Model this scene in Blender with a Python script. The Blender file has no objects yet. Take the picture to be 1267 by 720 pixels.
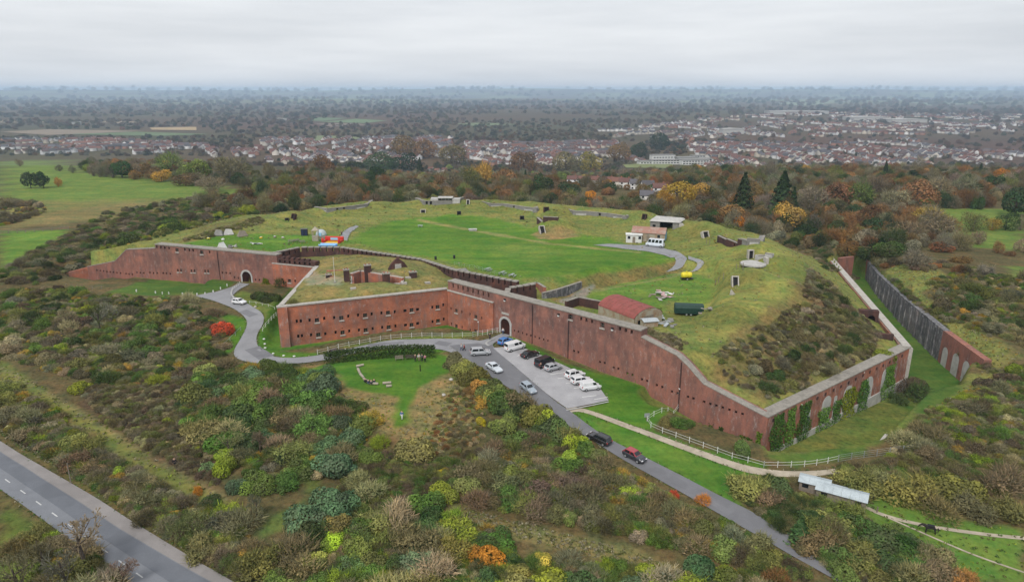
import bpy, bmesh, math, random
import numpy as np
from mathutils import Vector, Matrix

# ------------------------------------------------------------------ camera, sky, sun, exposure
SC = bpy.context.scene
COL = SC.collection
W_PX, H_PX, F_PX = 1267.0, 720.0, 844.0
PITCH = math.radians(16.37)          # camera looks down by this much
CAM_H = 55.0                         # metres above the ground at the gate
cam_d = bpy.data.cameras.new("camera")
cam = bpy.data.objects.new("camera", cam_d)
COL.objects.link(cam)
cam.location = (0, 0, CAM_H)
cam.rotation_euler = (math.radians(90) - PITCH, 0, 0)
cam_d.sensor_fit = 'HORIZONTAL'
cam_d.sensor_width = 36.0
cam_d.lens = 36.0 * F_PX / W_PX
cam_d.clip_start = 0.5
cam_d.clip_end = 60000
SC.camera = cam

SUN_ELEV, SUN_AZ = math.radians(50), math.radians(205)   # azimuth clockwise from +Y (camera forward)
world = bpy.data.worlds.new("World")
SC.world = world
world.use_nodes = True
wn, wl = world.node_tree.nodes, world.node_tree.links
wn.clear()
w_out = wn.new('ShaderNodeOutputWorld')
w_bg = wn.new('ShaderNodeBackground')
w_sky = wn.new('ShaderNodeTexSky')
w_sky.sky_type = 'NISHITA'
w_sky.sun_disc = False
w_sky.sun_elevation = SUN_ELEV
w_sky.sun_rotation = SUN_AZ
w_sky.dust_density = 4.0
w_tc = wn.new('ShaderNodeTexCoord')
w_map = wn.new('ShaderNodeMapping')
w_map.inputs['Scale'].default_value = (1.0, 1.0, 11.0)      # layered overcast: flat wide bands
w_n1 = wn.new('ShaderNodeTexNoise')
w_n1.inputs['Scale'].default_value = 2.2
w_n1.inputs['Detail'].default_value = 6
w_n1.inputs['Roughness'].default_value = 0.55
w_ramp = wn.new('ShaderNodeValToRGB')
w_ramp.color_ramp.elements[0].position = 0.33
w_ramp.color_ramp.elements[0].color = (4.05, 4.2, 4.42, 1)
w_ramp.color_ramp.elements[1].position = 0.68
w_ramp.color_ramp.elements[1].color = (5.25, 5.36, 5.5, 1)
w_mix = wn.new('ShaderNodeMixRGB')
w_mix.inputs['Fac'].default_value = 0.93                   # the cloud deck hides nearly all of the blue
wl.new(w_tc.outputs['Generated'], w_map.inputs['Vector'])
wl.new(w_map.outputs['Vector'], w_n1.inputs['Vector'])
wl.new(w_n1.outputs['Fac'], w_ramp.inputs['Fac'])
wl.new(w_sky.outputs['Color'], w_mix.inputs['Color1'])
wl.new(w_ramp.outputs['Color'], w_mix.inputs['Color2'])
wl.new(w_mix.outputs['Color'], w_bg.inputs['Color'])
w_bg.inputs['Strength'].default_value = 0.1
wl.new(w_bg.outputs['Background'], w_out.inputs['Surface'])

sun_d = bpy.data.lights.new("sun", 'SUN')
sun_d.energy = 1.5
sun_d.angle = math.radians(20)
sun_d.color = (1.0, 0.97, 0.92)
sun = bpy.data.objects.new("sun", sun_d)
COL.objects.link(sun)
_sd = Vector((math.sin(SUN_AZ) * math.cos(SUN_ELEV), math.cos(SUN_AZ) * math.cos(SUN_ELEV), math.sin(SUN_ELEV)))
sun.rotation_euler = _sd.to_track_quat('Z', 'Y').to_euler()

SC.view_settings.view_transform = 'Standard'
SC.view_settings.look = 'None'
SC.view_settings.gamma = 1.0
SC.view_settings.exposure = 0.82
SC.render.engine = 'CYCLES'
SC.cycles.max_bounces = 4
SC.cycles.diffuse_bounces = 2
SC.cycles.glossy_bounces = 2
SC.cycles.transmission_bounces = 2
SC.cycles.volume_bounces = 1
SC.cycles.transparent_max_bounces = 4
SC.cycles.use_denoising = True
SC.cycles.caustics_reflective = False
SC.cycles.caustics_refractive = False

rng = np.random.default_rng(11)
random.seed(5)

# ------------------------------------------------------------------ from a place in the photograph to a place on the ground
cP, sP = math.cos(PITCH), math.sin(PITCH)
def ray(u, v):
    a = (u - W_PX / 2) / F_PX
    t = (v - H_PX / 2) / F_PX
    return np.array([a, cP - t * sP, -(sP + t * cP)])
def P(u, v, z=0.0):
    r = ray(u, v)
    d = (z - CAM_H) / r[2]
    return np.array([r[0] * d, r[1] * d])
def px(x, y, z):
    dz = z - CAM_H
    f = y * cP - dz * sP
    up = y * sP + dz * cP
    return W_PX / 2 + F_PX * x / f, H_PX / 2 - F_PX * up / f, f
def on_wall(u, v, A, B):
    """where the sight line through (u, v) meets the upright plane through A and B: run s, height z"""
    r = ray(u, v)
    n = np.array([-(B[1] - A[1]), B[0] - A[0]])
    d = (n @ np.asarray(A)) / (n @ r[:2])
    q = r * d
    D = (np.asarray(B) - np.asarray(A)) / np.hypot(B[0] - A[0], B[1] - A[1])
    return float((q[:2] - A) @ D), float(CAM_H + q[2])

def sstep(a, b, x):
    t = np.clip((x - a) / (b - a), 0, 1)
    return t * t * (3 - 2 * t)
def poly_dist(x, y, poly):
    """signed distance to a polygon, positive inside"""
    x = np.asarray(x, float); y = np.asarray(y, float)
    poly = np.asarray(poly, float)
    ins = np.zeros(x.shape, bool)
    best = np.full(x.shape, 1e18)
    n = len(poly)
    for i in range(n):
        x0, y0 = poly[i]; x1, y1 = poly[(i + 1) % n]
        if y0 != y1:
            c = ((y0 > y) != (y1 > y)) & (x < (x1 - x0) * (y - y0) / (y1 - y0) + x0)
            ins ^= c
        dx, dy = x1 - x0, y1 - y0
        t = np.clip(((x - x0) * dx + (y - y0) * dy) / max(dx * dx + dy * dy, 1e-9), 0, 1)
        best = np.minimum(best, (x - x0 - t * dx) ** 2 + (y - y0 - t * dy) ** 2)
    d = np.sqrt(best)
    return np.where(ins, d, -d)
def line_dist(x, y, pts):
    pts = np.asarray(pts, float)
    best = np.full(np.shape(x), 1e18)
    for i in range(len(pts) - 1):
        x0, y0 = pts[i]; x1, y1 = pts[i + 1]
        dx, dy = x1 - x0, y1 - y0
        t = np.clip(((x - x0) * dx + (y - y0) * dy) / max(dx * dx + dy * dy, 1e-9), 0, 1)
        best = np.minimum(best, (x - x0 - t * dx) ** 2 + (y - y0 - t * dy) ** 2)
    return np.sqrt(best)
_perm = np.random.default_rng(3).permutation(512)
def vnoise(x, y, f):
    """value noise 0..1"""
    x = np.asarray(x) * f; y = np.asarray(y) * f
    xi = np.floor(x).astype(int); yi = np.floor(y).astype(int)
    fx = x - xi; fy = y - yi
    fx = fx * fx * (3 - 2 * fx); fy = fy * fy * (3 - 2 * fy)
    def h(a, b): return _perm[(_perm[a & 511] + b) & 511] / 511.0
    return (h(xi, yi) * (1 - fx) + h(xi + 1, yi) * fx) * (1 - fy) + (h(xi, yi + 1) * (1 - fx) + h(xi + 1, yi + 1) * fx) * fy

# ------------------------------------------------------------------ plan of the fort (metres)
R0, R1 = P(633, 415.5, -0.5), P(838, 499, -4.0)            # entrance front
RD = (R1 - R0) / np.linalg.norm(R1 - R0)
RN = np.array([RD[1], -RD[0]])                             # outwards
def RW(s, off=0.0): return R0 + RD * s - RN * off          # off > 0 is inside
L0, L1 = P(192.5, 302.5, 9.0), P(335, 315.5, 9.0)          # far front
LD = (L1 - L0) / np.linalg.norm(L1 - L0)
LN = np.array([LD[1], -LD[0]])
def LW(s, off=0.0): return L0 + LD * s - LN * off
K0, K1 = P(343, 381, 6.7), P(550, 359, 6.7)                # keep: outer corner, inner corner
KS = float((K1 - R0) @ RD)
K1 = RW(KS)
KD = (K1 - K0) / np.linalg.norm(K1 - K0)
KN = np.array([KD[1], -KD[0]])
LK = float((P(388, 331, 6.7) - L0) @ LD)
K2 = LW(LK)                                                # keep flank meets the far front
S_C = 61.3
C = RW(S_C)
D = P(1127, 430, -1.2)
E = P(1034, 323.5, -1.2)
T1 = LW(on_wall(108, 331.7, L0, L1)[0])
T0 = P(67, 344, -4.0)
FORT = np.array([C, RW(0), K1, K0, K2, LW(0), T1, T1 + (4, 40), (-118, 272), (-84, 302), (-38, 318), (28, 304), (72, 274), (98, 246), E, D])
# ------------------------------------------------------------------ lie of the land
_ctl = []
def cp(u, v, z): q = P(u, v, z); _ctl.append((q[0], q[1], z))
def cw(q, z): _ctl.append((q[0], q[1], z))
for a in [(450, 290, 6.5), (550, 275, 6.5), (620, 278, 6.5), (600, 320, 7), (500, 312, 7.2), (700, 330, 6.8), (760, 318, 6.3), (680, 346, 7), (645, 343, 7.3),
          (590, 333, 7.3), (740, 340, 6.6), (790, 331, 6.2), (800, 318, 6.0), (840, 318, 5.8),
          (716, 362, 4.2), (760, 355, 4.4), (800, 345, 4.7), (850, 338, 5.2), (850, 352, 5), (830, 375, 5), (720, 372, 3.6), (870, 385, 6), (800, 398, 5), (845, 402, 6.2), (705, 368, 3.3),
          (900, 322, 8.3), (940, 300, 9.6), (985, 320, 9.6), (991, 352, 9), (960, 385, 8), (930, 402, 7.4), (885, 405, 6.6), (930, 345, 8.3), (890, 350, 7), (880, 300, 8.3),
          (960, 440, 3.4), (1010, 430, 2.4), (1025, 395, 3), (1060, 440, -1.6), (1030, 460, -1.6), (1015, 350, 6), (1045, 372, 2.2), (1085, 405, -1.6), (905, 440, 4.6), (900, 465, 2.4), (940, 480, 0.2), (978, 350, 9.3), (950, 378, 8.7), (915, 396, 7.9), (1010, 358, 5.6), (992, 390, 4.6), (966, 412, 3.9), (938, 428, 4.2),
          (845, 272, 10.3), (790, 263, 10.4), (740, 257, 10.4), (690, 253, 10.4), (620, 249, 10.4), (530, 246, 10.4), (470, 249, 10.4), (400, 256, 10.4), (330, 268, 10.2), (275, 283, 9.4), (240, 294, 8.8),
          (905, 285, 10), (490, 258, 8.2), (340, 280, 8.2),
          (540, 264, 7.2), (620, 268, 7.2), (470, 268, 7.4), (720, 285, 7), (760, 290, 6.4), (820, 300, 6.2), (350, 296, 7.6), (400, 298, 7.4), (300, 300, 8), (240, 300, 8.1),
          (425, 292, 6.8), (200, 300, 8.2), (150, 313, 6.6), (125, 326, 4.2), (420, 303.5, 7.9), (520, 318.5, 7.9), (560, 331, 7.9), (380, 303.5, 7.9),
          (360, 376, 6.9), (430, 367, 7.0), (500, 361, 6.9), (540, 355, 6.8), (390, 352, 8.2), (420, 356, 8.0), (470, 354.5, 8.2), (530, 346, 7.8), (455, 320, 9.3), (505, 326, 9.2), (405, 332, 7.8),
          (380, 342, 7.4), (545, 335, 7.8), (580, 351, 6.4), (600, 357, 6.2), (400, 318, 6.2), (372, 319, 6), (560, 343, 6.2), (618, 358.5, 6)]:
    cp(*a)
EMPL = [[(389, 262), (405, 264.5), (420, 263), (440, 260.5), (455, 258.5), (462, 253.5)], [(514, 250.5), (523, 254.5), (540, 254.5), (562, 254), (574, 249.5)],
        [(596, 254.5), (606, 257.5), (622, 257.5), (645, 261), (664, 263.5), (668, 258)], [(699, 263), (709, 267), (727, 267.5), (752, 270), (775, 273.5), (782, 269)]]
for _e in EMPL:      # gun floors cut into the rampart
    for _k, (u, v) in enumerate(_e):
        if 0 < _k < len(_e) - 1: q = P(u, v, 8.3); cw(q - (0, 2.5), 7.7); cw(q - (0, 7), 7.5); cw(q + (0, 3.2), 10.2)
for s in (0, 8, 16, 24, 31): cw(RW(s, 2.5), 5.6)
for s, z in ((38, 6.3), (43, 5.2), (46, 3.1), (49, 1.0), (54.5, -0.1), (58, -1.0)): cw(RW(s, 2), z)
for t in (0.1, 0.3, 0.5, 0.7, 0.95):
    q = C + (D - C) * t; n = np.array([-(D - C)[1], (D - C)[0]]) / np.linalg.norm(D - C); cw(q + n * 2, -1.7)
    q = D + (E - D) * t; n = np.array([-(E - D)[1], (E - D)[0]]) / np.linalg.norm(E - D); cw(q + n * 2, -1.8)
for s, z in ((-12, 8.0), (0, 8.2), (14, 8.0), (28, 7.6), (34, 7.2)): cw(LW(s, 3), z)
for q, z in (((-128, 240), 4.5), ((-121, 268), 0), ((-86, 298), 0), ((-40, 314), 1), ((28, 300), 1), ((70, 270), 1), ((96, 243), 0), ((-110, 262), 7), ((85, 232), 7)): cw(q, z)
_ctl = np.array(_ctl)
_cc = 3.0
_K = np.sqrt(((_ctl[:, None, :2] - _ctl[None, :, :2]) ** 2).sum(-1) + _cc * _cc)
_wts = np.linalg.solve(_K + np.eye(len(_ctl)) * -0.6, _ctl[:, 2] - 6.0)
def inner_h(x, y):
    sh = x.shape; x = x.ravel(); y = y.ravel(); o = np.zeros_like(x)
    for (cx, cy, _), w in zip(_ctl, _wts):
        o += w * np.sqrt((x - cx) ** 2 + (y - cy) ** 2 + _cc * _cc)
    return np.clip(o + 6.0, -3, 12.0).reshape(sh)

CSC_L = [P(1199, 480, -11), P(1161, 446.7, -10.5), P(1113.7, 399, -9.5), P(1081, 361, -8.5), P(1070.7, 346, -8.2)]
def outer_h(x, y):
    s = 0.75 * (x + 4) + 0.66 * (152 - y)
    sp = 10 * np.logaddexp(0, s / 10.0)
    z = -9.5 * (1 - np.exp(-0.08 * sp / 9.5))
    z = z * (1 - 0.6 * sstep(150, 260, y))
    y0 = 330 + 130 * sstep(80, 260, -x) + 60 * sstep(60, 180, x)
    z = z - 2.0 * sstep(180, 320, y)
    z = z - 62 * sstep(0, 650, y - y0) * (0.85 + 0.15 * sstep(0, 300, y - y0 - 500))
    r = np.hypot(x, y)
    az = np.arctan2(x, np.maximum(y, 1))
    ridge = 0.55 + 0.30 * np.sin(az * 5.0 + 1.0) + 0.18 * np.sin(az * 13 + 2.2) + 0.10 * np.sin(az * 31 + .4)
    ridge2 = 0.5 + 0.3 * np.sin(az * 7.0 + 3.0) + 0.2 * np.sin(az * 19 + .7)
    z = z + sstep(11000, 17000, r) * (100 + 62 * ridge) + sstep(6500, 8500, r) * (1 - sstep(8500, 10500, r)) * 26 * ridge2
    z = z + 12 * sstep(2500, 3500, r) * (1 - sstep(3800, 5200, r)) * ridge
    near = 1 - sstep(350, 600, r)
    z = z + near * (0.5 * (vnoise(x, y, 1 / 17.0) - 0.5) + 0.3 * (vnoise(x + 70, y, 1 / 6.0) - 0.5))
    # hill shoulder right of the far ditch, bank left of the fort
    z = z + 5.5 * np.exp(-(((x - 148) / 22) ** 2 + ((y - 185) / 45) ** 2))
    z = z + 1.5 * np.exp(-(((x - 92) / 14) ** 2 + ((y - 112) / 14) ** 2))
    dC_ = line_dist(x, y, CSC_L); z = z + 3.0 * np.exp(-((dC_ - 9) / 7.0) ** 2) * sstep(100, 112, x)
    z = z - 2.7 * np.exp(-((x + 54) / 26) ** 2 - ((y - 143) / 15) ** 2)
    return z

CSC = [P(1199, 480, -11), P(1161, 446.7, -10.5), P(1113.7, 399, -9.5), P(1081, 361, -8.5), P(1070.7, 346, -8.2)]   # foot of the outer ditch wall
cdn = np.array([(D - C)[1], -(D - C)[0]]) / np.linalg.norm(D - C)
DITCHES = [  # polygon, point a, z at a, point b, z at b, edge softness
    (np.array([C - cdn * 5, D - cdn * 5, D + (3, 6), CSC[0] + (1.5, 2), P(1190, 492, -8), P(1150, 503, -8), P(1112, 540, -7.5), P(1100, 556, -7), P(1037, 571, -7), P(985, 577, -7), P(948, 578, -7), RW(61, -3)]), C, -9.3, D, -11.6, 2.6),
    (np.array([D + (-1, -1), E + (-1, 0), E + (3, 14), CSC[4] + (1.4, 12)] + [CSC[i] + (1.0, 0) for i in (4, 3, 2, 1, 0)]), D, -11.4, E, -8.2, 0.5),
    (np.array([RW(36, 5), RW(63, 5), RW(63.5, -5), RW(40, -5.5), RW(36, -3)]), RW(37), -4.3, RW(61), -9.2, 1.8),
    (np.array([K0 - KN * 5 + KD * 5, K1 - KN * 5, RW(KS + 1, 5), RW(-6, 5), RW(-6, -3.0), RW(KS + 6, -6), K0 + KD * 22 + KN * 5.2, K0 + KN * 3.5 - KD * 2, K0 + KN * 1 - KD * 5, K2 + (-8, -13), K2 + (-8, 2), K2 + (5, 1)]), K0, -3.0, K1, -2.8, 2.2),
    (np.array([LW(-28, 5), LW(21, 5), LW(21, -2), P(286, 353, -1.5), P(255, 361, -2), P(190, 359, -2.5), P(130, 360, -3), P(80, 353, -3), T1 + (-14, 8), T1 + (0, 3)]), LW(0), -2.4, LW(10), -2.2, 2.5),
    (np.array([LW(-11, 5), LW(-11, -3), P(142, 357, -6), P(110, 361, -6), P(78, 357, -6), T0 + (-4, -5), T0 + (-3, 7), T1 + (2, 8)]), LW(-20), -6.2, LW(-10), -6.0, 2.5),
]
COURT = np.array([P(433, 340.5, 8.2), P(446, 336.5, 8.2), P(500, 345.5, 8.2), P(497, 351, 8.0), P(452, 352, 8.0), P(433, 352, 8.0)])
COURT_Z = 4.6
def land_h(x, y):
    x = np.asarray(x, float); y = np.asarray(y, float)
    z = outer_h(x, y)
    m = (np.abs(x) < 200) & (y > 60) & (y < 360)
    xs, ys, zs = x[m], y[m], z[m]
    for poly, a, za, b, zb, soft in DITCHES:
        d = poly_dist(xs, ys, poly)
        ab = b - a
        t = np.clip(((xs - a[0]) * ab[0] + (ys - a[1]) * ab[1]) / (ab @ ab), 0, 1)
        fl = za + (zb - za) * t + 0.25 * (vnoise(xs, ys, 0.25) - 0.5)
        w = sstep(0, soft, d)
        zs = np.where(d > 0, np.minimum(zs, zs * (1 - w) + fl * w), zs)
    df = poly_dist(xs, ys, FORT)
    zi = inner_h(xs, ys)
    flat_ = sstep(-4, 6, poly_dist(xs, ys, PARADE_P))
    zi = zi + (1 - flat_) * (0.6 * (vnoise(xs, ys, 0.085) - 0.5) + 0.6 * (vnoise(xs + 40, ys, 0.21) - 0.5)) + 0.2 * (vnoise(xs, ys, 0.3) - 0.5)
    # parapet mounds over the magazines, entrance mound on the parade
    for u, v, z0, r, hh in MOUNDS:
        q = P(u, v, z0)
        zi = zi + hh * np.exp(-(((xs - q[0]) ** 2 + (ys - q[1]) ** 2) / (r * r)) ** 1.4)
    dy_ = poly_dist(xs, ys, YARD)
    lip = np.exp(-((dy_ + 4.0) / 2.6) ** 2) * sstep(30, 10, xs) * 0 + 1.2 * np.exp(-((dy_ + 4.5) / 2.2) ** 2) * flat_
    zi = np.where(dy_ > -2.5, zi + (np.minimum(zi, 4.1) - zi) * sstep(-2.5, 1.2, dy_), zi) + lip
    zs = np.where(df > 1.0, zi, zs)
    dc = poly_dist(xs, ys, COURT)
    zs = np.where(dc > 0.3, COURT_Z, zs)
    z[m] = zs
    return z
PARADE_P = np.array([P(u, v, 6.8) for u, v in [(430, 300), (450, 285), (500, 272), (560, 266), (620, 270), (690, 290), (760, 296), (790, 304), (830, 310), (845, 322), (800, 333), (740, 342), (690, 347), (640, 344), (560, 328), (480, 312)]])
MOUNDS = [(688, 284, 6.7, 6.5, 4.4), (690, 264, 8.3, 4, 1.2), (934, 314, 8.3, 5.5, 3.0), (922, 348, 7.6, 6, 3.0), (858, 290, 7.2, 6, 2.2), (500, 334, 8.4, 5, 1.0), (880, 290, 8.5, 5, 2.0), (900, 388, 7, 5, 1.5), (800, 268, 9, 5, 1.2), (360, 268, 9, 6, 1.5), (955, 330, 8.5, 5, 1.2)]
YARD = np.array([P(u, v, 4.2) for u, v in [(690, 378), (712, 362), (735, 355), (800, 342.5), (846, 333), (880, 338), (892, 352), (875, 388), (840, 402), (800, 406), (720, 392)]])

def axis(lo, hi, step, far_lo, far_hi, g=1.11):
    a = list(np.arange(lo, hi + step / 2, step))
    s = step; v = a[-1]
    while v < far_hi:
        s = min(s * g, max(step, abs(v) * 0.07)); v += s; a.append(v)
    s = step; v = a[0]; b = []
    while v > far_lo:
        s = min(s * g, max(step, abs(v) * 0.07 + 2)); v -= s; b.append(v)
    return np.array(b[::-1] + a)
GX = axis(-150, 128, 0.8, -26000, 26000)
GY = axis(56, 316, 0.8, -400, 24000)
XX, YY = np.meshgrid(GX, GY)
ZZ = land_h(XX, YY)
def H(x, y):
    """height of the ground sheet"""
    x = np.asarray(x, float); y = np.asarray(y, float)
    i = np.clip(np.searchsorted(GX, x) - 1, 0, len(GX) - 2); j = np.clip(np.searchsorted(GY, y) - 1, 0, len(GY) - 2)
    fx = np.clip((x - GX[i]) / (GX[i + 1] - GX[i]), 0, 1); fy = np.clip((y - GY[j]) / (GY[j + 1] - GY[j]), 0, 1)
    return (ZZ[j, i] * (1 - fx) + ZZ[j, i + 1] * fx) * (1 - fy) + (ZZ[j + 1, i] * (1 - fx) + ZZ[j + 1, i + 1] * fx) * fy
_ds = np.concatenate([np.arange(60, 500, 0.4), np.geomspace(500, 24000, 700)])
def T(u, v):
    """the point of the ground seen at (u, v)"""
    r = ray(u, v)
    xs, ys, zs = r[0] * _ds, r[1] * _ds, CAM_H + r[2] * _ds
    g = zs - H(xs, ys)
    k = np.argmax(g < 0)
    if g[k] >= 0: k = len(_ds) - 1
    a, b = g[k - 1], g[k]
    t = a / (a - b) if a > 0 and b < 0 else 0.0
    d = _ds[k - 1] + (_ds[k] - _ds[k - 1]) * t
    x, y = r[0] * d, r[1] * d
    return Vector((x, y, float(H(x, y))))
def T2(u, v): q = T(u, v); return np.array([q.x, q.y])
def TP(pts): return np.array([T2(*q) for q in pts])
# ------------------------------------------------------------------ materials
MATS = {}
class NT:
    def __init__(s, name):
        s.m = bpy.data.materials.new(name); s.m.use_nodes = True
        s.n, s.l = s.m.node_tree.nodes, s.m.node_tree.links
        s.n.clear()
        s.out = s.n.new('ShaderNodeOutputMaterial')
        MATS[name] = s.m
    def node(s, t, **kw):
        q = s.n.new(t)
        for k, v in kw.items():
            if k.startswith('i_'):
                key = k[2:]
                q.inputs[int(key) if key.isdigit() else key].default_value = v
            else: setattr(q, k, v)
        return q
    def link(s, a, b): s.l.new(a, b)
    def bsdf(s, rough=0.85, metal=0.0, spec=0.3):
        b = s.node('ShaderNodeBsdfPrincipled')
        b.inputs['Roughness'].default_value = rough
        b.inputs['Metallic'].default_value = metal
        b.inputs['Specular IOR Level'].default_value = spec
        s.link(b.outputs[0], s.out.inputs['Surface'])
        return b
    def noise(s, scale, detail=4, rough=0.6, vec=None, stretch=None):
        q = s.node('ShaderNodeTexNoise')
        q.inputs['Scale'].default_value = scale; q.inputs['Detail'].default_value = detail; q.inputs['Roughness'].default_value = rough
        if vec is None:
            vec = s.node('ShaderNodeNewGeometry').outputs['Position']
        if stretch:
            mp = s.node('ShaderNodeMapping'); mp.inputs['Scale'].default_value = stretch
            s.link(vec, mp.inputs['Vector']); vec = mp.outputs['Vector']
        s.link(vec, q.inputs['Vector'])
        return q.outputs['Fac']
    def ramp(s, fac, stops):
        q = s.node('ShaderNodeValToRGB')
        e = q.color_ramp.elements
        while len(e) < len(stops): e.new(0.5)
        for el, (p, c) in zip(e, stops):
            el.position = p; el.color = (*c, 1) if len(c) == 3 else c
        s.link(fac, q.inputs['Fac'])
        return q.outputs['Color']
    def mix(s, fac, a, b, mode='MIX'):
        q = s.node('ShaderNodeMixRGB', blend_type=mode)
        for i, v in ((0, fac), (1, a), (2, b)):
            if hasattr(v, 'is_linked') or hasattr(v, 'links'): s.link(v, q.inputs[i])
            elif i == 0: q.inputs[0].default_value = v
            else: q.inputs[i].default_value = (*v, 1)
        return q.outputs['Color']
    def math(s, op, a, b=None):
        q = s.node('ShaderNodeMath', operation=op)
        for i, v in ((0, a), (1, b)):
            if v is None: continue
            if hasattr(v, 'links'): s.link(v, q.inputs[i])
            else: q.inputs[i].default_value = v
        return q.outputs[0]
    def bump(s, b, h, strength=0.5, dist=0.05):
        q = s.node('ShaderNodeBump'); q.inputs['Strength'].default_value = strength; q.inputs['Distance'].default_value = dist
        s.link(h, q.inputs['Height']); s.link(q.outputs[0], b.inputs['Normal'])

def plain(name, col, rough=0.7, var=0.15, scale=3.0, metal=0.0, spec=0.3, dirt=None):
    t = NT(name); b = t.bsdf(rough, metal, spec)
    n = t.noise(scale, 5, 0.65)
    lo = tuple(c * (1 - var) for c in col); hi = tuple(min(1, c * (1 + var)) for c in col)
    c = t.ramp(n, [(0.3, lo), (0.7, hi)])
    if dirt:
        d = t.ramp(t.noise(scale * 0.35, 6, 0.7), [(0.52, (0, 0, 0)), (0.72, (1, 1, 1))])
        c = t.mix(d, c, dirt)
    t.link(c, b.inputs['Base Color'])
    return t.m
def paint(name, col, rough=0.25):
    t = NT(name); b = t.bsdf(rough, 0.0, 0.5)
    b.inputs['Coat Weight'].default_value = 0.5; b.inputs['Coat Roughness'].default_value = 0.08
    n = t.noise(1.2, 4, 0.6)
    t.link(t.ramp(n, [(0.3, tuple(c * 0.86 for c in col)), (0.7, col)]), b.inputs['Base Color'])
    return t.m

def ground_mat():
    t = NT('ground_mat'); b = t.bsdf(0.95, 0, 0.1)
    at = t.node('ShaderNodeAttribute', attribute_name='gcol')
    c = at.outputs['Color']; rough = at.outputs['Alpha']
    n1 = t.noise(0.22, 8, 0.7); n2 = t.noise(1.1, 6, 0.75); n3 = t.noise(0.05, 5, 0.6)
    # worn and lusher patches
    straw = t.mix(1.0, c, (1.42, 1.08, 0.9), 'MULTIPLY')
    lush = t.mix(1.0, c, (0.74, 0.92, 0.72), 'MULTIPLY')
    k = t.ramp(n1, [(0.36, (0, 0, 0)), (0.66, (1, 1, 1))])
    c1 = t.mix(k, lush, straw)
    # tussocks where the grass is rough
    dk = t.ramp(n2, [(0.32, (0.45, 0.47, 0.45)), (0.50, (1, 1, 1)), (0.68, (1.4, 1.38, 1.3))])
    f = t.math('ADD', t.math('MULTIPLY', rough, 0.75), 0.32)
    c2 = t.mix(f, c1, dk, 'MULTIPLY')
    sw = t.ramp(t.noise(1.0, 4, 0.6, None, (0.035, 0.28, 0.1)), [(0.36, (0.82, 0.86, 0.84)), (0.62, (1.16, 1.1, 1.1))])
    c2 = t.mix(1.0, c2, sw, 'MULTIPLY')
    br = t.ramp(n3, [(0.35, (0.86, 0.88, 0.84)), (0.65, (1.12, 1.1, 1.1))])
    c3 = t.mix(1.0, c2, br, 'MULTIPLY')
    t.link(c3, b.inputs['Base Color'])
    bh = t.node('ShaderNodeBump'); bh.inputs['Strength'].default_value = 0.6; bh.inputs['Distance'].default_value = 0.25
    t.link(n2, bh.inputs['Height']); t.link(bh.outputs[0], b.inputs['Normal'])
    return t.m

def brick(name, hue_lo, hue_mid, hue_hi, soot, soot_pos=(0.42, 0.62), pale=(0.32, 0.27, 0.25), pale_amt=0.62, zlo=None, zhi=None, low=None):
    """weathered brick: courses too fine to tell apart here, so colour, streaks, soot and lime only"""
    t = NT(name); b = t.bsdf(0.92, 0, 0.15)
    pos = t.node('ShaderNodeNewGeometry').outputs['Position']
    c = t.ramp(t.noise(0.55, 8, 0.8, pos), [(0.3, hue_lo), (0.5, hue_mid), (0.7, hue_hi)])
    big = t.ramp(t.noise(0.16, 6, 0.7, pos, (1, 1, 1.6)), [(0.35, (0.62, 0.66, 0.72)), (0.52, (1, 1, 1)), (0.68, (1.5, 1.3, 1.15))])
    c = t.mix(0.85, c, big, 'MULTIPLY')
    if low is not None:      # redder where the wall was rebuilt at its foot
        sep = t.node('ShaderNodeSeparateXYZ'); t.link(pos, sep.inputs[0])
        zz = t.math('ADD', sep.outputs[2], t.math('MULTIPLY', t.noise(0.18, 5, 0.7, pos), 4.0))
        mr = t.node('ShaderNodeMapRange'); mr.inputs[1].default_value = zlo + 2; mr.inputs[2].default_value = zhi + 2
        mr.inputs[3].default_value = 0.85; mr.inputs[4].default_value = 0.0
        t.link(zz, mr.inputs[0])
        c = t.mix(mr.outputs[0], c, low)
    st = t.noise(0.30, 8, 0.78, pos, (1.5, 1.5, 0.45))
    k = t.ramp(st, [(soot_pos[0], (0, 0, 0)), (soot_pos[1], (1, 1, 1))])
    c = t.mix(t.math('MULTIPLY', k, 0.8), c, soot)
    pl = t.ramp(t.noise(0.8, 6, 0.8, pos, (1.6, 1.6, 0.6)), [(pale_amt, (0, 0, 0)), (pale_amt + 0.14, (0.7, 0.7, 0.7))])
    c = t.mix(pl, c, pale)
    fine = t.noise(6.0, 3, 0.7, pos)
    c = t.mix(0.6, c, t.ramp(fine, [(0.3, (0.72, 0.72, 0.72)), (0.7, (1.2, 1.2, 1.2))]), 'MULTIPLY')
    t.link(c, b.inputs['Base Color'])
    t.bump(b, fine, 0.4, 0.03)
    return t.m

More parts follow.
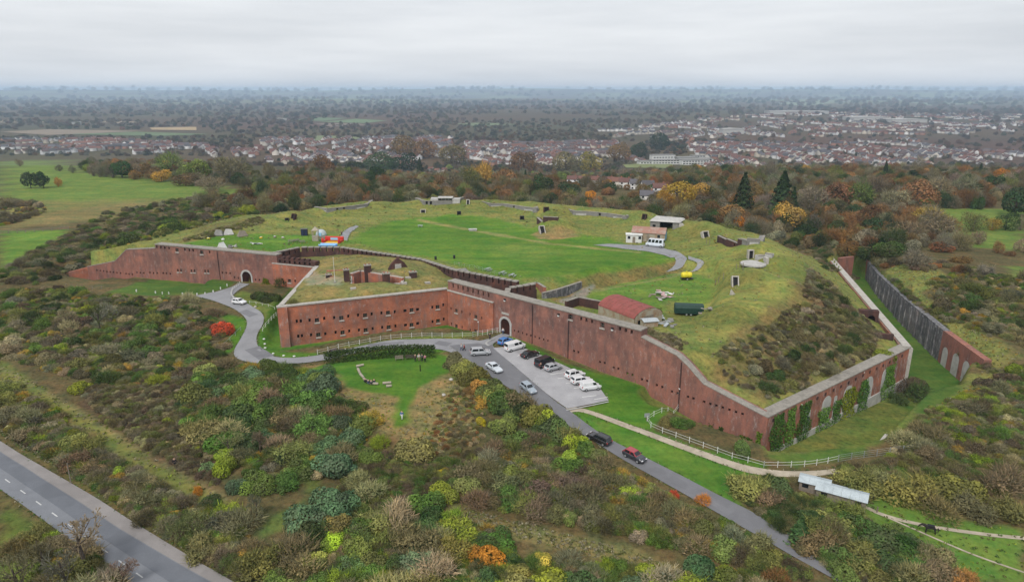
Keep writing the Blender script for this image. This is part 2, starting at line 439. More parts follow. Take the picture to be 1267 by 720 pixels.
def foliage(name, from_attr=False, inst=False):
    """leaf clumps: colour of the plant from the object (or from the mass), light and dark leaves from each leaf's own value"""
    t = NT(name)
    if from_attr:
        col = t.node('ShaderNodeAttribute', attribute_name='lcol').outputs['Color']
    else:
        oi = t.node('ShaderNodeObjectInfo')
        lv = t.node('ShaderNodeAttribute', attribute_name='lv')
        c0 = oi.outputs['Color']
        if inst: c0 = t.node('ShaderNodeAttribute', attribute_name='icol', attribute_type='INSTANCER').outputs['Color']
        dark = t.mix(1.0, c0, (0.45, 0.55, 0.50), 'MULTIPLY')
        lite = t.mix(1.0, c0, (1.9, 1.75, 1.35), 'MULTIPLY')
        col = t.mix(lv.outputs['Fac'], dark, lite)
        lh = t.node('ShaderNodeAttribute', attribute_name='lh')
        dead = t.mix(0.5, c0, (0.125, 0.112, 0.062))
        col = t.mix(lh.outputs['Fac'], col, dead)
        hsv = t.node('ShaderNodeHueSaturation')
        hsv.inputs['Hue'].default_value = 0.5
        v = t.math('ADD', t.math('MULTIPLY', oi.outputs['Random'], 0.5), 0.75)
        t.link(v, hsv.inputs['Value']); t.link(col, hsv.inputs['Color'])
        col = hsv.outputs['Color']
    d = t.node('ShaderNodeBsdfDiffuse'); tr = t.node('ShaderNodeBsdfTranslucent'); mx = t.node('ShaderNodeMixShader')
    mx.inputs[0].default_value = 0.25
    t.link(col, d.inputs['Color']); t.link(col, tr.inputs['Color'])
    t.link(d.outputs[0], mx.inputs[1]); t.link(tr.outputs[0], mx.inputs[2]); t.link(mx.outputs[0], t.out.inputs['Surface'])
    return t.m

def asphalt(name, col, var=0.12, warm=None):
    t = NT(name); b = t.bsdf(0.85, 0, 0.25)
    a = t.noise(0.35, 6, 0.65); f = t.noise(8, 3, 0.7)
    c = t.ramp(a, [(0.3, tuple(x * (1 - var) for x in col)), (0.7, tuple(x * (1 + var) for x in col))])
    c = t.mix(0.5, c, t.ramp(f, [(0.3, (0.8, 0.8, 0.8)), (0.7, (1.15, 1.15, 1.15))]), 'MULTIPLY')
    pk = t.ramp(t.noise(0.12, 3, 0.5), [(0.58, (0, 0, 0)), (0.6, (1, 1, 1))])
    c = t.mix(t.math('MULTIPLY', pk, 0.35), c, tuple(x * 0.72 for x in col))
    t.link(c, b.inputs['Base Color'])
    return t.m

ground_mat()
brick('brick_curtain', (0.165, 0.086, 0.070), (0.250, 0.120, 0.093), (0.315, 0.152, 0.116), (0.100, 0.072, 0.066), (0.44, 0.66), (0.36, 0.30, 0.28), 0.56, -3, 6, (0.31, 0.13, 0.095))
brick('brick_keep', (0.25, 0.098, 0.068), (0.355, 0.130, 0.078), (0.43, 0.155, 0.088), (0.20, 0.135, 0.118), (0.46, 0.64), (0.40, 0.33, 0.30), 0.56)
brick('brick_dark', (0.06, 0.035, 0.03), (0.095, 0.048, 0.04), (0.14, 0.06, 0.045), (0.035, 0.028, 0.028))
brick('brick_flank', (0.22, 0.09, 0.06), (0.30, 0.12, 0.075), (0.36, 0.17, 0.12), (0.16, 0.11, 0.10), (0.45, 0.65), (0.42, 0.37, 0.34), 0.52)
brick('flint_wall', (0.085, 0.085, 0.092), (0.16, 0.155, 0.16), (0.25, 0.245, 0.25), (0.055, 0.056, 0.058), (0.42, 0.6), (0.40, 0.39, 0.39), 0.5)
plain('stone', (0.38, 0.355, 0.32), 0.85, 0.2, 2.0, dirt=(0.22, 0.20, 0.17))
plain('coping_stone', (0.25, 0.23, 0.20), 0.9, 0.22, 1.5, dirt=(0.14, 0.13, 0.11))
plain('concrete', (0.20, 0.193, 0.18), 0.9, 0.2, 1.0, dirt=(0.16, 0.155, 0.14))
plain('pale_render', (0.40, 0.39, 0.37), 0.9, 0.18, 0.9, dirt=(0.28, 0.27, 0.25))
plain('void_shade', (0.012, 0.011, 0.011), 0.9, 0.3)  # near-black colour standing for the darkness inside openings
plain('white_paint', (0.60, 0.60, 0.58), 0.5, 0.08, 1.5, dirt=(0.5, 0.5, 0.46))
plain('road_paint', (0.46, 0.46, 0.455), 0.7, 0.12, 3, dirt=(0.35, 0.35, 0.35))
plain('faded_paint', (0.36, 0.36, 0.355), 0.8, 0.2, 3, dirt=(0.2, 0.2, 0.2))
asphalt('road_main', (0.17, 0.178, 0.195))
asphalt('road_worn', (0.235, 0.235, 0.245))
asphalt('road_dark', (0.155, 0.155, 0.165))
asphalt('parking_surface', (0.32, 0.315, 0.325))
asphalt('cycle_band', (0.225, 0.208, 0.20))
plain('kerb_stone', (0.34, 0.34, 0.33), 0.9, 0.15, 2)
plain('chalk_path', (0.36, 0.31, 0.24), 0.95, 0.2, 0.8, dirt=(0.22, 0.19, 0.13))
plain('bark', (0.075, 0.06, 0.048), 0.95, 0.3, 4)
plain('pale_bark', (0.17, 0.145, 0.125), 0.95, 0.25, 4)
plain('weathered_wood', (0.20, 0.17, 0.135), 0.9, 0.25, 3)
plain('log_wood', (0.33, 0.29, 0.23), 0.9, 0.25, 3)
plain('galvanised', (0.35, 0.37, 0.38), 0.45, 0.15, 2, metal=0.4)
plain('black_metal', (0.02, 0.02, 0.022), 0.5, 0.2)
plain('rubber', (0.018, 0.018, 0.018), 0.85, 0.2)
plain('alloy', (0.4, 0.41, 0.42), 0.4, 0.1, 4, metal=0.5)
plain('tail_red', (0.35, 0.015, 0.012), 0.3, 0.1)
plain('lamp_clear', (0.7, 0.7, 0.72), 0.2, 0.05)
plain('amber', (0.5, 0.2, 0.02), 0.3, 0.1)
plain('number_plate', (0.6, 0.6, 0.55), 0.5, 0.1)
t = NT('window_glass'); b = t.bsdf(0.08, 0, 0.6); b.inputs['Base Color'].default_value = (0.012, 0.015, 0.018, 1)
foliage('leaf'); foliage('leaf_mass', True); foliage('leaf_wild', inst=True)
# ------------------------------------------------------------------ builders
class MB:
    """collects simple solids; build() links them as ONE mesh object"""
    def __init__(s): s.v = []; s.f = []
    def add(s, vs, fs):
        k = len(s.v); s.v += [tuple(map(float, q)) for q in vs]; s.f += [tuple(i + k for i in f) for f in fs]; return s
    def box(s, x0, x1, y0, y1, z0, z1):
        return s.add([(x0, y0, z0), (x1, y0, z0), (x1, y1, z0), (x0, y1, z0), (x0, y0, z1), (x1, y0, z1), (x1, y1, z1), (x0, y1, z1)],
                     [(0, 3, 2, 1), (4, 5, 6, 7), (0, 1, 5, 4), (1, 2, 6, 5), (2, 3, 7, 6), (3, 0, 4, 7)])
    def frustum(s, b, t, z0, z1):
        """b and t: (x0, x1, y0, y1) at the foot and at the top"""
        return s.add([(b[0], b[2], z0), (b[1], b[2], z0), (b[1], b[3], z0), (b[0], b[3], z0), (t[0], t[2], z1), (t[1], t[2], z1), (t[1], t[3], z1), (t[0], t[3], z1)],
                     [(0, 3, 2, 1), (4, 5, 6, 7), (0, 1, 5, 4), (1, 2, 6, 5), (2, 3, 7, 6), (3, 0, 4, 7)])
    def bar(s, a, b, r, n=5, r2=None):
        a = Vector(a); b = Vector(b); d = (b - a).normalized()
        u = d.orthogonal().normalized(); w = d.cross(u); r2 = r if r2 is None else r2
        vs = []
        for q, rr in ((a, r), (b, r2)):
            for i in range(n):
                t = 2 * math.pi * i / n; vs.append(q + (u * math.cos(t) + w * math.sin(t)) * rr)
        return s.add(vs, [tuple(range(n))[::-1], tuple(range(n, 2 * n))] + [(i, (i + 1) % n, n + (i + 1) % n, n + i) for i in range(n)])
    def prism(s, prof, y0, y1):
        """profile in x, z pushed along y"""
        n = len(prof)
        return s.add([(x, y0, z) for x, z in prof] + [(x, y1, z) for x, z in prof],
                     [tuple(range(n)), tuple(range(2 * n - 1, n - 1, -1))] + [(i, n + i, n + (i + 1) % n, (i + 1) % n) for i in range(n)])
    def lathe(s, prof, n=12, c=(0, 0, 0), flat=False):
        vs = []; fs = []
        for r, z in prof:
            for i in range(n):
                t = 2 * math.pi * i / n; vs.append((c[0] + r * math.cos(t), c[1] + r * math.sin(t), c[2] + z))
        for k in range(len(prof) - 1):
            for i in range(n):
                fs.append((k * n + i, k * n + (i + 1) % n, (k + 1) * n + (i + 1) % n, (k + 1) * n + i))
        fs.append(tuple(range(n))[::-1]); fs.append(tuple(range((len(prof) - 1) * n, len(prof) * n)))
        return s.add(vs, fs)
    def mesh(s, name, mat, smooth=False):
        me = bpy.data.meshes.new(name); me.from_pydata(s.v, [], s.f); me.update()
        if mat: me.materials.append(MATS[mat])
        if smooth: me.polygons.foreach_set('use_smooth', [True] * len(me.polygons))
        return me
    def build(s, name, mat, parent=None, loc=None, rz=0.0, smooth=False, bevel=0):
        return obj(name, s.mesh(name, mat, smooth), parent, loc, rz, bevel)
def obj(name, me, parent=None, loc=None, rz=0.0, bevel=0):
    o = bpy.data.objects.new(name, me); COL.objects.link(o)
    if parent is not None: o.parent = parent
    if loc is not None: o.location = loc
    if rz: o.rotation_euler = (0, 0, rz)
    if bevel:
        m = o.modifiers.new('bevel', 'BEVEL'); m.width = bevel; m.segments = 2; m.limit_method = 'ANGLE'
    return o
def tag(o, label, cat, group=None, kind=None):
    o['label'] = label; o['category'] = cat
    if group: o['group'] = group
    o['kind'] = kind or 'thing'
    return o
def empty(name, loc, rz=0.0):
    o = bpy.data.objects.new(name, None); COL.objects.link(o); o.location = loc; o.rotation_euler = (0, 0, rz); o.empty_display_size = 0.5
    return o
def copy_tree(o, parent=None):
    c = o.copy(); COL.objects.link(c); c.parent = parent
    for ch in o.children: copy_tree(ch, c)
    return c
def structure(o): o['kind'] = 'structure'; return o
def np_mesh(name, V, quads, mat, attrs=None, tri=False):
    """mesh from arrays; attrs: name -> (type, domain, data)"""
    me = bpy.data.meshes.new(name)
    n = 3 if tri else 4
    me.vertices.add(len(V)); me.vertices.foreach_set('co', np.ascontiguousarray(V, np.float32).ravel())
    k = len(quads)
    me.loops.add(k * n); me.loops.foreach_set('vertex_index', np.ascontiguousarray(quads, np.int32).ravel())
    me.polygons.add(k); me.polygons.foreach_set('loop_start', np.arange(0, k * n, n, dtype=np.int32))
    me.polygons.foreach_set('loop_total', np.full(k, n, np.int32))
    me.update(calc_edges=True)
    for a, (ty, dom, data) in (attrs or {}).items():
        at = me.attributes.new(a, ty, dom)
        at.data.foreach_set('color' if 'COLOR' in ty else 'value', np.ascontiguousarray(data, np.float32).ravel())
    me.materials.append(MATS[mat])
    return me

# ------------------------------------------------------------------ the ground: one sheet to the horizon
SOIL = (0.095, 0.082, 0.045)
LAWN = (0.062, 0.150, 0.022); PARADE = (0.085, 0.172, 0.028); RAMP = (0.150, 0.175, 0.060); ROOF = (0.172, 0.166, 0.072)
HEATH = (0.085, 0.060, 0.048); STRAW = (0.21, 0.175, 0.09); DITCHG = (0.062, 0.118, 0.028); PATHG = (0.135, 0.150, 0.050); GOLF = (0.115, 0.180, 0.045); TURFY = (0.12, 0.155, 0.045)
gc = np.empty(XX.shape + (4,))
gc[..., :3] = SOIL; gc[..., 3] = 1.0
far = sstep(330, 600, np.hypot(XX, YY))
fcol = np.stack([0.058 + 0.03 * vnoise(XX, YY, 1 / 300.), 0.046 + 0.022 * vnoise(XX + 900, YY, 1 / 420.), 0.042 + 0 * XX], -1)
gc[..., :3] = gc[..., :3] * (1 - far[..., None]) + fcol * far[..., None]
# open downland far off: pale green fields between the woods
dn = sstep(0.5, 0.62, vnoise(XX, YY, 1 / 900.)) * sstep(5200, 8000, YY)
gc[..., :3] = gc[..., :3] * (1 - dn[..., None] * .8) + np.array((0.15, 0.19, 0.10)) * dn[..., None] * .8
JIT = (vnoise(XX, YY, 0.45) - 0.5) * 2.2 + (vnoise(XX + 31, YY + 7, 0.13) - 0.5) * 3.0
def zone(poly, col, rough=0.3, soft=0.8, jit=0.6, amt=1.0, world=False):
    pw = np.asarray(poly, float) if world else TP(poly)
    x0, y0 = pw.min(0) - 8; x1, y1 = pw.max(0) + 8
    j0, j1 = np.searchsorted(GY, (y0, y1)); i0, i1 = np.searchsorted(GX, (x0, x1))
    sl = (slice(max(j0 - 1, 0), j1 + 1), slice(max(i0 - 1, 0), i1 + 1))
    d = poly_dist(XX[sl], YY[sl], pw) + JIT[sl] * jit
    w = (sstep(-soft, soft, d) * amt)[..., None]
    gc[sl] = gc[sl] * (1 - w) + np.array((*col, rough)) * w
def track(pts, width, col, rough=0.4, jit=0.3, amt=1.0, soft=0.5, world=False):
    pw = np.asarray(pts, float) if world else TP(pts)
    x0, y0 = pw.min(0) - 8; x1, y1 = pw.max(0) + 8
    j0, j1 = np.searchsorted(GY, (y0, y1)); i0, i1 = np.searchsorted(GX, (x0, x1))
    sl = (slice(max(j0 - 1, 0), j1 + 1), slice(max(i0 - 1, 0), i1 + 1))
    d = width / 2 - line_dist(XX[sl], YY[sl], pw) + JIT[sl] * jit
    w = (sstep(-soft, soft, d) * amt)[..., None]
    gc[sl] = gc[sl] * (1 - w) + np.array((*col, rough)) * w
# outside the walls
zone([(0, 200), (60, 200), (110, 212), (190, 222), (290, 234), (330, 238), (300, 246), (150, 252), (60, 262), (0, 275)], GOLF, 0.3, 3, 1)
zone([(0, 250), (120, 247), (230, 246), (190, 262), (110, 275), (0, 282)], (0.175, 0.165, 0.075), 1.0, 6, 5, 0.75)
zone([(0, 286), (85, 284), (70, 300), (40, 315), (0, 335)], (0.10, 0.19, 0.035), 0.25, 1.5, .6)
zone([(1150, 258), (1267, 258), (1267, 310), (1200, 306), (1165, 296)], GOLF, 0.25, 2, 1)
zone([(1100, 330), (1160, 335), (1185, 345), (1150, 360), (1175, 395), (1240, 420), (1267, 440), (1230, 470), (1185, 500), (1140, 515), (1160, 480), (1215, 462), (1175, 428), (1140, 385), (1105, 352)], RAMP, 0.9, 1.5, 1.2, 0.9)
zone([(1250, 330), (1267, 330), (1267, 352), (1255, 345)], GOLF, 0.3)
zone([(1075, 600), (1120, 605), (1180, 640), (1267, 655), (1267, 720), (1200, 720), (1100, 660), (1060, 622)], (0.085, 0.16, 0.035), 0.35, 0.8, 0.5)
zone([(375, 452), (405, 446), (470, 438), (545, 434), (570, 445), (590, 470), (600, 500), (570, 540), (530, 560), (495, 545), (470, 530), (430, 505), (400, 480)], STRAW, 0.9, 1.2, 1.0, 0.8)
zone([(385, 455), (410, 447), (470, 440), (545, 436), (566, 446), (556, 462), (520, 480), (505, 520), (490, 530), (483, 515), (492, 492), (460, 486), (430, 478), (420, 462)], LAWN, 0.2, 0.8, 0.4)
zone([(385, 552), (420, 570), (410, 580), (350, 660), (320, 665), (340, 640), (380, 610)], (0.09, 0.15, 0.04), .7, 1, 1, .7)
zone([(372, 455), (400, 452), (420, 470), (395, 470)], LAWN, 0.3)
zone([(0, 446), (40, 470), (120, 520), (200, 570), (255, 605), (285, 625), (270, 632), (225, 608), (150, 565), (60, 505), (0, 468)], PATHG, 0.5, 0.7, 0.5)
track([(0, 454), (60, 487), (110, 517), (160, 548), (215, 580), (280, 618)], 0.7, (0.20, 0.19, 0.11), .5, .1, .8, .4)
zone([(0, 538), (60, 575), (150, 628), (250, 692), (290, 720), (320, 720), (250, 672), (160, 615), (70, 560), (0, 522)], (0.10, 0.105, 0.04), 0.9, .8, .6)
zone([(0, 610), (60, 655), (60, 720), (0, 720)], (0.09, 0.13, 0.035), 0.6, 1, .6)
zone([(260, 386), (310, 395), (305, 410), (296, 430), (278, 437), (285, 415), (290, 402)], LAWN, .3, .5, .3)
zone([(320, 378), (345, 380), (345, 435), (395, 437), (395, 441), (350, 443), (330, 438), (317, 424), (319, 412), (327, 402), (328, 390)], LAWN, .25, .5, .2)
zone([(285, 366), (300, 360), (345, 372), (342, 392), (326, 398)], TURFY, .6, .6, .4)
zone([(130, 362), (165, 352), (186, 342), (290, 349), (285, 355), (255, 364), (190, 366)], DITCHG, .2, .5, .2)
zone([(430, 440), (540, 428), (560, 432), (545, 437), (420, 446)], LAWN, .2, .4, .2)
zone([(700, 510), (745, 500), (800, 486), (845, 500), (805, 518), (803, 530), (870, 555), (950, 575), (940, 590), (905, 590), (880, 575), (800, 548), (740, 522)], LAWN, .2, .5, .2)
zone([(633, 413), (700, 450), (760, 466), (840, 500), (800, 540), (750, 520), (700, 455), (625, 420)], LAWN, .2, .5, .2)
zone([(710, 512), (760, 530), (860, 565), (910, 582), (900, 600), (920, 630), (958, 655), (940, 660), (860, 610), (800, 570), (740, 540)], (0.075, 0.165, 0.030), .25, .5, .2)
zone([(430, 428), (460, 423), (560, 414), (600, 412), (560, 420), (480, 424)], TURFY, .5)
zone([(955, 565), (1000, 560), (1060, 530), (1110, 508), (1125, 515), (1105, 540), (1040, 570), (985, 576)], DITCHG, .3, .8, .5)
zone(DITCHES[3][0], LAWN, .3, .6, .3, 1, True)
zone(DITCHES[2][0], TURFY, .6, .6, .3, 1, True)
zone(DITCHES[0][0], TURFY, .8, .6, .6, .9, True)
zone(DITCHES[1][0], DITCHG, .2, .5, 0, 1, True)
zone([(1120, 500), (1190, 480), (1170, 500), (1140, 515)], DITCHG, .3, .8, .3)
zone([(560, 585), (600, 555), (680, 560), (760, 600), (720, 640), (620, 610), (540, 600), (500, 600)], HEATH, 1, 1.5, 1.5)
zone([(120, 480), (260, 500), (290, 560), (260, 600), (180, 560), (100, 500)], HEATH, 1, 2, 1.5, .9)
track([(570, 630), (640, 655), (700, 668), (780, 690), (850, 712)], 2.6, (0.17, 0.155, 0.075), .9, .5, .9)
track([(680, 470), (700, 500)], 1, SOIL, .5, .1, .01)
# inside
zone(FORT, RAMP, 0.75, 0.6, 0.0, 1.0, True)
zone([(430, 300), (450, 285), (500, 272), (560, 266), (620, 270), (690, 290), (760, 296), (790, 304), (830, 310), (845, 322), (800, 333), (740, 342), (690, 347), (640, 344), (560, 328), (480, 312)], PARADE, 0.35, 2.0, 1.2)
zone([(470, 275), (560, 268), (640, 285), (760, 306), (800, 312), (780, 326), (700, 340), (640, 335), (520, 300)], LAWN, 0.3, 4, 3, .45)
zone([(600, 300), (660, 300), (700, 315), (660, 322), (600, 312)], (0.13, .19, .05), .3, 4, 2, .5)
track([(520, 272), (600, 288), (680, 302), (740, 308), (790, 312)], 2.2, (0.20, 0.205, 0.09), .5, .6, .85, 1.0)
zone([(225, 303), (270, 290), (330, 290), (385, 290), (425, 292), (440, 302), (400, 304), (330, 311), (260, 306)], (0.085, 0.18, 0.03), .3, 1.2, .8)
zone([(735, 352), (820, 338), (870, 330), (900, 345), (880, 380), (830, 372), (800, 400), (760, 400), (730, 372)], (0.105, 0.185, 0.04), .4, 1.5, 1)
track([(690, 372), (712, 358.5), (735, 351.5), (800, 339), (842, 330)], 4.2, (0.15, 0.13, 0.058), .9, .3, .95)
track([(735, 360), (780, 352), (820, 345), (860, 330)], 1.6, (0.20, 0.2, 0.10), .5, .3, .7)
zone([(840, 320), (870, 305), (905, 300), (935, 290), (985, 318), (985, 350), (940, 390), (900, 395), (870, 380), (890, 345)], (0.175, 0.200, 0.065), .55, 2, 1)
zone([(900, 420), (985, 355), (1000, 335), (1040, 370), (1090, 420), (1060, 450), (950, 500), (880, 470)], (0.132, 0.120, 0.055), 1.0, 1.5, 1)
zone([(1000, 335), (1030, 360), (1080, 410), (1040, 440), (980, 460), (960, 440), (1000, 400), (1003, 360)], (0.105, 0.08, 0.055), 1.0, 2, 2, .85)
zone([(225, 300), (245, 282), (320, 268), (310, 280), (270, 292)], (0.12, .11, .05), 1, 1.5, 1.5, .7)
zone(np.array([K0, K1, RW(-4, 0), RW(0, 12), P(560, 331, 8), P(420, 304, 8), P(372, 304, 8), LW(41, 0), K2]), ROOF, 0.7, 0.8, 0.2, 1, True)
for u, v, r_ in ((930, 318, 5), (918, 352, 6), (858, 292, 5), (690, 264, 5), (878, 292, 4), (900, 390, 4)):
    q = T2(u, v); zone([q + r_ * np.array([math.cos(a), math.sin(a)]) for a in np.arange(0, 6.28, .5)], (0.135, 0.145, 0.052), .8, 1.5, .8, .8, True)
zone([(655, 290), (668, 284), (690, 278), (710, 284), (715, 292), (690, 296), (668, 296)], (0.20, 0.165, 0.085), .8, 1.0, .6)
zone([(370, 345), (400, 340), (425, 346), (420, 352), (380, 353)], (0.26, 0.25, 0.21), .5, .5, .5, .8)
zone([(575, 350), (600, 345), (630, 356), (605, 362)], (0.25, 0.235, 0.20), .5, .5, .4, .9)
zone([(690, 372), (718, 358), (735, 352), (720, 372), (705, 380)], (0.20, 0.20, 0.21), .3, .5, .2, .9)
zone(np.array([P(433, 340, 8), P(446, 336, 8), P(500, 345, 8), P(497, 351, 8), P(433, 352, 8)]), (0.16, 0.13, 0.11), .6, .5, 0, .8, True)
V = np.stack([XX.ravel(), YY.ravel(), ZZ.ravel()], -1)
nx, ny = len(GX), len(GY)
_i = (np.arange(ny - 1)[:, None] * nx + np.arange(nx - 1)[None]).ravel()
gme = np_mesh('ground', V, np.stack([_i, _i + 1, _i + nx + 1, _i + nx], -1), 'ground_mat', {'gcol': ('FLOAT_COLOR', 'POINT', gc.reshape(-1, 4))})
gme.polygons.foreach_set('use_smooth', [True] * len(gme.polygons))
ground = structure(obj('ground', gme))

# ------------------------------------------------------------------ roads and paths, laid just above the ground
def resample(p, step):
    p = np.asarray(p, float); d = np.concatenate([[0], np.cumsum(np.linalg.norm(np.diff(p, axis=0), axis=1))])
    n = max(2, int(d[-1] / step) + 1); t = np.linspace(0, d[-1], n)
    return np.stack([np.interp(t, d, p[:, k]) for k in (0, 1)], -1)
def smooth_line(p, it=2):
    p = np.asarray(p, float)
    for _ in range(it):
        q = [p[0]]
        for a, b in zip(p[:-1], p[1:]): q += [a * .75 + b * .25, a * .25 + b * .75]
        q.append(p[-1]); p = np.array(q)
    return p
EDGES = []
def ribbon(name, ea, eb, mat, lift=0.06, step=1.2, across=8, parent=None, smooth=2, world=False):
    """sheet between two edge lines"""
    a = smooth_line(ea if world else TP(ea), smooth); b = smooth_line(eb if world else TP(eb), smooth)
    la = np.linalg.norm(np.diff(a, axis=0), axis=1).sum(); n = max(3, int(la / step))
    def rs(p):
        d = np.concatenate([[0], np.cumsum(np.linalg.norm(np.diff(p, axis=0), axis=1))]); t = np.linspace(0, d[-1], n)
        return np.stack([np.interp(t, d, p[:, k]) for k in (0, 1)], -1)
    a, b = rs(a), rs(b)
    if mat.startswith(('road', 'park', 'cycle', 'chalk')) and across > 2 and mat != 'road_lane':
        if mat == 'cycle_band': EDGES.append((a, b, (1, 0)))
        elif mat == 'road_main': EDGES.append((a, b, (0, 1)))
        else: EDGES.append((a, b, (1, 1)))
    g = np.stack([a + (b - a) * t for t in np.linspace(0, 1, across + 1)], 1)
    z = H(g[..., 0], g[..., 1])
    z = z + lift
    Vv = np.concatenate([g, z[..., None]], -1).reshape(-1, 3)
    m = across + 1
    k = (np.arange(n - 1)[:, None] * m + np.arange(across)[None]).ravel()
    me = np_mesh(name, Vv, np.stack([k, k + m, k + m + 1, k + 1], -1), mat)
    return obj(name, me, parent)
def strip(name, pts, width, mat, lift=0.06, world=False, parent=None, step=1.2, across=2):
    c = np.asarray(pts, float) if world else TP(pts)
    c = resample(smooth_line(c, 2), step)
    tg = np.gradient(c, axis=0); tg /= np.linalg.norm(tg, axis=1)[:, None]
    n = np.stack([-tg[:, 1], tg[:, 0]], -1) * width / 2
    return ribbon(name, c + n, c - n, mat, lift, step, across, parent, 0, True)

main_road = structure(ribbon('main_road', [(-60, 513), (0, 553), (140, 640), (283, 720), (330, 748)], [(-60, 560), (0, 606), (80, 662), (160, 720), (195, 745)], 'road_main', 0.06))
structure(ribbon('cycle_band', [(-60, 511), (0, 546), (140, 630), (283, 717), (330, 745)], [(-60, 519), (0, 559), (130, 644), (262, 720), (310, 750)], 'cycle_band', 0.10, 1.2, 3))
for i in range(16):
    t0 = i * 24.2
    a = np.array((-30.0, 567.0)) ; dd = np.array((235.0, 168.0)) / 289.0
    p0 = a + dd * (i * 22.0) * (1 + i * 0.011); p1 = p0 + dd * (6.5 + i * 0.35)
    strip('lane_marking', [tuple(p0), tuple((p0 + p1) / 2), tuple(p1)], 0.16, 'road_paint', 0.085, parent=main_road, step=0.6, across=1)
asphalt('road_lane', (0.125, 0.133, 0.150)); asphalt('tarmac_patch', (0.165, 0.165, 0.175))
structure(ribbon('worn_lane', [(-60, 519), (0, 560), (130, 645), (262, 721), (310, 751)], [(-60, 536), (0, 580), (108, 654), (212, 721), (250, 748)], 'road_lane', 0.075, 1.2, 4))
acc = structure(ribbon('access_road', [(240, 366.5), (264, 372), (288, 381), (304, 393), (306.7, 402), (299, 418), (289, 433), (290, 443), (309, 449), (340, 451), (373, 450), (404, 445.5), (440, 436), (487, 431), (535, 431), (560, 436), (590, 455)],
       [(262, 362), (280, 362), (295, 370), (309, 377.5), (327, 389), (326, 402), (318, 413), (316.7, 424.5), (324.5, 435.5), (338, 442), (364, 443.5), (404, 438.5), (440, 430), (471, 423), (503, 420), (560, 419), (612, 424)], 'road_worn', 0.12, 1.0))
for a, b, w in (((312, 431), (330, 443), 3.6), ((300, 385), (314, 391), 2.4), ((455, 428), (500, 424.5), 1.6), ((540, 424), (556, 427), 2.2)):
    structure(strip('tarmac_patch', [a, ((a[0] + b[0]) / 2, (a[1] + b[1]) / 2), b], w, 'tarmac_patch', 0.135))
for a, b, w in (((645, 474), (672, 495), 1.4), ((770, 556), (800, 573), 1.2), ((880, 622), (905, 636), 1.5)):
    structure(strip('tarmac_patch', [a, ((a[0] + b[0]) / 2, (a[1] + b[1]) / 2), b], w, 'tarmac_patch', 0.145))
structure(ribbon('gate_approach', [(585, 424), (604, 420), (621, 413)], [(606, 428), (614, 423), (633, 414.5)], 'road_worn', 0.14, .8, 6))
structure(ribbon('far_gate_approach', [(258, 364), (280, 358), (298, 350.5)], [(284, 371), (293, 360), (309, 352)], 'road_worn', 0.14, .8, 6))
structure(ribbon('lower_road', [(556, 428), (572, 441), (600, 462), (640, 488), (690, 520), (727, 541), (760, 563), (840, 608), (905, 645), (961, 677), (1016, 708), (1060, 733)],
       [(608, 424), (612, 432), (640, 456), (668, 481), (700, 506), (745, 539), (800, 567), (860, 598), (915, 625), (975, 660), (1030, 691), (1085, 722)], 'road_dark', 0.13, 1.2))
car_park = structure(ribbon('car_park', [(610, 431), (640, 456), (668, 481), (702, 506)], [(640, 428), (684, 446), (735, 470), (753, 496)], 'parking_surface', 0.145, 1.0, 10, smooth=1))
for a, b in (((735, 495), (752, 492)), ((720, 492), (738, 490)), ((681, 464), (700, 461)), ((690, 469), (699, 468)), ((660, 450), (672, 446)), ((640, 441), (652, 437)), ((710, 481), (718, 480)), ((700, 475), (706, 474)), ((650, 446), (660, 442))):
    strip('bay_line', [a, ((a[0] + b[0]) / 2, (a[1] + b[1]) / 2), b], 0.17, 'white_paint', 0.158, parent=car_park, step=.6, across=1)
structure(ribbon('kerb', [(752.5, 497.5), (700, 508)], [(753.5, 498.3), (701, 509)], 'kerb_stone', 0.2, .6, 1, smooth=0))
structure(strip('verge_kerb', [(605, 429), (600, 426), (606, 421.5), (612, 419.5)], 0.5, 'kerb_stone', 0.24, step=.5))
structure(ribbon('chalk_path', [(700, 505), (713, 502.5), (760, 518), (787, 528), (830, 544), (900, 569), (930, 578), (970, 583), (1010, 583), (1056, 577)],
       [(704, 511), (717, 508), (760, 524), (787, 534), (830, 551), (900, 577), (930, 587), (970, 590), (1010, 590), (1058, 582)], 'chalk_path', 0.06, 1.0, 4))
structure(strip('pony_track', [(1062, 622), (1085, 635), (1120, 645), (1160, 653), (1210, 660), (1290, 668)], 0.8, 'chalk_path', 0.05))
structure(strip('foot_track', [(1070, 628), (1110, 645), (1150, 663), (1200, 685), (1267, 708)], 0.35, 'chalk_path', 0.05))
structure(ribbon('parade_track', [(755, 302), (800, 303), (821, 306.5), (842, 312.5), (851.6, 320), (846.5, 330.5), (827, 336.5)], [(734, 303.5), (776, 308.6), (809, 312.5), (830, 318.5), (837.5, 324.5), (831.5, 332), (824, 336.5)], 'road_worn', 0.10, 1.2, 6))
structure(ribbon('fort_spur', [(851.6, 317), (864, 320.5), (872, 324.5), (869, 330.5), (850, 337)], [(851.6, 321), (860, 324), (864, 327), (861, 331), (846, 338)], 'road_worn', 0.09, 1, 4))
structure(ribbon('inner_lane', [(440, 279), (428, 284), (421, 291), (421, 297)], [(444, 280), (436, 286), (431, 292), (430, 298)], 'road_worn', 0.06, 1, 4))
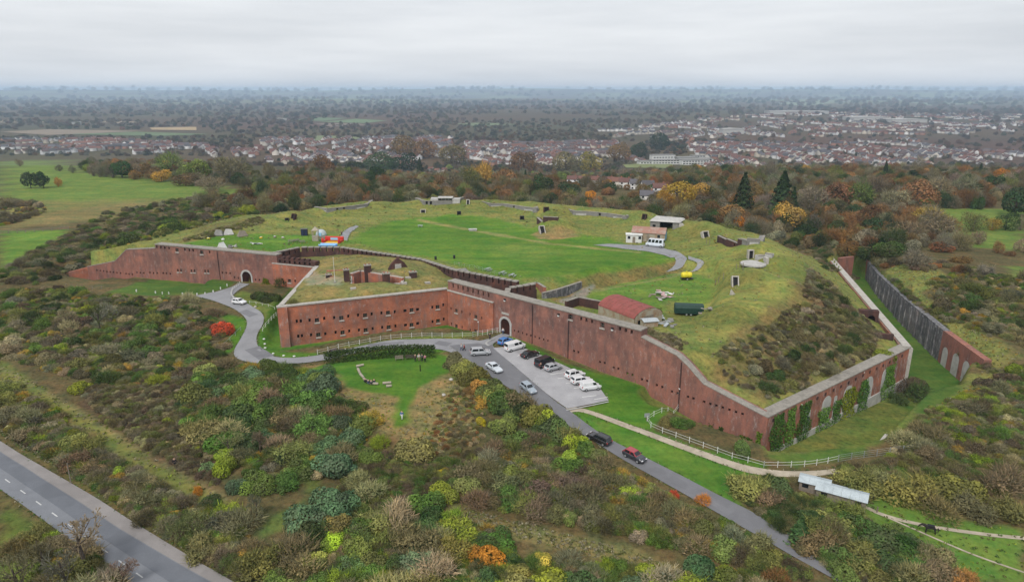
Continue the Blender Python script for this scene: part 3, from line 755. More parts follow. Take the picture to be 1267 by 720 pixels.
# fields on the low ground beyond the hill
for nm, pl, c in (('field', [(185, 158), (243, 157), (243, 161), (188, 160.5)], (0.33, 0.24, 0.13)), ('field', [(0, 163), (60, 160), (180, 162), (60, 167)], (0.20, 0.155, 0.11)),
                  ('field', [(80, 166), (170, 163), (260, 166), (200, 168)], (0.10, 0.14, 0.06)), ('field', [(395, 151), (440, 148), (480, 150), (450, 152.5)], (0.11, 0.165, 0.07)),
                  ('field', [(360, 149), (395, 146), (430, 147), (400, 150)], (0.10, 0.15, 0.07)), ('field', [(390, 153), (440, 152.5), (455, 155), (410, 157)], (0.16, 0.12, 0.09)),
                  ('field', [(0, 150), (60, 151), (60, 153), (0, 153)], (0.22, 0.18, 0.12)), ('field', [(330, 170), (400, 167.5), (480, 171), (380, 174)], (0.14, 0.165, 0.075)),
                  ('field', [(770, 204), (830, 200), (835, 211), (775, 210)], (0.15, 0.17, 0.06)), ('field', [(960, 128), (1020, 125), (1050, 127), (990, 131)], (0.16, 0.19, 0.11)),
                  ('field', [(1120, 127), (1200, 126), (1230, 129), (1150, 131)], (0.15, 0.18, 0.1)), ('field', [(560, 153), (600, 152), (640, 154), (590, 156)], (0.12, 0.15, 0.07)), ('field', [(120, 151.5), (150, 150.5), (180, 152), (140, 153.5)], (0.22, 0.17, 0.11))):
    key = 'field_%d' % len([k for k in MATS if k.startswith('field_')])
    plain(key, c, 0.95, 0.15, 0.02)
    a, b_, c_, d_ = [P(u, v, -62.5) for u, v in pl]
    structure(ribbon('field', [a, b_], [d_, c_], key, 0.9, 60, 10, smooth=0, world=True))
# ------------------------------------------------------------------ walls with real openings
def wall(name, A, B, prof, zbot, thick, openings, mat, parent=None, arches=(), batter=0.0, ends=True):
    """upright wall whose outer face runs A -> B (outside on the right hand of the run); prof: [(s, z top)]; openings: (s, z, w, h) centres, 0.55 m deep;
    arches: (s centre, width, z foot, z spring) round-headed passages cut 1.6 m deep. One mesh."""
    A = np.asarray(A, float); B = np.asarray(B, float)
    L = np.linalg.norm(B - A); d = (B - A) / L; n = np.array([d[1], -d[0]])
    ps = np.array(prof, float)
    top = lambda s: float(np.interp(s, ps[:, 0], ps[:, 1]))
    mb = MB()
    s_min, s_max = ps[0, 0], ps[-1, 0]
    def pt(s, z, off): q = A + d * s - n * off; return (q[0], q[1], z)
    ops = [(s - w / 2, s + w / 2, z - h / 2, z + h / 2, 0.55) for s, z, w, h in openings]
    arcs = []
    for sc, w, z0, zs in arches:
        r = w / 2; k = 12
        for i in range(k):
            t0, t1 = math.pi * i / k, math.pi * (i + 1) / k
            s1, s0 = sc + r * math.cos(t0), sc + r * math.cos(t1)
            zt = zs + r * math.sin((t0 + t1) / 2)
            ops.append((s0, s1, z0, zt, 1.6))
    cuts = {s_min, s_max} | {float(q) for q in ps[:, 0]}
    for o in ops: cuts |= {max(s_min, o[0]), min(s_max, o[1])}
    cuts |= set(np.arange(s_min, s_max, 3.0))
    cuts = sorted(cuts); cl = [cuts[0]]
    for c in cuts[1:]:
        if c - cl[-1] > 1e-4: cl.append(c)
    for s0, s1 in zip(cl[:-1], cl[1:]):
        sm = (s0 + s1) / 2
        col = sorted([o for o in ops if o[0] < sm < o[1]], key=lambda o: o[2])
        z = zbot
        t0, t1 = top(s0 + 1e-6), top(s1 - 1e-6)
        for o in col:
            if o[2] > z: mb.add([pt(s0, z, 0), pt(s1, z, 0), pt(s1, o[2], 0), pt(s0, o[2], 0)], [(0, 1, 2, 3)])
            dp = o[4]
            mb.add([pt(s0, o[2], 0), pt(s1, o[2], 0), pt(s1, o[2], dp), pt(s0, o[2], dp)], [(0, 1, 2, 3)])
            mb.add([pt(s0, o[3], 0), pt(s1, o[3], 0), pt(s1, o[3], dp), pt(s0, o[3], dp)], [(3, 2, 1, 0)])
            mb.add([pt(s0, o[2], dp), pt(s1, o[2], dp), pt(s1, o[3], dp), pt(s0, o[3], dp)], [(0, 1, 2, 3)])
            z = o[3]
        mb.add([pt(s0, z, 0), pt(s1, z, 0), pt(s1, t1, 0), pt(s0, t0, 0)], [(0, 1, 2, 3)])
        mb.add([pt(s0, t0, 0), pt(s1, t1, 0), pt(s1, t1, thick), pt(s0, t0, thick)], [(0, 1, 2, 3)])
        mb.add([pt(s0, zbot, thick), pt(s1, zbot, thick), pt(s1, t1, thick), pt(s0, t0, thick)], [(3, 2, 1, 0)])
    for o in ops:      # sides of the openings
        for s, f in ((o[0], (0, 1, 2, 3)), (o[1], (3, 2, 1, 0))):
            mb.add([pt(s, o[2], 0), pt(s, o[3], 0), pt(s, o[3], o[4]), pt(s, o[2], o[4])], [f])
    for s, f in ((s_min, (0, 1, 2, 3)), (s_max, (3, 2, 1, 0))):
        mb.add([pt(s, zbot, 0), pt(s, top(s), 0), pt(s, top(s), thick), pt(s, zbot, thick)], [f])
    return mb.build(name, mat, parent)
def frame_of(A, B):
    d = (np.asarray(B) - A) / np.linalg.norm(np.asarray(B) - A)
    return d, np.array([d[1], -d[0]]), math.atan2(d[1], d[0])
def coping(parent, A, B, prof, thick, mat='coping_stone', h=0.28, over=0.14, gap=3.2):
    """cap stones along the top of a wall, a length of cap per piece"""
    d, n, _ = frame_of(A, B); A = np.asarray(A, float)
    ps = np.array(prof, float); out = []
    s = ps[0, 0]; end = ps[-1, 0]
    brk = sorted(set(list(np.arange(s, end, gap)) + list(ps[:, 0]) + [end]))
    for s0, s1 in zip(brk[:-1], brk[1:]):
        if s1 - s0 < 0.05: continue
        s0 += 0.012; s1 -= 0.012
        z0, z1 = np.interp(s0, ps[:, 0], ps[:, 1]), np.interp(s1, ps[:, 0], ps[:, 1])
        mb = MB(); vs = []
        for zz in (0.003, h):
            for s_, z_ in ((s0, z0), (s1, z1)):
                for off in (-over, thick + over):
                    q = A + d * s_ - n * off; vs.append((q[0], q[1], z_ + zz))
        mb.add(vs, [(0, 1, 3, 2), (4, 6, 7, 5), (0, 2, 6, 4), (1, 5, 7, 3), (0, 4, 5, 1), (2, 3, 7, 6)])
        out.append(mb.build('coping_stone', mat, parent))
    return out
_wm = {}
def window_mesh(kind, w, h):
    k = (kind, round(w, 2), round(h, 2))
    if k in _wm: return _wm[k]
    if kind == 'void': _wm[k] = MB().box(-w / 2 + .004, w / 2 - .004, -0.03, 0.03, -h / 2 + .004, h / 2 - .004).mesh('loophole', 'void_shade')  # solid dark panel in the recess, its shade put into the colour
    if kind == 'pane': _wm[k] = MB().box(-w / 2 + .06, w / 2 - .06, -0.02, 0.02, -h / 2 + .06, h / 2 - .06).mesh('pane', 'window_glass')
    if kind == 'frame':
        mb = MB(); t = 0.06
        mb.box(-w / 2 + .002, -w / 2 + t, -.04, .04, -h / 2 + .002, h / 2 - .002); mb.box(w / 2 - t, w / 2 - .002, -.04, .04, -h / 2 + .002, h / 2 - .002)
        mb.box(-w / 2 + t, w / 2 - t, -.04, .04, h / 2 - t, h / 2 - .002); mb.box(-w / 2 + t, w / 2 - t, -.04, .04, -h / 2 + .002, -h / 2 + t)
        mb.box(-.025, .025, -.035, -.021, -h / 2 + t, h / 2 - t); mb.box(-w / 2 + t, -.025, -.035, -.021, -.03, .03); mb.box(.025, w / 2 - t, -.035, -.021, -.03, .03)
        _wm[k] = mb.mesh('window', 'weathered_wood')
    if kind == 'sill': _wm[k] = MB().box(-w / 2 - .14, w / 2 + .14, -.16, .3, -.3, 0).mesh('sill', 'stone')
    if kind == 'head': _wm[k] = MB().box(-w / 2 - .12, w / 2 + .12, -.03, .2, 0, .22).mesh('lintel', 'coping_stone')
    return _wm[k]
def fit_openings(parent, A, B, items):
    """items: (s, z, w, h, kind); kind loophole | window | slit"""
    d, n, rz = frame_of(A, B); A = np.asarray(A, float)
    for s, z, w, h, kind in items:
        q = A + d * s - n * 0.46
        if kind == 'loophole':
            obj('loophole', window_mesh('void', w, h), parent, (q[0], q[1], z), rz)
        else:
            q2 = A + d * s - n * 0.34
            wd = obj('window', window_mesh('frame', w, h), parent, (q2[0], q2[1], z), rz)
            obj('pane', window_mesh('pane', w, h), wd, (0, 0.0, 0))
            obj('sill', window_mesh('sill', w, h), wd, (0, -0.34, -h / 2 - 0.003))
def from_px(lst, A, B, off, sc, w, h, kind):
    out = []
    for (a, b) in lst:
        s, z = on_wall(off[0] + a / sc, off[1] + b / sc, A, B)
        out.append((s, z, w, h, kind))
    return out

# ---- entrance front (right of the gate), running down to the ditch corner
RA, RB = RW(0), RW(10)
r_prof = [(KS + 0.3, 8.9), (34.6, 8.9), (34.62, 7.6), (42.7, 5.8), (45, 4.4), (48.6, 1.6), (54.3, 0.3), (S_C, -1.2)]
it = []
z5 = ((600, 340), 7.2)
it += from_px([(263, 497), (298, 508), (335, 520), (372, 532), (409, 543), (447, 553), (485, 566), (523, 578), (561, 588)], RA, RB, *z5, 0.42, 0.55, 'loophole')
it += from_px([(793, 680), (832, 690)], RA, RB, *z5, 0.5, 0.6, 'loophole')
z6 = ((730, 380), 5.144)
it += from_px([(63, 350), (93, 356), (150, 385), (180, 393), (238, 422), (270, 432), (330, 460), (363, 470), (425, 497), (459, 509), (521, 538), (557, 549), (623, 571), (658, 582), (727, 602)], RA, RB, *z6, 0.5, 0.6, 'loophole')
it += from_px([(52, 275), (90, 287), (126, 297), (164, 309), (203, 322), (242, 335), (281, 347)], RA, RB, (860, 440), 4.8, 0.5, 0.6, 'loophole')
it = [(s, z, w, h, k) for s, z, w, h, k in it]
for u, v in ((719, 394.4), (725.5, 396.2), (732.3, 398.3), (767, 406.2), (774.3, 408.8), (781.5, 410.7)):
    s, _ = on_wall(u, v, RA, RB); it.append((s, 8.2, 0.55, 0.85, 'loophole'))
for u in (706, 745.6):
    s, _ = on_wall(u, 395, RA, RB); it.append((s, 8.0, 1.0, 1.1, 'window'))
gate_s = on_wall(625.5, 400, RA, RB)[0]
k_upper = [(KS + 2.2 + i * 1.75, 8.05, 0.5, 1.1, 'loophole') for i in range(8)]
rw = wall('curtain_wall', RA, RB, r_prof, -13, 2.4, [o[:4] for o in it + k_upper], 'brick_curtain', arches=[(gate_s, 2.9, -0.6, 1.9)])
tag(rw, 'long dark red brick fort wall behind the car park, with entrance arch and sloping end', 'wall')
fit_openings(rw, RA, RB, it + k_upper)
coping(rw, RA, RB, r_prof[:2], 2.4, h=0.22, gap=3.4); coping(rw, RA, RB, r_prof[2:], 1.6, h=0.18, over=0.05, gap=2.6)
def gate(parent, A, B, s, w, z0, zs, plaque=True):
    d, n, rz = frame_of(A, B); A = np.asarray(A, float)
    q = A + d * s
    r = w / 2
    # pale surround of voussoirs, each stone a piece
    k = 13
    g = obj('gate_surround', None, parent)
    bpy.data.objects.remove(g)
    sur = MB().box(-r - .5, -r - .01, -.16, .02, z0, zs).build('gate_surround', 'pale_render', parent, (q[0], q[1], 0), rz)
    MB().box(r + .01, r + .5, -.16, .02, z0, zs).build('jamb', 'pale_render', sur)
    for i in range(k):
        t0, t1 = math.pi * i / k + .01, math.pi * (i + 1) / k - .01
        mb = MB(); vs = []
        for y in (-.18, .02):
            for rr, tt in ((r + .01, t0), (r + .01, t1), (r + .55, t1), (r + .55, t0)):
                vs.append((rr * math.cos(tt), y, zs + rr * math.sin(tt)))
        mb.add(vs, [(0, 1, 2, 3), (7, 6, 5, 4), (0, 4, 5, 1), (1, 5, 6, 2), (2, 6, 7, 3), (3, 7, 4, 0)]).build('voussoir', 'pale_render', sur)
    # one leaf shut, one open on a black sheet standing for the unlit passage
    q2 = q - n * 1.5
    MB().box(-r + .02, r - .02, -.02, .02, z0, zs + r * .9).build('passage', 'void_shade', parent, (q2[0], q2[1], 0), rz)
    q3 = q - n * 1.2
    lf = MB().box(-r + .05, -.25, -.05, .05, z0, zs + .1).build('gate_leaf', 'pale_render', parent, (q3[0], q3[1], 0), rz)
    for i in range(4):
        MB().box(-r + .18 + i * .27, -r + .24 + i * .27, -.09, -.052, z0 + .05, zs + .05).build('gate_bar', 'white_paint', lf)
    if plaque:
        MB().box(-1.1, 1.1, -.14, .01, zs + r + 1.0, zs + r + 1.5).build('plaque', 'stone', parent, (q[0], q[1], 0), rz)
gate(rw, RA, RB, gate_s, 2.9, -0.6, 1.9)
# pilaster strips at the bends
for u in (658.5, 703, 845):
    s, _ = on_wall(u, 430, RA, RB)
    q = RW(s, -0.06)
    MB().box(-.12, .12, -.06, .08, -7, min(8.5, np.interp(s, [p[0] for p in r_prof], [p[1] for p in r_prof]) - .3)).build('drain_pipe', 'brick_dark', rw, (q[0], q[1], 0), frame_of(RA, RB)[2])

# ---- keep: two-storey brick casemates, standing proud of the curtain
z3, z4 = ((330, 360), 8.0), ((440, 340), 6.335)
kf = []
small = [(298, 300), (338, 298), (425, 290), (570, 272), (668, 265), (808, 250), (905, 240), (1040, 228), (313, 448), (350, 444), (440, 435), (581, 425), (683, 410), (818, 397), (914, 388), (1050, 373)]
big = [(498, 290), (740, 268), (975, 242), (512, 435), (752, 412), (981, 388)]
KA, KB = K0, K1
kf += from_px(small, KA, KB, *z3, 0.52, 0.85, 'loophole') + from_px(big, KA, KB, *z3, 1.0, 1.05, 'window')
kf += from_px([(203, 300), (307, 290), (602, 255), (688, 237), (209, 413), (313, 402), (604, 368), (692, 348)], KA, KB, *z4, 0.52, 0.85, 'loophole')
kf += from_px([(388, 282), (486, 272), (392, 395), (487, 382)], KA, KB, *z4, 0.8, 0.8, 'loophole')
kf += from_px([(255, 298), (440, 277), (643, 253), (260, 412), (440, 393), (647, 362)], KA, KB, *z4, 1.0, 1.05, 'window')
KL = np.linalg.norm(K1 - K0)
vents = [(s, z + 1.15, .2, .2, 'loophole') for s, z, w, h, k in kf if k == 'window']
kp = wall('keep', K0, K1, [(0, 6.7), (KL, 6.7)], -13, 2.2, [o[:4] for o in kf + vents], 'brick_keep')
tag(kp, 'two-storey orange-red brick keep with grass roof and rows of small windows', 'fort building')
fit_openings(kp, KA, KB, kf + vents)
coping(kp, K0, K1, [(-0.15, 6.7), (KL, 6.7)], 0.9, 'stone', 0.3, 0.16, 4)
# pale mended bands of the face
for s0, s1, z0, z1 in ((0.02, .9, -4, 0.2),):
    d, n, rz = frame_of(K0, K1); q = K0
    MB().box(s0, s1, -.05, .02, z0, z1).build('plinth', 'coping_stone', kp, (q[0], q[1], 0), rz)
sf = from_px([(757, 265), (841, 291), (905, 308), (996, 338), (760, 383), (843, 410), (907, 432)], RA, RB, *z4, 0.5, 0.8, 'loophole') + from_px([(797, 280), (950, 328), (798, 400), (948, 440)], RA, RB, *z4, .95, 1.0, 'window')
F0, F1 = RW(KS, -0.35), RW(-5.6, -0.35)
sf = [(s - KS, z, w, h, k) for s, z, w, h, k in sf]
kf2 = wall('flank_casemates', F0, F1, [(0.4, 6.5), (-5.6 - KS, 6.5)], -13, 0.75, [o[:4] for o in sf], 'brick_keep', kp)
fit_openings(kf2, F0, F1, sf)
coping(kf2, F0, F1, [(0.4, 6.5), (-5.6 - KS, 6.5)], 0.5, 'stone', 0.26, 0.14, 4)
kside = wall('side_wall', K2, K0, [(0, 6.7), (np.linalg.norm(K0 - K2), 6.7)], -13, 2.2, [], 'brick_keep', kp)
coping(kside, K2, K0, [(0, 6.7), (np.linalg.norm(K0 - K2) - 1.1, 6.7)], 0.9, 'stone', 0.3, 0.16, 4)
# sunk court in the grass roof
for i in range(len(COURT)):
    a, b_ = COURT[i], COURT[(i + 1) % len(COURT)]
    L_ = np.linalg.norm(b_ - a)
    ztop = 8.6 if i in (0, 1) else 7.9
    ow = wall('court_wall', b_, a, [(-.05, ztop), (L_ + .05, ztop)], 2, 1.0, [(L_ * t, 6.2, .8, 1.3) for t in ((.25, .5, .75) if i == 1 else ())], 'brick_keep', kp) if True else None
    if i == 1: fit_openings(ow, b_, a, [(L_ * t, 6.2, .8, 1.3, 'loophole') for t in (.25, .5, .75)])
    coping(ow, b_, a, [(0, ztop), (L_, ztop)], .5, 'stone', .15, .05, 2.5)
def stack(u, v, z, w, dpt, h, name='chimney_stack'):
    q = P(u, v, z)
    o = MB().box(-w / 2, w / 2, -dpt / 2, dpt / 2, z - 3, z + h).build(name, 'brick_dark', kp, (q[0], q[1], 0), frame_of(K0, K1)[2])
    MB().box(-w / 2 - .1, w / 2 + .1, -dpt / 2 - .1, dpt / 2 + .1, z + h + .003, z + h + .22).build('cap', 'coping_stone', o)
    for k in (-.28, .28): MB().lathe([(.14, z + h + .22), (.17, z + h + .5), (.12, z + h + .55)], 8, (k * w, 0, 0)).build('chimney_pot', 'brick_keep', o)
stack(429.5, 351, 7.8, 1.3, 1.3, 3.6); stack(455, 337, 8.6, 1.7, 1.4, 1.9); stack(478, 347.5, 8.3, 1.7, 1.4, 1.9); stack(511, 341, 8.6, 1.8, 1.2, .9)
stack(407, 345, 7.7, 1.5, 1.0, 1.1); stack(562, 340, 7.3, 1.2, 1.2, .7)
q = P(493, 337, 8.6); rzk = frame_of(K0, K1)[2]
gab = MB().add([(-2.4, 0, 5), (2.4, 0, 5), (2.6, 0, 9.3), (1.8, 0, 10.7), (.25, 0, 12.0), (-.25, 0, 12.0), (-1.8, 0, 10.7), (-2.6, 0, 9.3)] + [(-2.4, .8, 5), (2.4, .8, 5), (2.6, .8, 9.3), (1.8, .8, 10.7), (.25, .8, 12.0), (-.25, .8, 12.0), (-1.8, .8, 10.7), (-2.6, .8, 9.3)],
      [tuple(range(8)), tuple(range(15, 7, -1))] + [(i, 8 + i, 8 + (i + 1) % 8, (i + 1) % 8) for i in range(8)]).build('gable', 'brick_dark', kp, (q[0], q[1], .35), rzk)
MB().box(-.85, .85, -.07, -.003, 8.4, 10.6).build('gable_door_frame', 'stone', gab)
MB().box(-.6, .6, -.12, -.073, 8.4, 10.3).build('gable_door', 'pale_render', gab)
# low walls and pad at the flagpole end of the roof
for a, b_, h in (((408, 345), (428, 346.5), .9), ((404, 337), (430, 336), .7), ((398, 350), (420, 351.5), .4)):
    A_, B_ = P(*a, 7.8), P(*b_, 7.8)
    wall('low_wall', A_, B_, [(0, 7.6 + h), (np.linalg.norm(B_ - A_), 7.6 + h)], 5, .5, [], 'brick_keep', kp)
q = T(565, 337); MB().box(-3, 3, -1.6, 1.6, -.6, .55).build('roof_slab', 'concrete', kp, q, rzk)
q = T(600, 351); MB().box(-3.6, 3.6, -1.7, 1.7, -.5, .16).build('roof_pad', 'concrete', kp, q, frame_of(RA, RB)[2])
for u, v in ((437, 357.5), (500, 351), (529, 350.5), (505, 344)):
    q = T(u, v); MB().box(-.7, .7, -.4, .4, -.3, .35).build('vent_block', 'stone', kp, q, rzk)
# flagpole, a thing of its own on the roof
q = T(414.5, 349.5)
fp = MB().bar((0, 0, 0), (0, 0, 6.4), .07, 8, .045).build('flagpole', 'white_paint', None, q)
MB().lathe([(.02, 6.4), (.1, 6.46), (.1, 6.54), (.02, 6.6)], 8).build('finial', 'white_paint', fp); MB().box(-.3, .3, -.3, .3, -.1, .15).build('base', 'concrete', fp)
tag(fp, 'bare white flagpole on the grass roof of the keep', 'flagpole')

# ---- far front (left), with its own gate
LA, LB = L0, L1
zA, zB = ((60, 290), 7.92), ((190, 290), 7.92)
li = from_px([(475, 352), (507, 355), (540, 360), (573, 366), (605, 369), (637, 372), (671, 377), (707, 380), (760, 386), (790, 390), (822, 392), (868, 374), (901, 376), (936, 379), (995, 375), (1030, 380), (1065, 380), (1125, 380), (1157, 383), (1192, 386)], LA, LB, *zA, 0.5, 0.6, 'loophole')
li += from_px([(35, 380), (93, 380), (127, 382), (165, 386), (675, 375), (712, 378), (750, 382), (793, 422), (830, 428), (1000, 445), (1038, 448)], LA, LB, *zB, .5, .6, 'loophole')
for x0, y0 in ((255, 357), (388, 362), (522, 365)):
    li += from_px([(x0 - 16, y0 - 3), (x0 + 14, y0 - 3)], LA, LB, *zB, .62, .95, 'window')
for a in (33, 72, 110, 150, 303, 347, 384, 543):
    s, _ = on_wall(190 + a / 7.92, 306, LA, LB); li.append((s, 8.2, .6, .85, 'loophole'))
for a in (230, 468):
    s, _ = on_wall(190 + a / 7.92, 309, LA, LB); li.append((s, 7.8, 1.2, 1.1, 'window'))
lgs = on_wall(190 + 912 / 7.92, 340, LA, LB)[0]
sT = float((T1 - L0) @ LD)
l_prof = [(sT, -0.8), (on_wall(142, 323.5, LA, LB)[0], 2.1), (on_wall(156, 309.6, LA, LB)[0], 6.3), (-.32, 7.7), (-.3, 8.9), (LK - 13.0, 8.9)]
lw = wall('curtain_wall', LA, LB, l_prof, -13, 2.4, [o[:4] for o in li], 'brick_curtain', arches=[(lgs, 3.2, -1.4, 1.6)])
tag(lw, 'dark red brick fort wall above the lawn, with pale arched gate', 'wall')
fit_openings(lw, LA, LB, li)
coping(lw, LA, LB, l_prof[4:], 2.4, h=.3, gap=3.6); coping(lw, LA, LB, l_prof[:4], 1.5, h=.2, over=.05, gap=3)
gate(lw, LA, LB, lgs, 3.2, -1.4, 1.6, False)
s, _ = on_wall(271.5, 335, LA, LB); q = LW(s, -.06)
MB().box(-.13, .13, -.06, .08, -4, 8.6).build('drain_pipe', 'brick_dark', lw, (q[0], q[1], 0), frame_of(LA, LB)[2])
# proud orange casemate beside it, joined to the keep's side
J0, J1 = LW(LK - 14.6, -.35), LW(LK + .2, -.35)
ji = [(s - (LK - 14.6), z, w, h, k) for s, z, w, h, k in from_px([(498, 205), (568, 213), (502, 218)], LA, LB, (240, 300), 4.5, .6, .8, 'loophole') + from_px([(536, 213)], LA, LB, (240, 300), 4.5, 1.1, 1.0, 'window')]
kf3 = wall('far_casemates', J0, J1, [(0, 6.5), (14.8, 6.5)], -13, .75, [o[:4] for o in ji], 'brick_keep', kp)
fit_openings(kf3, J0, J1, ji)
coping(kf3, J0, J1, [(0, 6.5), (14.8, 6.5)], .5, 'stone', .26, .14, 4)
kup = wall('far_parapet', LA, LB, [(LK - 12.99, 8.0), (LK, 8.0)], -13, 2.3, [(LK - 12 + 1.7 * i, 7.35, .6, .8) for i in range(7)], 'brick_dark', kp)
fit_openings(kup, LA, LB, [(LK - 12 + 1.7 * i, 7.35, .6, .8, 'loophole') for i in range(7)])
for i in range(6):
    q = LW(LK - 11.2 + 1.7 * i, 1.1)
    MB().box(-.5, .5, -1.0, .2, 8.004, 8.6 + .25 * (i == 1)).build('merlon', 'brick_dark', kup, (q[0], q[1], 0), frame_of(LA, LB)[2])
# end of the far front folding away into the ditch
tw = wall('end_wall', T0, T1 + (0.0, 0.0), [(0, -3.4), (5, -2.2), (np.linalg.norm(T1 - T0), -1.0)], -13, 1.2, [], 'brick_keep', None)
tag(tw, 'crumbling lime-streaked red brick end of the fort wall beside dark shrubs', 'wall')

# ---- loopholed wall behind the keep, and the short return behind the entrance front: merlons one by one
def merlon_wall(name, pts, zt, zb, label, thick=1.2, step=1.75, closed_first=0, mat='brick_dark'):
    root = None
    for (A_, B_) in zip(pts[:-1], pts[1:]):
        A_ = np.asarray(A_, float); B_ = np.asarray(B_, float); L_ = np.linalg.norm(B_ - A_)
        w_ = wall(name if root is None else 'wall_length', A_, B_, [(0, zt - 1.5), (L_ + .05, zt - 1.5)], zb, thick, [], mat, root)
        if root is None: root = w_
        d, n, rz = frame_of(A_, B_)
        k = max(1, int(L_ / step)); st = L_ / k
        me = MB().box(-(st - .5) / 2, (st - .5) / 2, .0, thick, zt - 1.497, zt - .2).mesh('merlon', mat)
        mc = MB().box(-(st - .38) / 2, (st - .38) / 2, -.08, thick + .08, zt - .197, zt).mesh('cap_stone', 'coping_stone')
        for i in range(k):
            q = A_ + d * (st * (i + .5))
            m = obj('merlon', me, root, (q[0], q[1], 0), rz); obj('cap_stone', mc, m)
    return tag(root, label, 'wall')
inner_pts = [P(330, 316, 9) + (1.0, 1.5), P(372, 307, 9), P(420, 307, 9), P(520, 322, 9), P(560, 335, 9), P(640, 350, 9)]
merlon_wall('merlon_wall', inner_pts, 9.3, 2, 'dark loopholed brick wall running between the keep roof and the parade lawn')
merlon_wall('merlon_wall', [RW(-3, 2.6), P(632, 356.5, 9), P(664, 351.5, 9)], 9.1, 1, 'short dark crenellated wall joining the entrance wall near the sunken lane')
# sunken lane walls by the hut
for nm, pts, zt, m, lab in (('retaining_wall', [(672, 371), (690, 366.5), (708, 360.5), (720, 356.5)], 6.3, 'flint_wall', 'dark flint retaining wall under the parade bank, beside the sunken lane'),
                       ('retaining_wall', [(701, 381), (716, 376), (742, 381)], 6.2, 'brick_dark', 'low brick yard wall between sunken lane and rusty hut'),
                       ('retaining_wall', [(652, 364), (664, 362), (673, 368)], 7.2, 'brick_keep', 'small orange brick wall end at the head of the sunken lane')):
    pw = [P(u, v, 4.6) for u, v in pts]; root = None
    for A_, B_ in zip(pw[:-1], pw[1:]):
        L_ = np.linalg.norm(B_ - A_)
        w_ = wall(nm if root is None else 'wall_length', A_, B_, [(0, zt), (L_ + .03, zt)], 0, .6, [], m, root)
        coping(w_, A_, B_, [(0, zt), (L_, zt)], .6, gap=3, h=.12, over=.05)
        root = root or w_
    tag(root, lab, 'wall')

# ---- flank over the right ditch: ivy-hung, patched brick with blind arches
CL = np.linalg.norm(D - C)
fl_prof = [(0, -1.2), (CL, -1.2)]
cd_items = []
arch_px = [(1024, 470), (1018, 480), (1052, 468), (1062, 466), (1090, 455)]
fw = wall('flank_wall', C, D, fl_prof, -15, 2.4, [], 'brick_flank')
tag(fw, 'ivy-hung patched brick flank wall above the grassy ditch', 'wall')
coping(fw, C, D, fl_prof, 2.3, 'coping_stone', .22, .08, 2.2)
dC, nC, rC = frame_of(C, D)
def blind_arch(s, w, z0, zs, mat='pale_render'):
    q = C + dC * s; r = w / 2
    vs = [(-r, -.05, z0), (r, -.05, z0)] + [(r * math.cos(math.pi * i / 12), -.05, zs + r * math.sin(math.pi * i / 12)) for i in range(13)]
    n_ = len(vs); vs2 = [(x, .05, z) for x, y, z in vs]
    MB().add(vs + vs2, [tuple(range(n_)), tuple(range(2 * n_ - 1, n_ - 1, -1))] + [(i, n_ + i, n_ + (i + 1) % n_, (i + 1) % n_) for i in range(n_)]).build('blind_arch', mat, fw, (q[0], q[1], 0), rC)
for s, w, z0, zs in ((14, 2.2, -9, -4.6), (21, 3.4, -9.3, -4.6), (24.5, 1.2, -9.4, -4.4), (29.5, 3.6, -9.6, -4.8), (38.5, 3.6, -10.4, -5.2), (46, 3.2, -10.8, -5.0)): blind_arch(s, w, z0, zs)
MB().box(0.3, CL - .3, -.22, .03, -15, -8.6).build('plinth', 'pale_render', fw, (C[0], C[1], 0), rC)
for i in range(18):
    s = 2 + i * 3; q = C + dC * s
    MB().box(-.3, .3, -.1, .04, -2.5, -1.9).build('corbel', 'brick_dark', fw, (q[0], q[1], 0), rC)
EL = np.linalg.norm(E - D)
fw2 = wall('ditch_wall', D, E + (E - D) / EL * 8, [(0, -1.2), (EL + 8, -1.2)], -15, 2.0, [], 'brick_flank')
tag(fw2, 'brick scarp wall with pale coping running back along the green ditch', 'wall')
coping(fw2, D, E, [(0, -1.2), (EL + 8, -1.2)], 1.6, 'stone', .3, .1, 4)
dq = D + (D - C) / CL * .0
MB().box(-.5, .9, -.35, .5, -13, -1.25).build('quoin', 'stone', fw2, (D[0], D[1], 0), frame_of(D, E)[2])
# arched chamber let into the slope behind that wall
q = T(1078, 392)
ch = wall('arched_chamber', P(1062, 396, -1.5), P(1083, 397.5, -1.5), [(0, 1.2), (4.6, 1.2)], -5, 1.6, [], 'brick_dark', arches=[(3.0, 1.7, -2.4, -.9)])
tag(ch, 'small brick arched chamber in the slope above the ditch', 'chamber')
sl = wall('sunk_wall', P(1034, 414, -.5), P(1108, 417, -.5), [(0, 0.1), (13, 0.1)], -5, .9, [], 'brick_dark')
tag(sl, 'long low dark brick wall crossing the slope above the ivy flank', 'wall')
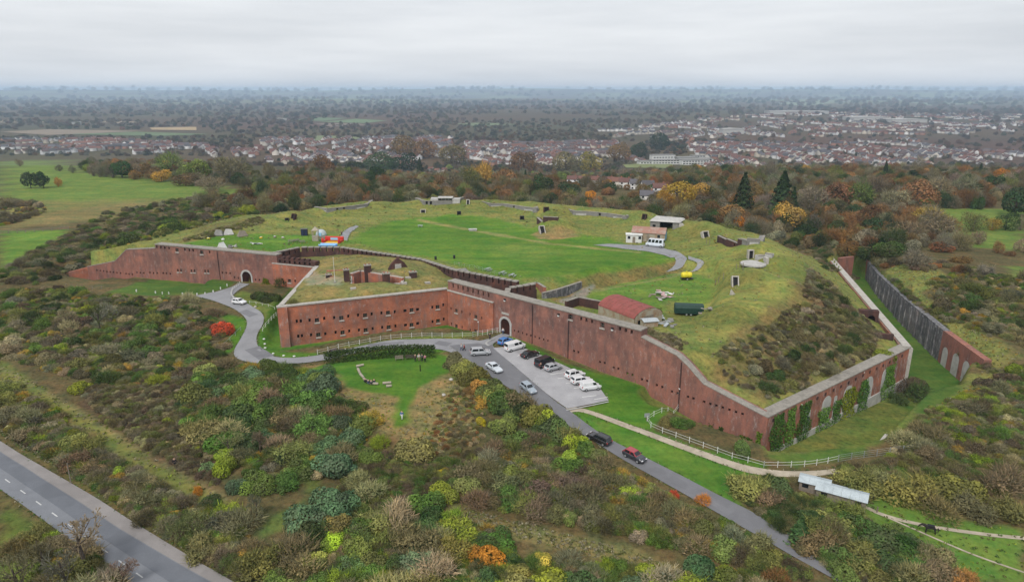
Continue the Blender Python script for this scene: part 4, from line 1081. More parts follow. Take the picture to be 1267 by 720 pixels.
# outer ditch wall: flint, then red brick with three blind arches
o_t = [(1220, 460.5), (1178, 431), (1142, 388), (1103.6, 356), (1086, 344)]
cs = CSC
root = None
tops = [-2.6, -2.4, -2.2, -2.0, -1.8]
for i in range(len(cs) - 1):
    # seen from the ditch: run from far to near has the ditch on its right hand
    A_, B_ = cs[i + 1], cs[i]
    L_ = np.linalg.norm(B_ - A_)
    mat = 'brick_curtain' if i == 0 else 'flint_wall'
    ar = [(L_ * .16, 2.6, -11, -7.2), (L_ * .5, 3.0, -11, -7.0), (L_ * .82, 3.0, -11, -7.0)] if i == 0 else []
    w_ = wall('counterscarp_wall' if root is None else 'wall_length', A_, B_, [(-.4, tops[i + 1]), (L_ + (3.5 if i == 0 else .0), tops[i])], -15, 1.6, [], mat, root, arches=ar)
    if root is None: root = w_
    if ar:
        d, n, rz = frame_of(A_, B_)
        for s, w, z0, zs in ar:
            qq = A_ + d * s + n * .03; r = w / 2
            vs = [(-r, 0, z0), (r, 0, z0)] + [(r * math.cos(math.pi * k / 12), 0, zs + r * math.sin(math.pi * k / 12)) for k in range(13)]
            MB().add(vs, [tuple(range(len(vs)))]).build('arch_infill', 'pale_render', root, (qq[0], qq[1], 0), rz)
    elif i < 3:
        d, n, rz = frame_of(A_, B_)
        for t in np.arange(2, L_ - 1, 4.2):
            qq = A_ + d * t
            MB().box(-.5, .5, -.25, .05, -14, float(np.interp(t, [0, L_], [tops[i + 1], tops[i]])) - .5).build('buttress', 'flint_wall', root, (qq[0], qq[1], 0), rz)
tag(root, 'grey flint ditch wall ending in red brick with three blind arches', 'wall')
fe = wall('cross_wall', P(1036, 345, -8) , P(1052, 343, -8), [(0, -.6), (6.5, -.6)], -14, 1, [], 'brick_curtain')
tag(fe, 'short red brick wall closing the far end of the ditch', 'wall')
fe2 = wall('return_wall', CSC[4] + (4.5, 16), CSC[4] + (.2, .2), [(0, -1.0), (17, -2.0)], -14, 1, [], 'brick_flank')
tag(fe2, 'tall pale red brick return at the far bend of the ditch', 'wall')
# ------------------------------------------------------------------ plants
PAL = dict(brown=(0.108, 0.096, 0.058), purple=(0.080, 0.064, 0.050), grey=(0.138, 0.127, 0.096), olive=(0.108, 0.118, 0.042), dgreen=(0.036, 0.060, 0.024), green=(0.062, 0.105, 0.030),
           bluegreen=(0.062, 0.105, 0.058), ygreen=(0.150, 0.190, 0.028), yellow=(0.36, 0.29, 0.03), orange=(0.33, 0.135, 0.022), rust=(0.165, 0.088, 0.042), red=(0.36, 0.06, 0.035),
           golden=(0.24, 0.165, 0.040), straw=(0.195, 0.175, 0.115), russet=(0.125, 0.076, 0.042), bare=(0.130, 0.117, 0.098), fir=(0.022, 0.042, 0.022))
PAL = {k: tuple(min(.5, 1.5 * x) for x in c) for k, c in PAL.items()}
WORD = dict(brown='brown', purple='purplish brown', grey='grey-brown twiggy', olive='olive', dgreen='dark green', green='green', bluegreen='blue-green', ygreen='bright yellow-green', yellow='golden yellow',
            orange='orange', rust='rust-brown', red='flame red', golden='golden brown', straw='straw-pale', russet='russet', bare='bare grey', fir='blackish evergreen')
def leaf_quads(pos, nrm, size, asp, r):
    """one quad for each leaf clump"""
    n = len(pos)
    a = r.normal(size=(n, 3)); a -= (a * nrm).sum(1)[:, None] * nrm; a /= np.linalg.norm(a, axis=1)[:, None] + 1e-9
    b = np.cross(nrm, a)
    s = size[:, None]; w = (size * asp)[:, None]
    bend = nrm * s * 0.25
    V_ = np.stack([pos - a * s - bend, pos - b * w, pos + a * s - bend, pos + b * w], 1).reshape(-1, 3)
    return V_, np.arange(4 * n).reshape(n, 4)
def unit(r, n):
    d = r.normal(size=(n, 3)); return d / np.linalg.norm(d, axis=1)[:, None]
def lumps_for(r, k, spread, flat, rad):
    c = unit(r, k) * (r.random((k, 1)) ** 0.5) * spread; c[:, 2] = np.abs(c[:, 2]) * flat
    q = rad * (0.65 + 0.6 * r.random(k)); c[:, 2] = np.maximum(c[:, 2], q * 0.55)
    return c, q
def crown_pts(r, n, c, q, depth=0.35, up=0.15):
    w = q ** 2; k = r.choice(len(c), size=n * 2, p=w / w.sum())
    d = unit(r, n * 2); d[:, 2] = d[:, 2] + up; d /= np.linalg.norm(d, axis=1)[:, None]
    p = c[k] + d * (q[k] * (1 - depth * r.random(n * 2) ** 2))[:, None]
    ins = np.zeros(n * 2, bool)
    for j in range(len(c)): ins |= (np.linalg.norm(p - c[j], axis=1) < q[j] * 0.78) & (k != j)
    ok = ~ins & (p[:, 2] > 0.02)
    p, d, k = p[ok][:n], d[ok][:n], k[ok][:n]
    return p, d, k
def twig_quads(a, b, w, r):
    d = b - a; L_ = np.linalg.norm(d, axis=1)[:, None] + 1e-9
    s = np.cross(d / L_, unit(r, len(a))); s /= np.linalg.norm(s, axis=1)[:, None] + 1e-9
    w = w[:, None]
    V_ = np.stack([a - s * w, a + s * w, b + s * w * .35, b - s * w * .35], 1).reshape(-1, 3)
    return V_, np.arange(4 * len(a)).reshape(-1, 4)
def make_crown(kind, seed):
    r = np.random.default_rng(seed)
    parts = []
    def leaves(n, c, q, size, asp=.6, depth=.35, up=.15, tilt=.7):
        p, d, k = crown_pts(r, n, c, q, depth, up)
        nr = d + tilt * unit(r, len(p)); nr /= np.linalg.norm(nr, axis=1)[:, None]
        V_, Q_ = leaf_quads(p, nr, size * (.6 + .8 * r.random(len(p))), asp, r)
        lr = r.random(len(c))
        lv = np.clip(.45 * r.random(len(p)) + .6 * lr[k] - .02, 0, 1)
        hr = np.clip(r.random(len(c)) * 1.5 - .7, 0, .8)
        parts.append((V_, Q_, lv, np.clip(hr[k] + .25 * (r.random(len(p)) < .15), 0, 1)))
    def twigs(nb, nt, c, q, w, wt):
        # limbs from the foot, then fine twigs towards the outline
        k = r.integers(0, len(c), nb); d = unit(r, nb); d[:, 2] = np.abs(d[:, 2]) * .8 + .15
        tip = c[k] + d * (q[k] * .75)[:, None]; a = np.stack([r.normal(0, .08, nb), r.normal(0, .08, nb), np.zeros(nb)], -1)
        mid = a * .4 + tip * .6 + unit(r, nb) * .07; mid[:, 2] = mid[:, 2] * .9
        for s_, e_ in ((a, mid), (mid, tip)):
            V_, Q_ = twig_quads(s_, e_, np.full(nb, w), r); parts.append((V_, Q_, r.random(nb) * .6))
        p, d, k = crown_pts(r, nt, c, q, .8, .2)
        e = p + (d * .6 + unit(r, len(p)) * .6 + (0, 0, .2)) * (.16 + .16 * r.random((len(p), 1)))
        V_, Q_ = twig_quads(p, e, wt * (.5 + r.random(len(p))), r); parts.append((V_, Q_, r.random(len(p))))
    def branching(levels, L0_, spread_, w0, kids=(2, 4), droop=0.0):
        segs = [(np.zeros(3), np.array([0, 0, 1.0]), L0_, w0, 0)]; A_, B_, W_ = [], [], []
        while segs:
            p0, d, L_, w, lv = segs.pop()
            e = p0 + d * L_; A_.append(p0); B_.append(e); W_.append(w)
            if lv >= levels: continue
            for _ in range(int(r.integers(*kids)) + (1 if lv == 0 else 0)):
                t = d + spread_ * r.normal(size=3) * (1.0 if lv else .8); t[2] += .12 - droop; t /= np.linalg.norm(t)
                segs.append((p0 + d * L_ * r.uniform(.6, 1.0), t, L_ * r.uniform(.62, .86), max(w * .64, .0075), lv + 1))
        A_, B_, W_ = np.array(A_), np.array(B_), np.array(W_)
        for _ in range(2):
            V_, Q_ = twig_quads(A_, B_, W_, r); parts.append((V_, Q_, .2 + .6 * r.random(len(A_))))
    if kind == 'wispy': branching(7, .42, .42, .036)
    elif kind == 'brush': branching(6, .16, .85, .020, (3, 5))
    if kind == 'bush':
        c, q = lumps_for(r, 11, .6, 1.0, .40); leaves(3000, c, q, .052)
    elif kind == 'mound':
        c, q = lumps_for(r, 18, .82, .6, .33); leaves(3400, c, q, .046)
    elif kind == 'loose':
        c, q = lumps_for(r, 11, .72, 1.0, .34); leaves(1700, c, q, .05, depth=.7); twigs(26, 700, c, q, .014, .009)
    elif kind == 'thorn':
        c, q = lumps_for(r, 9, .62, .95, .42); leaves(350, c, q, .055, depth=.8); twigs(44, 1700, c, q, .017, .012)
    elif kind == 'twiggy':
        c, q = lumps_for(r, 7, .55, 1.3, .46); twigs(60, 1900, c, q, .015, .010)
    elif kind == 'tree':
        c, q = lumps_for(r, 12, .58, 1.1, .42); c[:, 2] += .25; leaves(2000, c, q, .05, depth=.5)
    elif kind == 'thin_tree':
        c, q = lumps_for(r, 11, .6, 1.2, .40); c[:, 2] += .3; leaves(420, c, q, .055, depth=.8); twigs(40, 1300, c, q, .016, .012)
    elif kind == 'bare_tree':
        c, q = lumps_for(r, 10, .62, 1.25, .42); c[:, 2] += .35; twigs(50, 2000, c, q, .013, .008)
    elif kind == 'fir':
        n = 1400; t = r.random(n) ** .7; a = r.random(n) * 6.283; lay = .75 + .25 * np.sin(t * 40 + 2 * np.sin(a * 3)); rad = (1 - t) ** .8 * .62 * lay * (.7 + .3 * r.random(n)) * (.85 + .3 * np.sin(a * 2 + seed))
        p = np.stack([rad * np.cos(a), rad * np.sin(a), .12 + t * 1.75], -1); d = np.stack([np.cos(a), np.sin(a), .5 + 0 * a], -1) + .6 * unit(r, n); d /= np.linalg.norm(d, axis=1)[:, None]
        V_, Q_ = leaf_quads(p, d, .075 * (.6 + .8 * r.random(n)), .5, r); parts.append((V_, Q_, r.random(n)))
    elif kind == 'pine':
        c, q = lumps_for(r, 9, .5, 1.3, .40); c[:, 2] += .35; leaves(1500, c, q, .055, depth=.4)
    Vs, Qs, Ls, Hs = [], [], [], []; o = 0
    for pt_ in parts:
        V_, Q_, lv = pt_[:3]; lh = pt_[3] if len(pt_) > 3 else .5 * r.random(len(lv))
        Vs.append(V_); Qs.append(Q_ + o); Ls.append(np.repeat(lv, 4)); Hs.append(np.repeat(lh, 4)); o += len(V_)
    return np_mesh('foliage_' + kind, np.concatenate(Vs), np.concatenate(Qs), 'leaf', {'lv': ('FLOAT', 'POINT', np.concatenate(Ls)), 'lh': ('FLOAT', 'POINT', np.concatenate(Hs))})
CROWNS = {k: [make_crown(k, 100 * i + j) for j in range(n)] for i, (k, n) in enumerate(dict(bush=6, mound=5, loose=6, thorn=6, twiggy=5, tree=7, thin_tree=5, bare_tree=5, fir=3, pine=3, wispy=4, brush=4).items())}
SHAPE_OF = dict(brown=('loose', 'thorn'), purple=('thorn', 'loose'), grey=('brush', 'twiggy', 'thorn'), olive=('loose', 'bush'), dgreen=('bush', 'mound'), green=('bush', 'mound', 'loose'), bluegreen=('mound', 'bush'), ygreen=('bush', 'loose'),
                yellow=('bush',), orange=('bush',), rust=('loose', 'thorn'), red=('bush',), golden=('bush', 'loose'), straw=('brush', 'thorn'), fir=('fir',))
def in_poly_world(poly, n, r, dmin, taken=None, tries=40):
    x0, y0 = poly.min(0); x1, y1 = poly.max(0); out = [] if taken is None else taken; got = []
    for _ in range(n * tries):
        if len(got) >= n: break
        x, y = r.uniform(x0, x1), r.uniform(y0, y1)
        if poly_dist(np.array([x]), np.array([y]), poly)[0] < 0: continue
        if any((x - a) ** 2 + (y - b_) ** 2 < dmin * dmin for a, b_ in out): continue
        out.append((x, y)); got.append((x, y))
    return got
PLANTS = []    # (x, y, radius, colour, shape or None, zone phrase, height factor)
def depth_at(x, y): return px(x, y, float(H(x, y)))[2]
def put(u, v, rp, colour, zone_, shape=None, hf=1.0):
    rp *= 1.5; q = T(u, v + rp * .45); PLANTS.append((q.x, q.y, rp * depth_at(q.x, q.y) / F_PX, colour, shape, zone_, hf))
ZN = dict(A='in the scrub below the far lawn', B='in the thicket below the loop road', C='in the scrub between main road and grass path', D='in the thicket along the bottom edge',
          E='in the bramble bank above the lower road', F='in the row of shrubs beside the lower road', G='around the tin-roofed shed', H='on the scrubby slope right of the ditch', I='on the bank beyond the far ditch wall',
          J='on the rampart slope above the ivy flank', K='in the overgrown ditch left of the fort', L='below the main road', M='in the field corner at far left', N='at the foot of the fort walls')
for a in [(102, 474, 12, 'ygreen'), (91, 535, 10, 'ygreen'), (45, 425, 8, 'green'), (77, 427, 6, 'ygreen'), (168, 423, 10, 'green'), (122, 440, 8, 'ygreen'), (194, 468, 10, 'ygreen'), (167, 475, 5, 'rust'), (85, 443, 11, 'purple'), (60, 440, 11, 'grey'),
          (200, 482, 10, 'rust'), (230, 430, 10, 'green'), (275, 425, 9, 'straw'), (276, 401, 13, 'red', 'bush', 1.25), (265, 385, 9, 'purple'), (20, 400, 11, 'grey'), (12, 380, 8, 'green'), (105, 380, 8, 'ygreen'), (55, 377, 9, 'dgreen'), (128, 385, 14, 'grey', 'twiggy'), (195, 385, 11, 'dgreen'), (180, 400, 12, 'green'),
          (155, 375, 8, 'dgreen'), (230, 375, 12, 'dgreen'), (105, 362, 7, 'ygreen'), (62, 358, 8, 'ygreen'), (210, 395, 12, 'olive'), (245, 400, 12, 'brown'), (5, 415, 8, 'ygreen')]:
    put(*a[:4], 'A', *(a[4:] or ()))
for a in [(235, 500, 11, 'golden'), (208, 519, 6, 'ygreen'), (232, 520, 9, 'green'), (245, 550, 12, 'ygreen'), (283, 556, 13, 'ygreen'), (290, 465, 14, 'dgreen'), (255, 455, 13, 'olive'), (300, 485, 17, 'olive', 'thorn'), (338, 500, 18, 'dgreen'), (370, 478, 18, 'green'), (355, 525, 13, 'purple', 'twiggy'),
          (290, 530, 15, 'straw', 'twiggy'), (345, 548, 14, 'straw', 'twiggy'), (372, 515, 15, 'straw', 'twiggy'), (278, 572, 15, 'ygreen', 'bush'), (260, 574, 13, 'bluegreen'), (292, 597, 13, 'bluegreen'), (318, 587, 20, 'green'), (340, 567, 11, 'purple'), (400, 475, 20, 'bluegreen'), (390, 500, 18, 'green'),
          (425, 520, 16, 'bluegreen'), (405, 545, 16, 'bluegreen'), (385, 628, 30, 'bluegreen', 'mound'), (420, 612, 26, 'bluegreen', 'mound'), (460, 513, 13, 'golden'), (470, 545, 11, 'ygreen'), (515, 545, 23, 'olive', 'bush'), (425, 556, 17, 'brown', 'thorn'), (455, 562, 14, 'green'), (440, 590, 16, 'straw'), (345, 470, 14, 'brown'), (310, 455, 11, 'golden', 'loose'),
          (375, 570, 18, 'green'), (330, 520, 16, 'dgreen'), (355, 590, 16, 'green'), (300, 560, 12, 'brown')]:
    put(*a[:4], 'B', *(a[4:] or ()))
for a in [(30, 512, 9, 'ygreen'), (65, 505, 7, 'ygreen'), (75, 530, 10, 'olive'), (20, 490, 12, 'grey'), (50, 500, 10, 'grey'), (218, 625, 12, 'ygreen'), (206, 613, 10, 'brown'), (246, 607, 6, 'orange'), (248, 638, 10, 'golden'), (260, 615, 12, 'dgreen'), (285, 627, 14, 'ygreen'), (257, 660, 13, 'green'), (300, 642, 20, 'brown', 'thorn'),
          (145, 582, 9, 'ygreen'), (126, 586, 6, 'ygreen'), (120, 560, 11, 'grey'), (140, 600, 11, 'olive'), (195, 600, 8, 'yellow', 'loose'), (180, 640, 12, 'brown'), (85, 555, 11, 'olive'), (320, 690, 24, 'olive', 'loose'), (280, 660, 13, 'olive')]:
    put(*a[:4], 'C', *(a[4:] or ()))
for a in [(455, 602, 16, 'straw', 'thorn'), (470, 632, 24, 'olive', 'loose'), (530, 612, 20, 'green', 'bush'), (550, 603, 15, 'ygreen', 'bush'), (560, 634, 13, 'ygreen'), (410, 665, 15, 'ygreen'), (440, 672, 20, 'olive'), (500, 660, 18, 'brown'), (565, 668, 22, 'olive'), (600, 683, 20, 'orange', 'bush'), (490, 692, 14, 'dgreen'), (535, 702, 22, 'straw', 'thorn'),
          (420, 710, 16, 'ygreen'), (670, 690, 13, 'golden'), (700, 690, 16, 'grey', 'twiggy'), (800, 702, 15, 'ygreen', 'bush'), (760, 695, 14, 'green'), (850, 712, 14, 'olive'), (640, 705, 15, 'olive'), (735, 705, 14, 'brown'), (370, 700, 20, 'brown'), (460, 705, 16, 'green'), (390, 690, 16, 'olive'), (960, 712, 14, 'rust'), (900, 708, 15, 'olive')]:
    put(*a[:4], 'D', *(a[4:] or ()))
for a in [(590, 618, 15, 'purple', 'thorn'), (545, 580, 8, 'yellow', 'loose'), (640, 540, 16, 'green', 'bush'), (620, 520, 15, 'olive', 'bush'), (705, 563, 14, 'ygreen'), (735, 572, 10, 'dgreen'), (620, 590, 18, 'brown'), (660, 600, 18, 'purple'), (780, 603, 13, 'ygreen'), (870, 615, 8, 'orange'), (835, 610, 5, 'red'), (690, 590, 15, 'brown'), (730, 610, 17, 'purple'),
          (800, 630, 17, 'brown'), (850, 640, 17, 'brown'), (905, 660, 16, 'grey'), (770, 630, 15, 'olive'), (680, 540, 14, 'green'), (650, 565, 15, 'olive'), (595, 520, 7, 'yellow', 'bush', 1.7), (583, 480, 8, 'rust'), (600, 490, 13, 'golden'), (625, 500, 13, 'dgreen', 'bush'), (640, 510, 13, 'olive'), (660, 530, 13, 'dgreen')]:
    put(*a[:4], 'E', *(a[4:] or ()))
for a in [(600, 478, 12, 'olive', 'bush'), (640, 497, 13, 'brown', 'loose'), (618, 492, 13, 'green', 'bush'), (660, 510, 14, 'olive', 'bush'), (680, 523, 13, 'dgreen', 'bush'), (700, 537, 13, 'olive', 'loose'), (720, 552, 11, 'green', 'bush'), (738, 562, 10, 'olive', 'bush'), (560, 445, 11, 'brown', 'bush'), (573, 452, 11, 'olive', 'bush'), (585, 462, 12, 'olive', 'bush'), (598, 470, 12, 'dgreen', 'bush'), (612, 482, 12, 'olive', 'bush'), (630, 490, 13, 'green', 'bush'), (650, 503, 13, 'dgreen', 'bush'), (668, 515, 13, 'ygreen', 'bush'), (690, 530, 13, 'green', 'bush'), (708, 542, 12, 'ygreen', 'bush'), (590, 476, 10, 'golden', 'bush')]:
    put(a[0] + 3, a[1] + 1, a[2] * 1.3, a[3], 'F', a[4], 1.25)
for a in [(928, 592, 25, 'olive', 'loose'), (965, 600, 18, 'dgreen', 'bush'), (950, 610, 18, 'brown'), (988, 660, 20, 'dgreen', 'fir', .8), (1060, 588, 24, 'olive', 'loose'), (1092, 585, 20, 'brown', 'loose'), (1125, 600, 26, 'olive', 'loose'), (1180, 590, 26, 'olive'), (1210, 565, 11, 'ygreen'), (1235, 585, 22, 'brown'), (1080, 660, 26, 'dgreen', 'bush'), (1055, 640, 20, 'dgreen'),
          (1140, 690, 18, 'green'), (1030, 655, 18, 'brown'), (1190, 710, 14, 'rust'), (1040, 702, 17, 'green'), (1100, 690, 22, 'dgreen'), (1120, 660, 14, 'dgreen'), (1170, 700, 14, 'olive'), (1090, 712, 18, 'olive'), (1200, 620, 22, 'brown'), (1250, 625, 22, 'olive'), (1160, 620, 20, 'brown'), (1020, 620, 12, 'olive')]:
    put(*a[:4], 'G', *(a[4:] or ()))
for a in [(845, 518, 12, 'green', 'bush', 1.3), (822, 518, 9, 'olive'), (920, 552, 12, 'green', 'bush'), (350, 345, 10, 'green', 'loose', 1.2), (335, 365, 10, 'dgreen'), (362, 372, 5, 'olive'), (320, 362, 10, 'dgreen', 'mound'), (1122, 478, 15, 'purple', 'thorn', 1.2), (1140, 484, 15, 'dgreen', 'thorn', 1.1), (1132, 470, 12, 'brown', 'twiggy', 1.2), (1112, 490, 10, 'dgreen', 'loose'), (1095, 435, 11, 'ygreen', 'loose'), (1080, 440, 8, 'olive')]:
    put(*a[:4], 'N', *(a[4:] or ()))
MIXES = {   # polygon in the photograph, how many, radius range in metres, spacing, colours
    'A': ([(0, 362), (70, 358), (130, 366), (180, 370), (235, 374), (268, 400), (282, 420), (272, 445), (290, 455), (240, 470), (150, 480), (60, 458), (0, 440)], 110, (1.2, 2.3), 2.4, 'brown olive grey grey purple olive green dgreen straw green'),
    'B': ([(296, 456), (360, 458), (385, 462), (420, 490), (450, 520), (455, 560), (420, 590), (350, 590), (300, 590), (250, 560), (215, 520), (235, 475)], 45, (1.6, 3.0), 2.8, 'dgreen green bluegreen green olive brown bluegreen green'),
    'C': ([(0, 476), (60, 510), (140, 570), (200, 608), (250, 625), (300, 660), (330, 700), (310, 720), (240, 680), (150, 625), (70, 568), (0, 526)], 50, (1.2, 2.2), 2.3, 'brown grey purple olive grey brown green straw'),
    'D': ([(345, 690), (400, 655), (470, 650), (540, 640), (600, 655), (640, 690), (760, 705), (900, 708), (960, 720), (960, 745), (330, 745)], 50, (1.4, 2.6), 2.5, 'brown olive green green straw olive bluegreen dgreen ygreen'),
    'E': ([(565, 590), (610, 560), (640, 540), (700, 545), (740, 575), (800, 602), (880, 645), (945, 678), (960, 705), (890, 690), (790, 665), (700, 645), (600, 625)], 70, (1.1, 2.2), 2.1, 'purple brown olive brown olive grey green brown'),
    'G': ([(1000, 640), (1070, 640), (1110, 670), (1180, 710), (1170, 730), (1060, 730), (1010, 690)], 16, (1.6, 2.6), 2.4, 'dgreen green olive brown'),
    'H': ([(1100, 565), (1135, 535), (1165, 508), (1215, 480), (1267, 455), (1400, 440), (1420, 590), (1180, 572)], 80, (1.1, 2.3), 2.2, 'grey brown green ygreen brown olive straw purple'),
    'I': ([(1150, 350), (1200, 332), (1255, 345), (1400, 350), (1400, 430), (1267, 430), (1215, 415), (1160, 390)], 70, (1.4, 2.6), 2.6, 'brown grey brown olive dgreen'),
    'J': ([(1000, 333), (1032, 355), (1090, 415), (1075, 440), (1010, 470), (955, 492), (930, 470), (925, 430), (985, 400), (998, 365)], 95, (.6, 1.7), 1.7, 'brown purple grey brown olive dgreen'),
    'K': ([(72, 342), (110, 302), (165, 280), (240, 264), (330, 247), (410, 246), (330, 262), (245, 282), (190, 297), (150, 312), (112, 328)], 85, (2.0, 3.8), 3.2, 'dgreen dgreen green olive dgreen brown ygreen grey'),
    'L': ([(20, 660), (70, 670), (130, 700), (150, 720), (150, 745), (20, 745)], 12, (1.4, 2.4), 2.2, 'grey brown olive straw'),
    'M': ([(0, 246), (50, 250), (60, 262), (20, 276), (0, 280)], 16, (2, 3.2), 4, 'purple brown grey'),
}
for z, (pl, n, rr, dm, cols) in MIXES.items():
    taken = [(p[0], p[1]) for p in PLANTS]
    pw = TP(pl); cols = cols.split()
    for x, y in in_poly_world(pw, n, rng, dm, taken):
        PLANTS.append((x, y, 1.5 * rng.uniform(*rr), cols[rng.integers(len(cols))], None, z, 1.0))
    if z == 'A':
        for x, y in in_poly_world(TP([(60, 300), (95, 288), (130, 300), (100, 330), (70, 340), (0, 350), (0, 338)]), 26, rng, 3, taken): PLANTS.append((x, y, rng.uniform(1.4, 2.6), ('brown', 'grey', 'dgreen', 'olive')[rng.integers(4)], None, 'K', 1.0))
# a hedge line on the bank right of the ditch
for i, t in enumerate(np.linspace(0, 1, 16)):
    u, v = 1085 + t * 110, 325 + 10 * t + 4 * math.sin(i); q = T(u, v)
    PLANTS.append((q.x, q.y, rng.uniform(2, 3), ('brown', 'grey', 'rust', 'purple')[i % 4], None, 'I', .9))
def show(p): return p[2] * F_PX / depth_at(p[0], p[1])
PLANTS.sort(key=show, reverse=True)
IND, REST = PLANTS[:298], PLANTS[298:]
def ordinal(n): return '%d%s' % (n, 'th' if 10 <= n % 100 <= 20 else {1: 'st', 2: 'nd', 3: 'rd'}.get(n % 10, 'th'))
from collections import defaultdict
ranks = defaultdict(list)
for i, p in enumerate(IND): ranks[(p[5], p[3])].append((px(p[0], p[1], 0)[0], i))
rank = {}
for k, l in ranks.items():
    for j, (_, i) in enumerate(sorted(l)): rank[i] = (j + 1, len(l))
for i, (x, y, r_, colr, shp, zn, hf) in enumerate(IND):
    shp = shp or SHAPE_OF[colr][int(rng.integers(len(SHAPE_OF[colr])))]
    o = obj('bush', CROWNS[shp][int(rng.integers(len(CROWNS[shp])))], None, (x, y, float(H(x, y)) - .1 * r_), float(rng.uniform(0, 6.28)))
    k = rng.uniform(.9, 1.1); o.scale = (r_ * k, r_ / k, r_ * hf * rng.uniform(.8, 1.0))
    c = PAL[colr]; j = rng.uniform(.9, 1.2, 3) * 1.18; o.color = (c[0] * j[0], c[1] * j[1], c[2] * j[2], 1)
    a, n = rank[i]
    word = WORD[colr] + (' fir' if shp == 'fir' else ' bush')
    tag(o, ('only %s %s' % (word, ZN[zn])) if n == 1 else ('%s %s, %s from the left %s' % (word, '', ordinal(a), ZN[zn])).replace(' ,', ','), 'bush', 'bushes ' + ZN[zn])
# what is too small and too many to count: low brush, brambles, heather between the bushes
def leaf_mass(name, pts, rad, cols, n_each, size, label, cat, flat=.6, seed=1, spread=.9):
    """pts (k,3), rad (k,), cols (k,3): clumps of leaves joined in one mesh"""
    r = np.random.default_rng(seed); k = len(pts)
    d = unit(r, k * n_each).reshape(k, n_each, 3); d[..., 2] = np.abs(d[..., 2]) * flat
    p = pts[:, None] + d * rad[:, None, None] * (spread * r.random((k, n_each, 1)) ** .4)
    nr = d + .8 * unit(r, k * n_each).reshape(k, n_each, 3); nr /= np.linalg.norm(nr, axis=2)[..., None]
    sz = (size * rad)[:, None] * (.6 + .8 * r.random((k, n_each)))
    V_, Q_ = leaf_quads(p.reshape(-1, 3), nr.reshape(-1, 3), sz.ravel(), .6, r)
    c = cols[:, None] * (.55 + .9 * r.random((k, n_each, 1)))
    c4 = np.concatenate([c.reshape(-1, 3), np.ones((k * n_each, 1))], 1)
    me = np_mesh(name, V_, Q_, 'leaf_mass', {'lcol': ('FLOAT_COLOR', 'POINT', np.repeat(c4, 4, 0))})
    o = obj(name, me); tag(o, label, cat, kind='stuff'); return o
def scatter(poly, n, r, world=False):
    pw = np.asarray(poly, float) if world else TP(poly)
    x0, y0 = pw.min(0); x1, y1 = pw.max(0); out = np.zeros((0, 2))
    while len(out) < n:
        q = np.stack([r.uniform(x0, x1, n * 3), r.uniform(y0, y1, n * 3)], -1); out = np.concatenate([out, q[poly_dist(q[:, 0], q[:, 1], pw) > 0]])
    return out[:n]
def on_ground(q): return np.concatenate([q, H(q[:, 0], q[:, 1])[:, None]], 1)
# masses too many to count are scattered copies of the same shrub shapes: one object each
WILD = {}
def wild(name, pts, rad, cols, kinds, label, cat, flat=(.7, 1.0), seed=1, sink=.1):
    r = np.random.default_rng(seed); k = len(pts)
    coll = bpy.data.collections.new(name + '_shapes'); n = 0
    for kd in kinds:
        for me in CROWNS[kd]:
            if me.name not in WILD:
                m2 = me.copy(); m2.materials.clear(); m2.materials.append(MATS['leaf_wild']); WILD[me.name] = m2
            m2 = WILD[me.name]
            coll.objects.link(bpy.data.objects.new('%s_shape_%03d' % (name, n), m2)); n += 1
    me = bpy.data.meshes.new(name); me.vertices.add(k)
    P_ = np.array(pts, float); P_[:, 2] -= sink * rad
    me.vertices.foreach_set('co', P_.astype(np.float32).ravel())
    def at(nm, ty, data, key): a = me.attributes.new(nm, ty, 'POINT'); a.data.foreach_set(key, np.ascontiguousarray(data).ravel())
    at('idx', 'INT', r.integers(0, n, k).astype(np.int32), 'value')
    at('rot', 'FLOAT_VECTOR', np.stack([r.normal(0, .08, k), r.normal(0, .08, k), r.uniform(0, 6.28, k)], -1).astype(np.float32), 'vector')
    w = r.uniform(.85, 1.2, k); at('scl', 'FLOAT_VECTOR', np.stack([rad * w, rad / w, rad * r.uniform(*flat, k)], -1).astype(np.float32), 'vector')
    c = cols * r.uniform(.75, 1.25, (k, 1)) * r.uniform(.9, 1.1, (k, 3)); at('icol', 'FLOAT_COLOR', np.concatenate([c, np.ones((k, 1))], 1).astype(np.float32), 'color')
    o = obj(name, me)
    g = bpy.data.node_groups.new(name + '_scatter', 'GeometryNodeTree')
    g.interface.new_socket('Geometry', in_out='INPUT', socket_type='NodeSocketGeometry'); g.interface.new_socket('Geometry', in_out='OUTPUT', socket_type='NodeSocketGeometry')
    N, Lk = g.nodes, g.links
    gi, go = N.new('NodeGroupInput'), N.new('NodeGroupOutput'); ci = N.new('GeometryNodeCollectionInfo'); ci.inputs['Collection'].default_value = coll; ci.inputs['Separate Children'].default_value = True; ci.inputs['Reset Children'].default_value = True
    ip = N.new('GeometryNodeInstanceOnPoints'); ip.inputs['Pick Instance'].default_value = True
    def na(nm, ty): q = N.new('GeometryNodeInputNamedAttribute'); q.data_type = ty; q.inputs['Name'].default_value = nm; return [o_ for o_ in q.outputs if o_.enabled and o_.name == 'Attribute'][0]
    e = N.new('FunctionNodeEulerToRotation')
    Lk.new(gi.outputs[0], ip.inputs['Points']); Lk.new(ci.outputs[0], ip.inputs['Instance']); Lk.new(na('idx', 'INT'), ip.inputs['Instance Index']); Lk.new(na('rot', 'FLOAT_VECTOR'), e.inputs[0]); Lk.new(e.outputs[0], ip.inputs['Rotation']); Lk.new(na('scl', 'FLOAT_VECTOR'), ip.inputs['Scale']); Lk.new(ip.outputs[0], go.inputs[0])
    m = o.modifiers.new('scatter', 'NODES'); m.node_group = g
    return tag(o, label, cat, kind='stuff')
UPts, URad, UCol = [], [], []
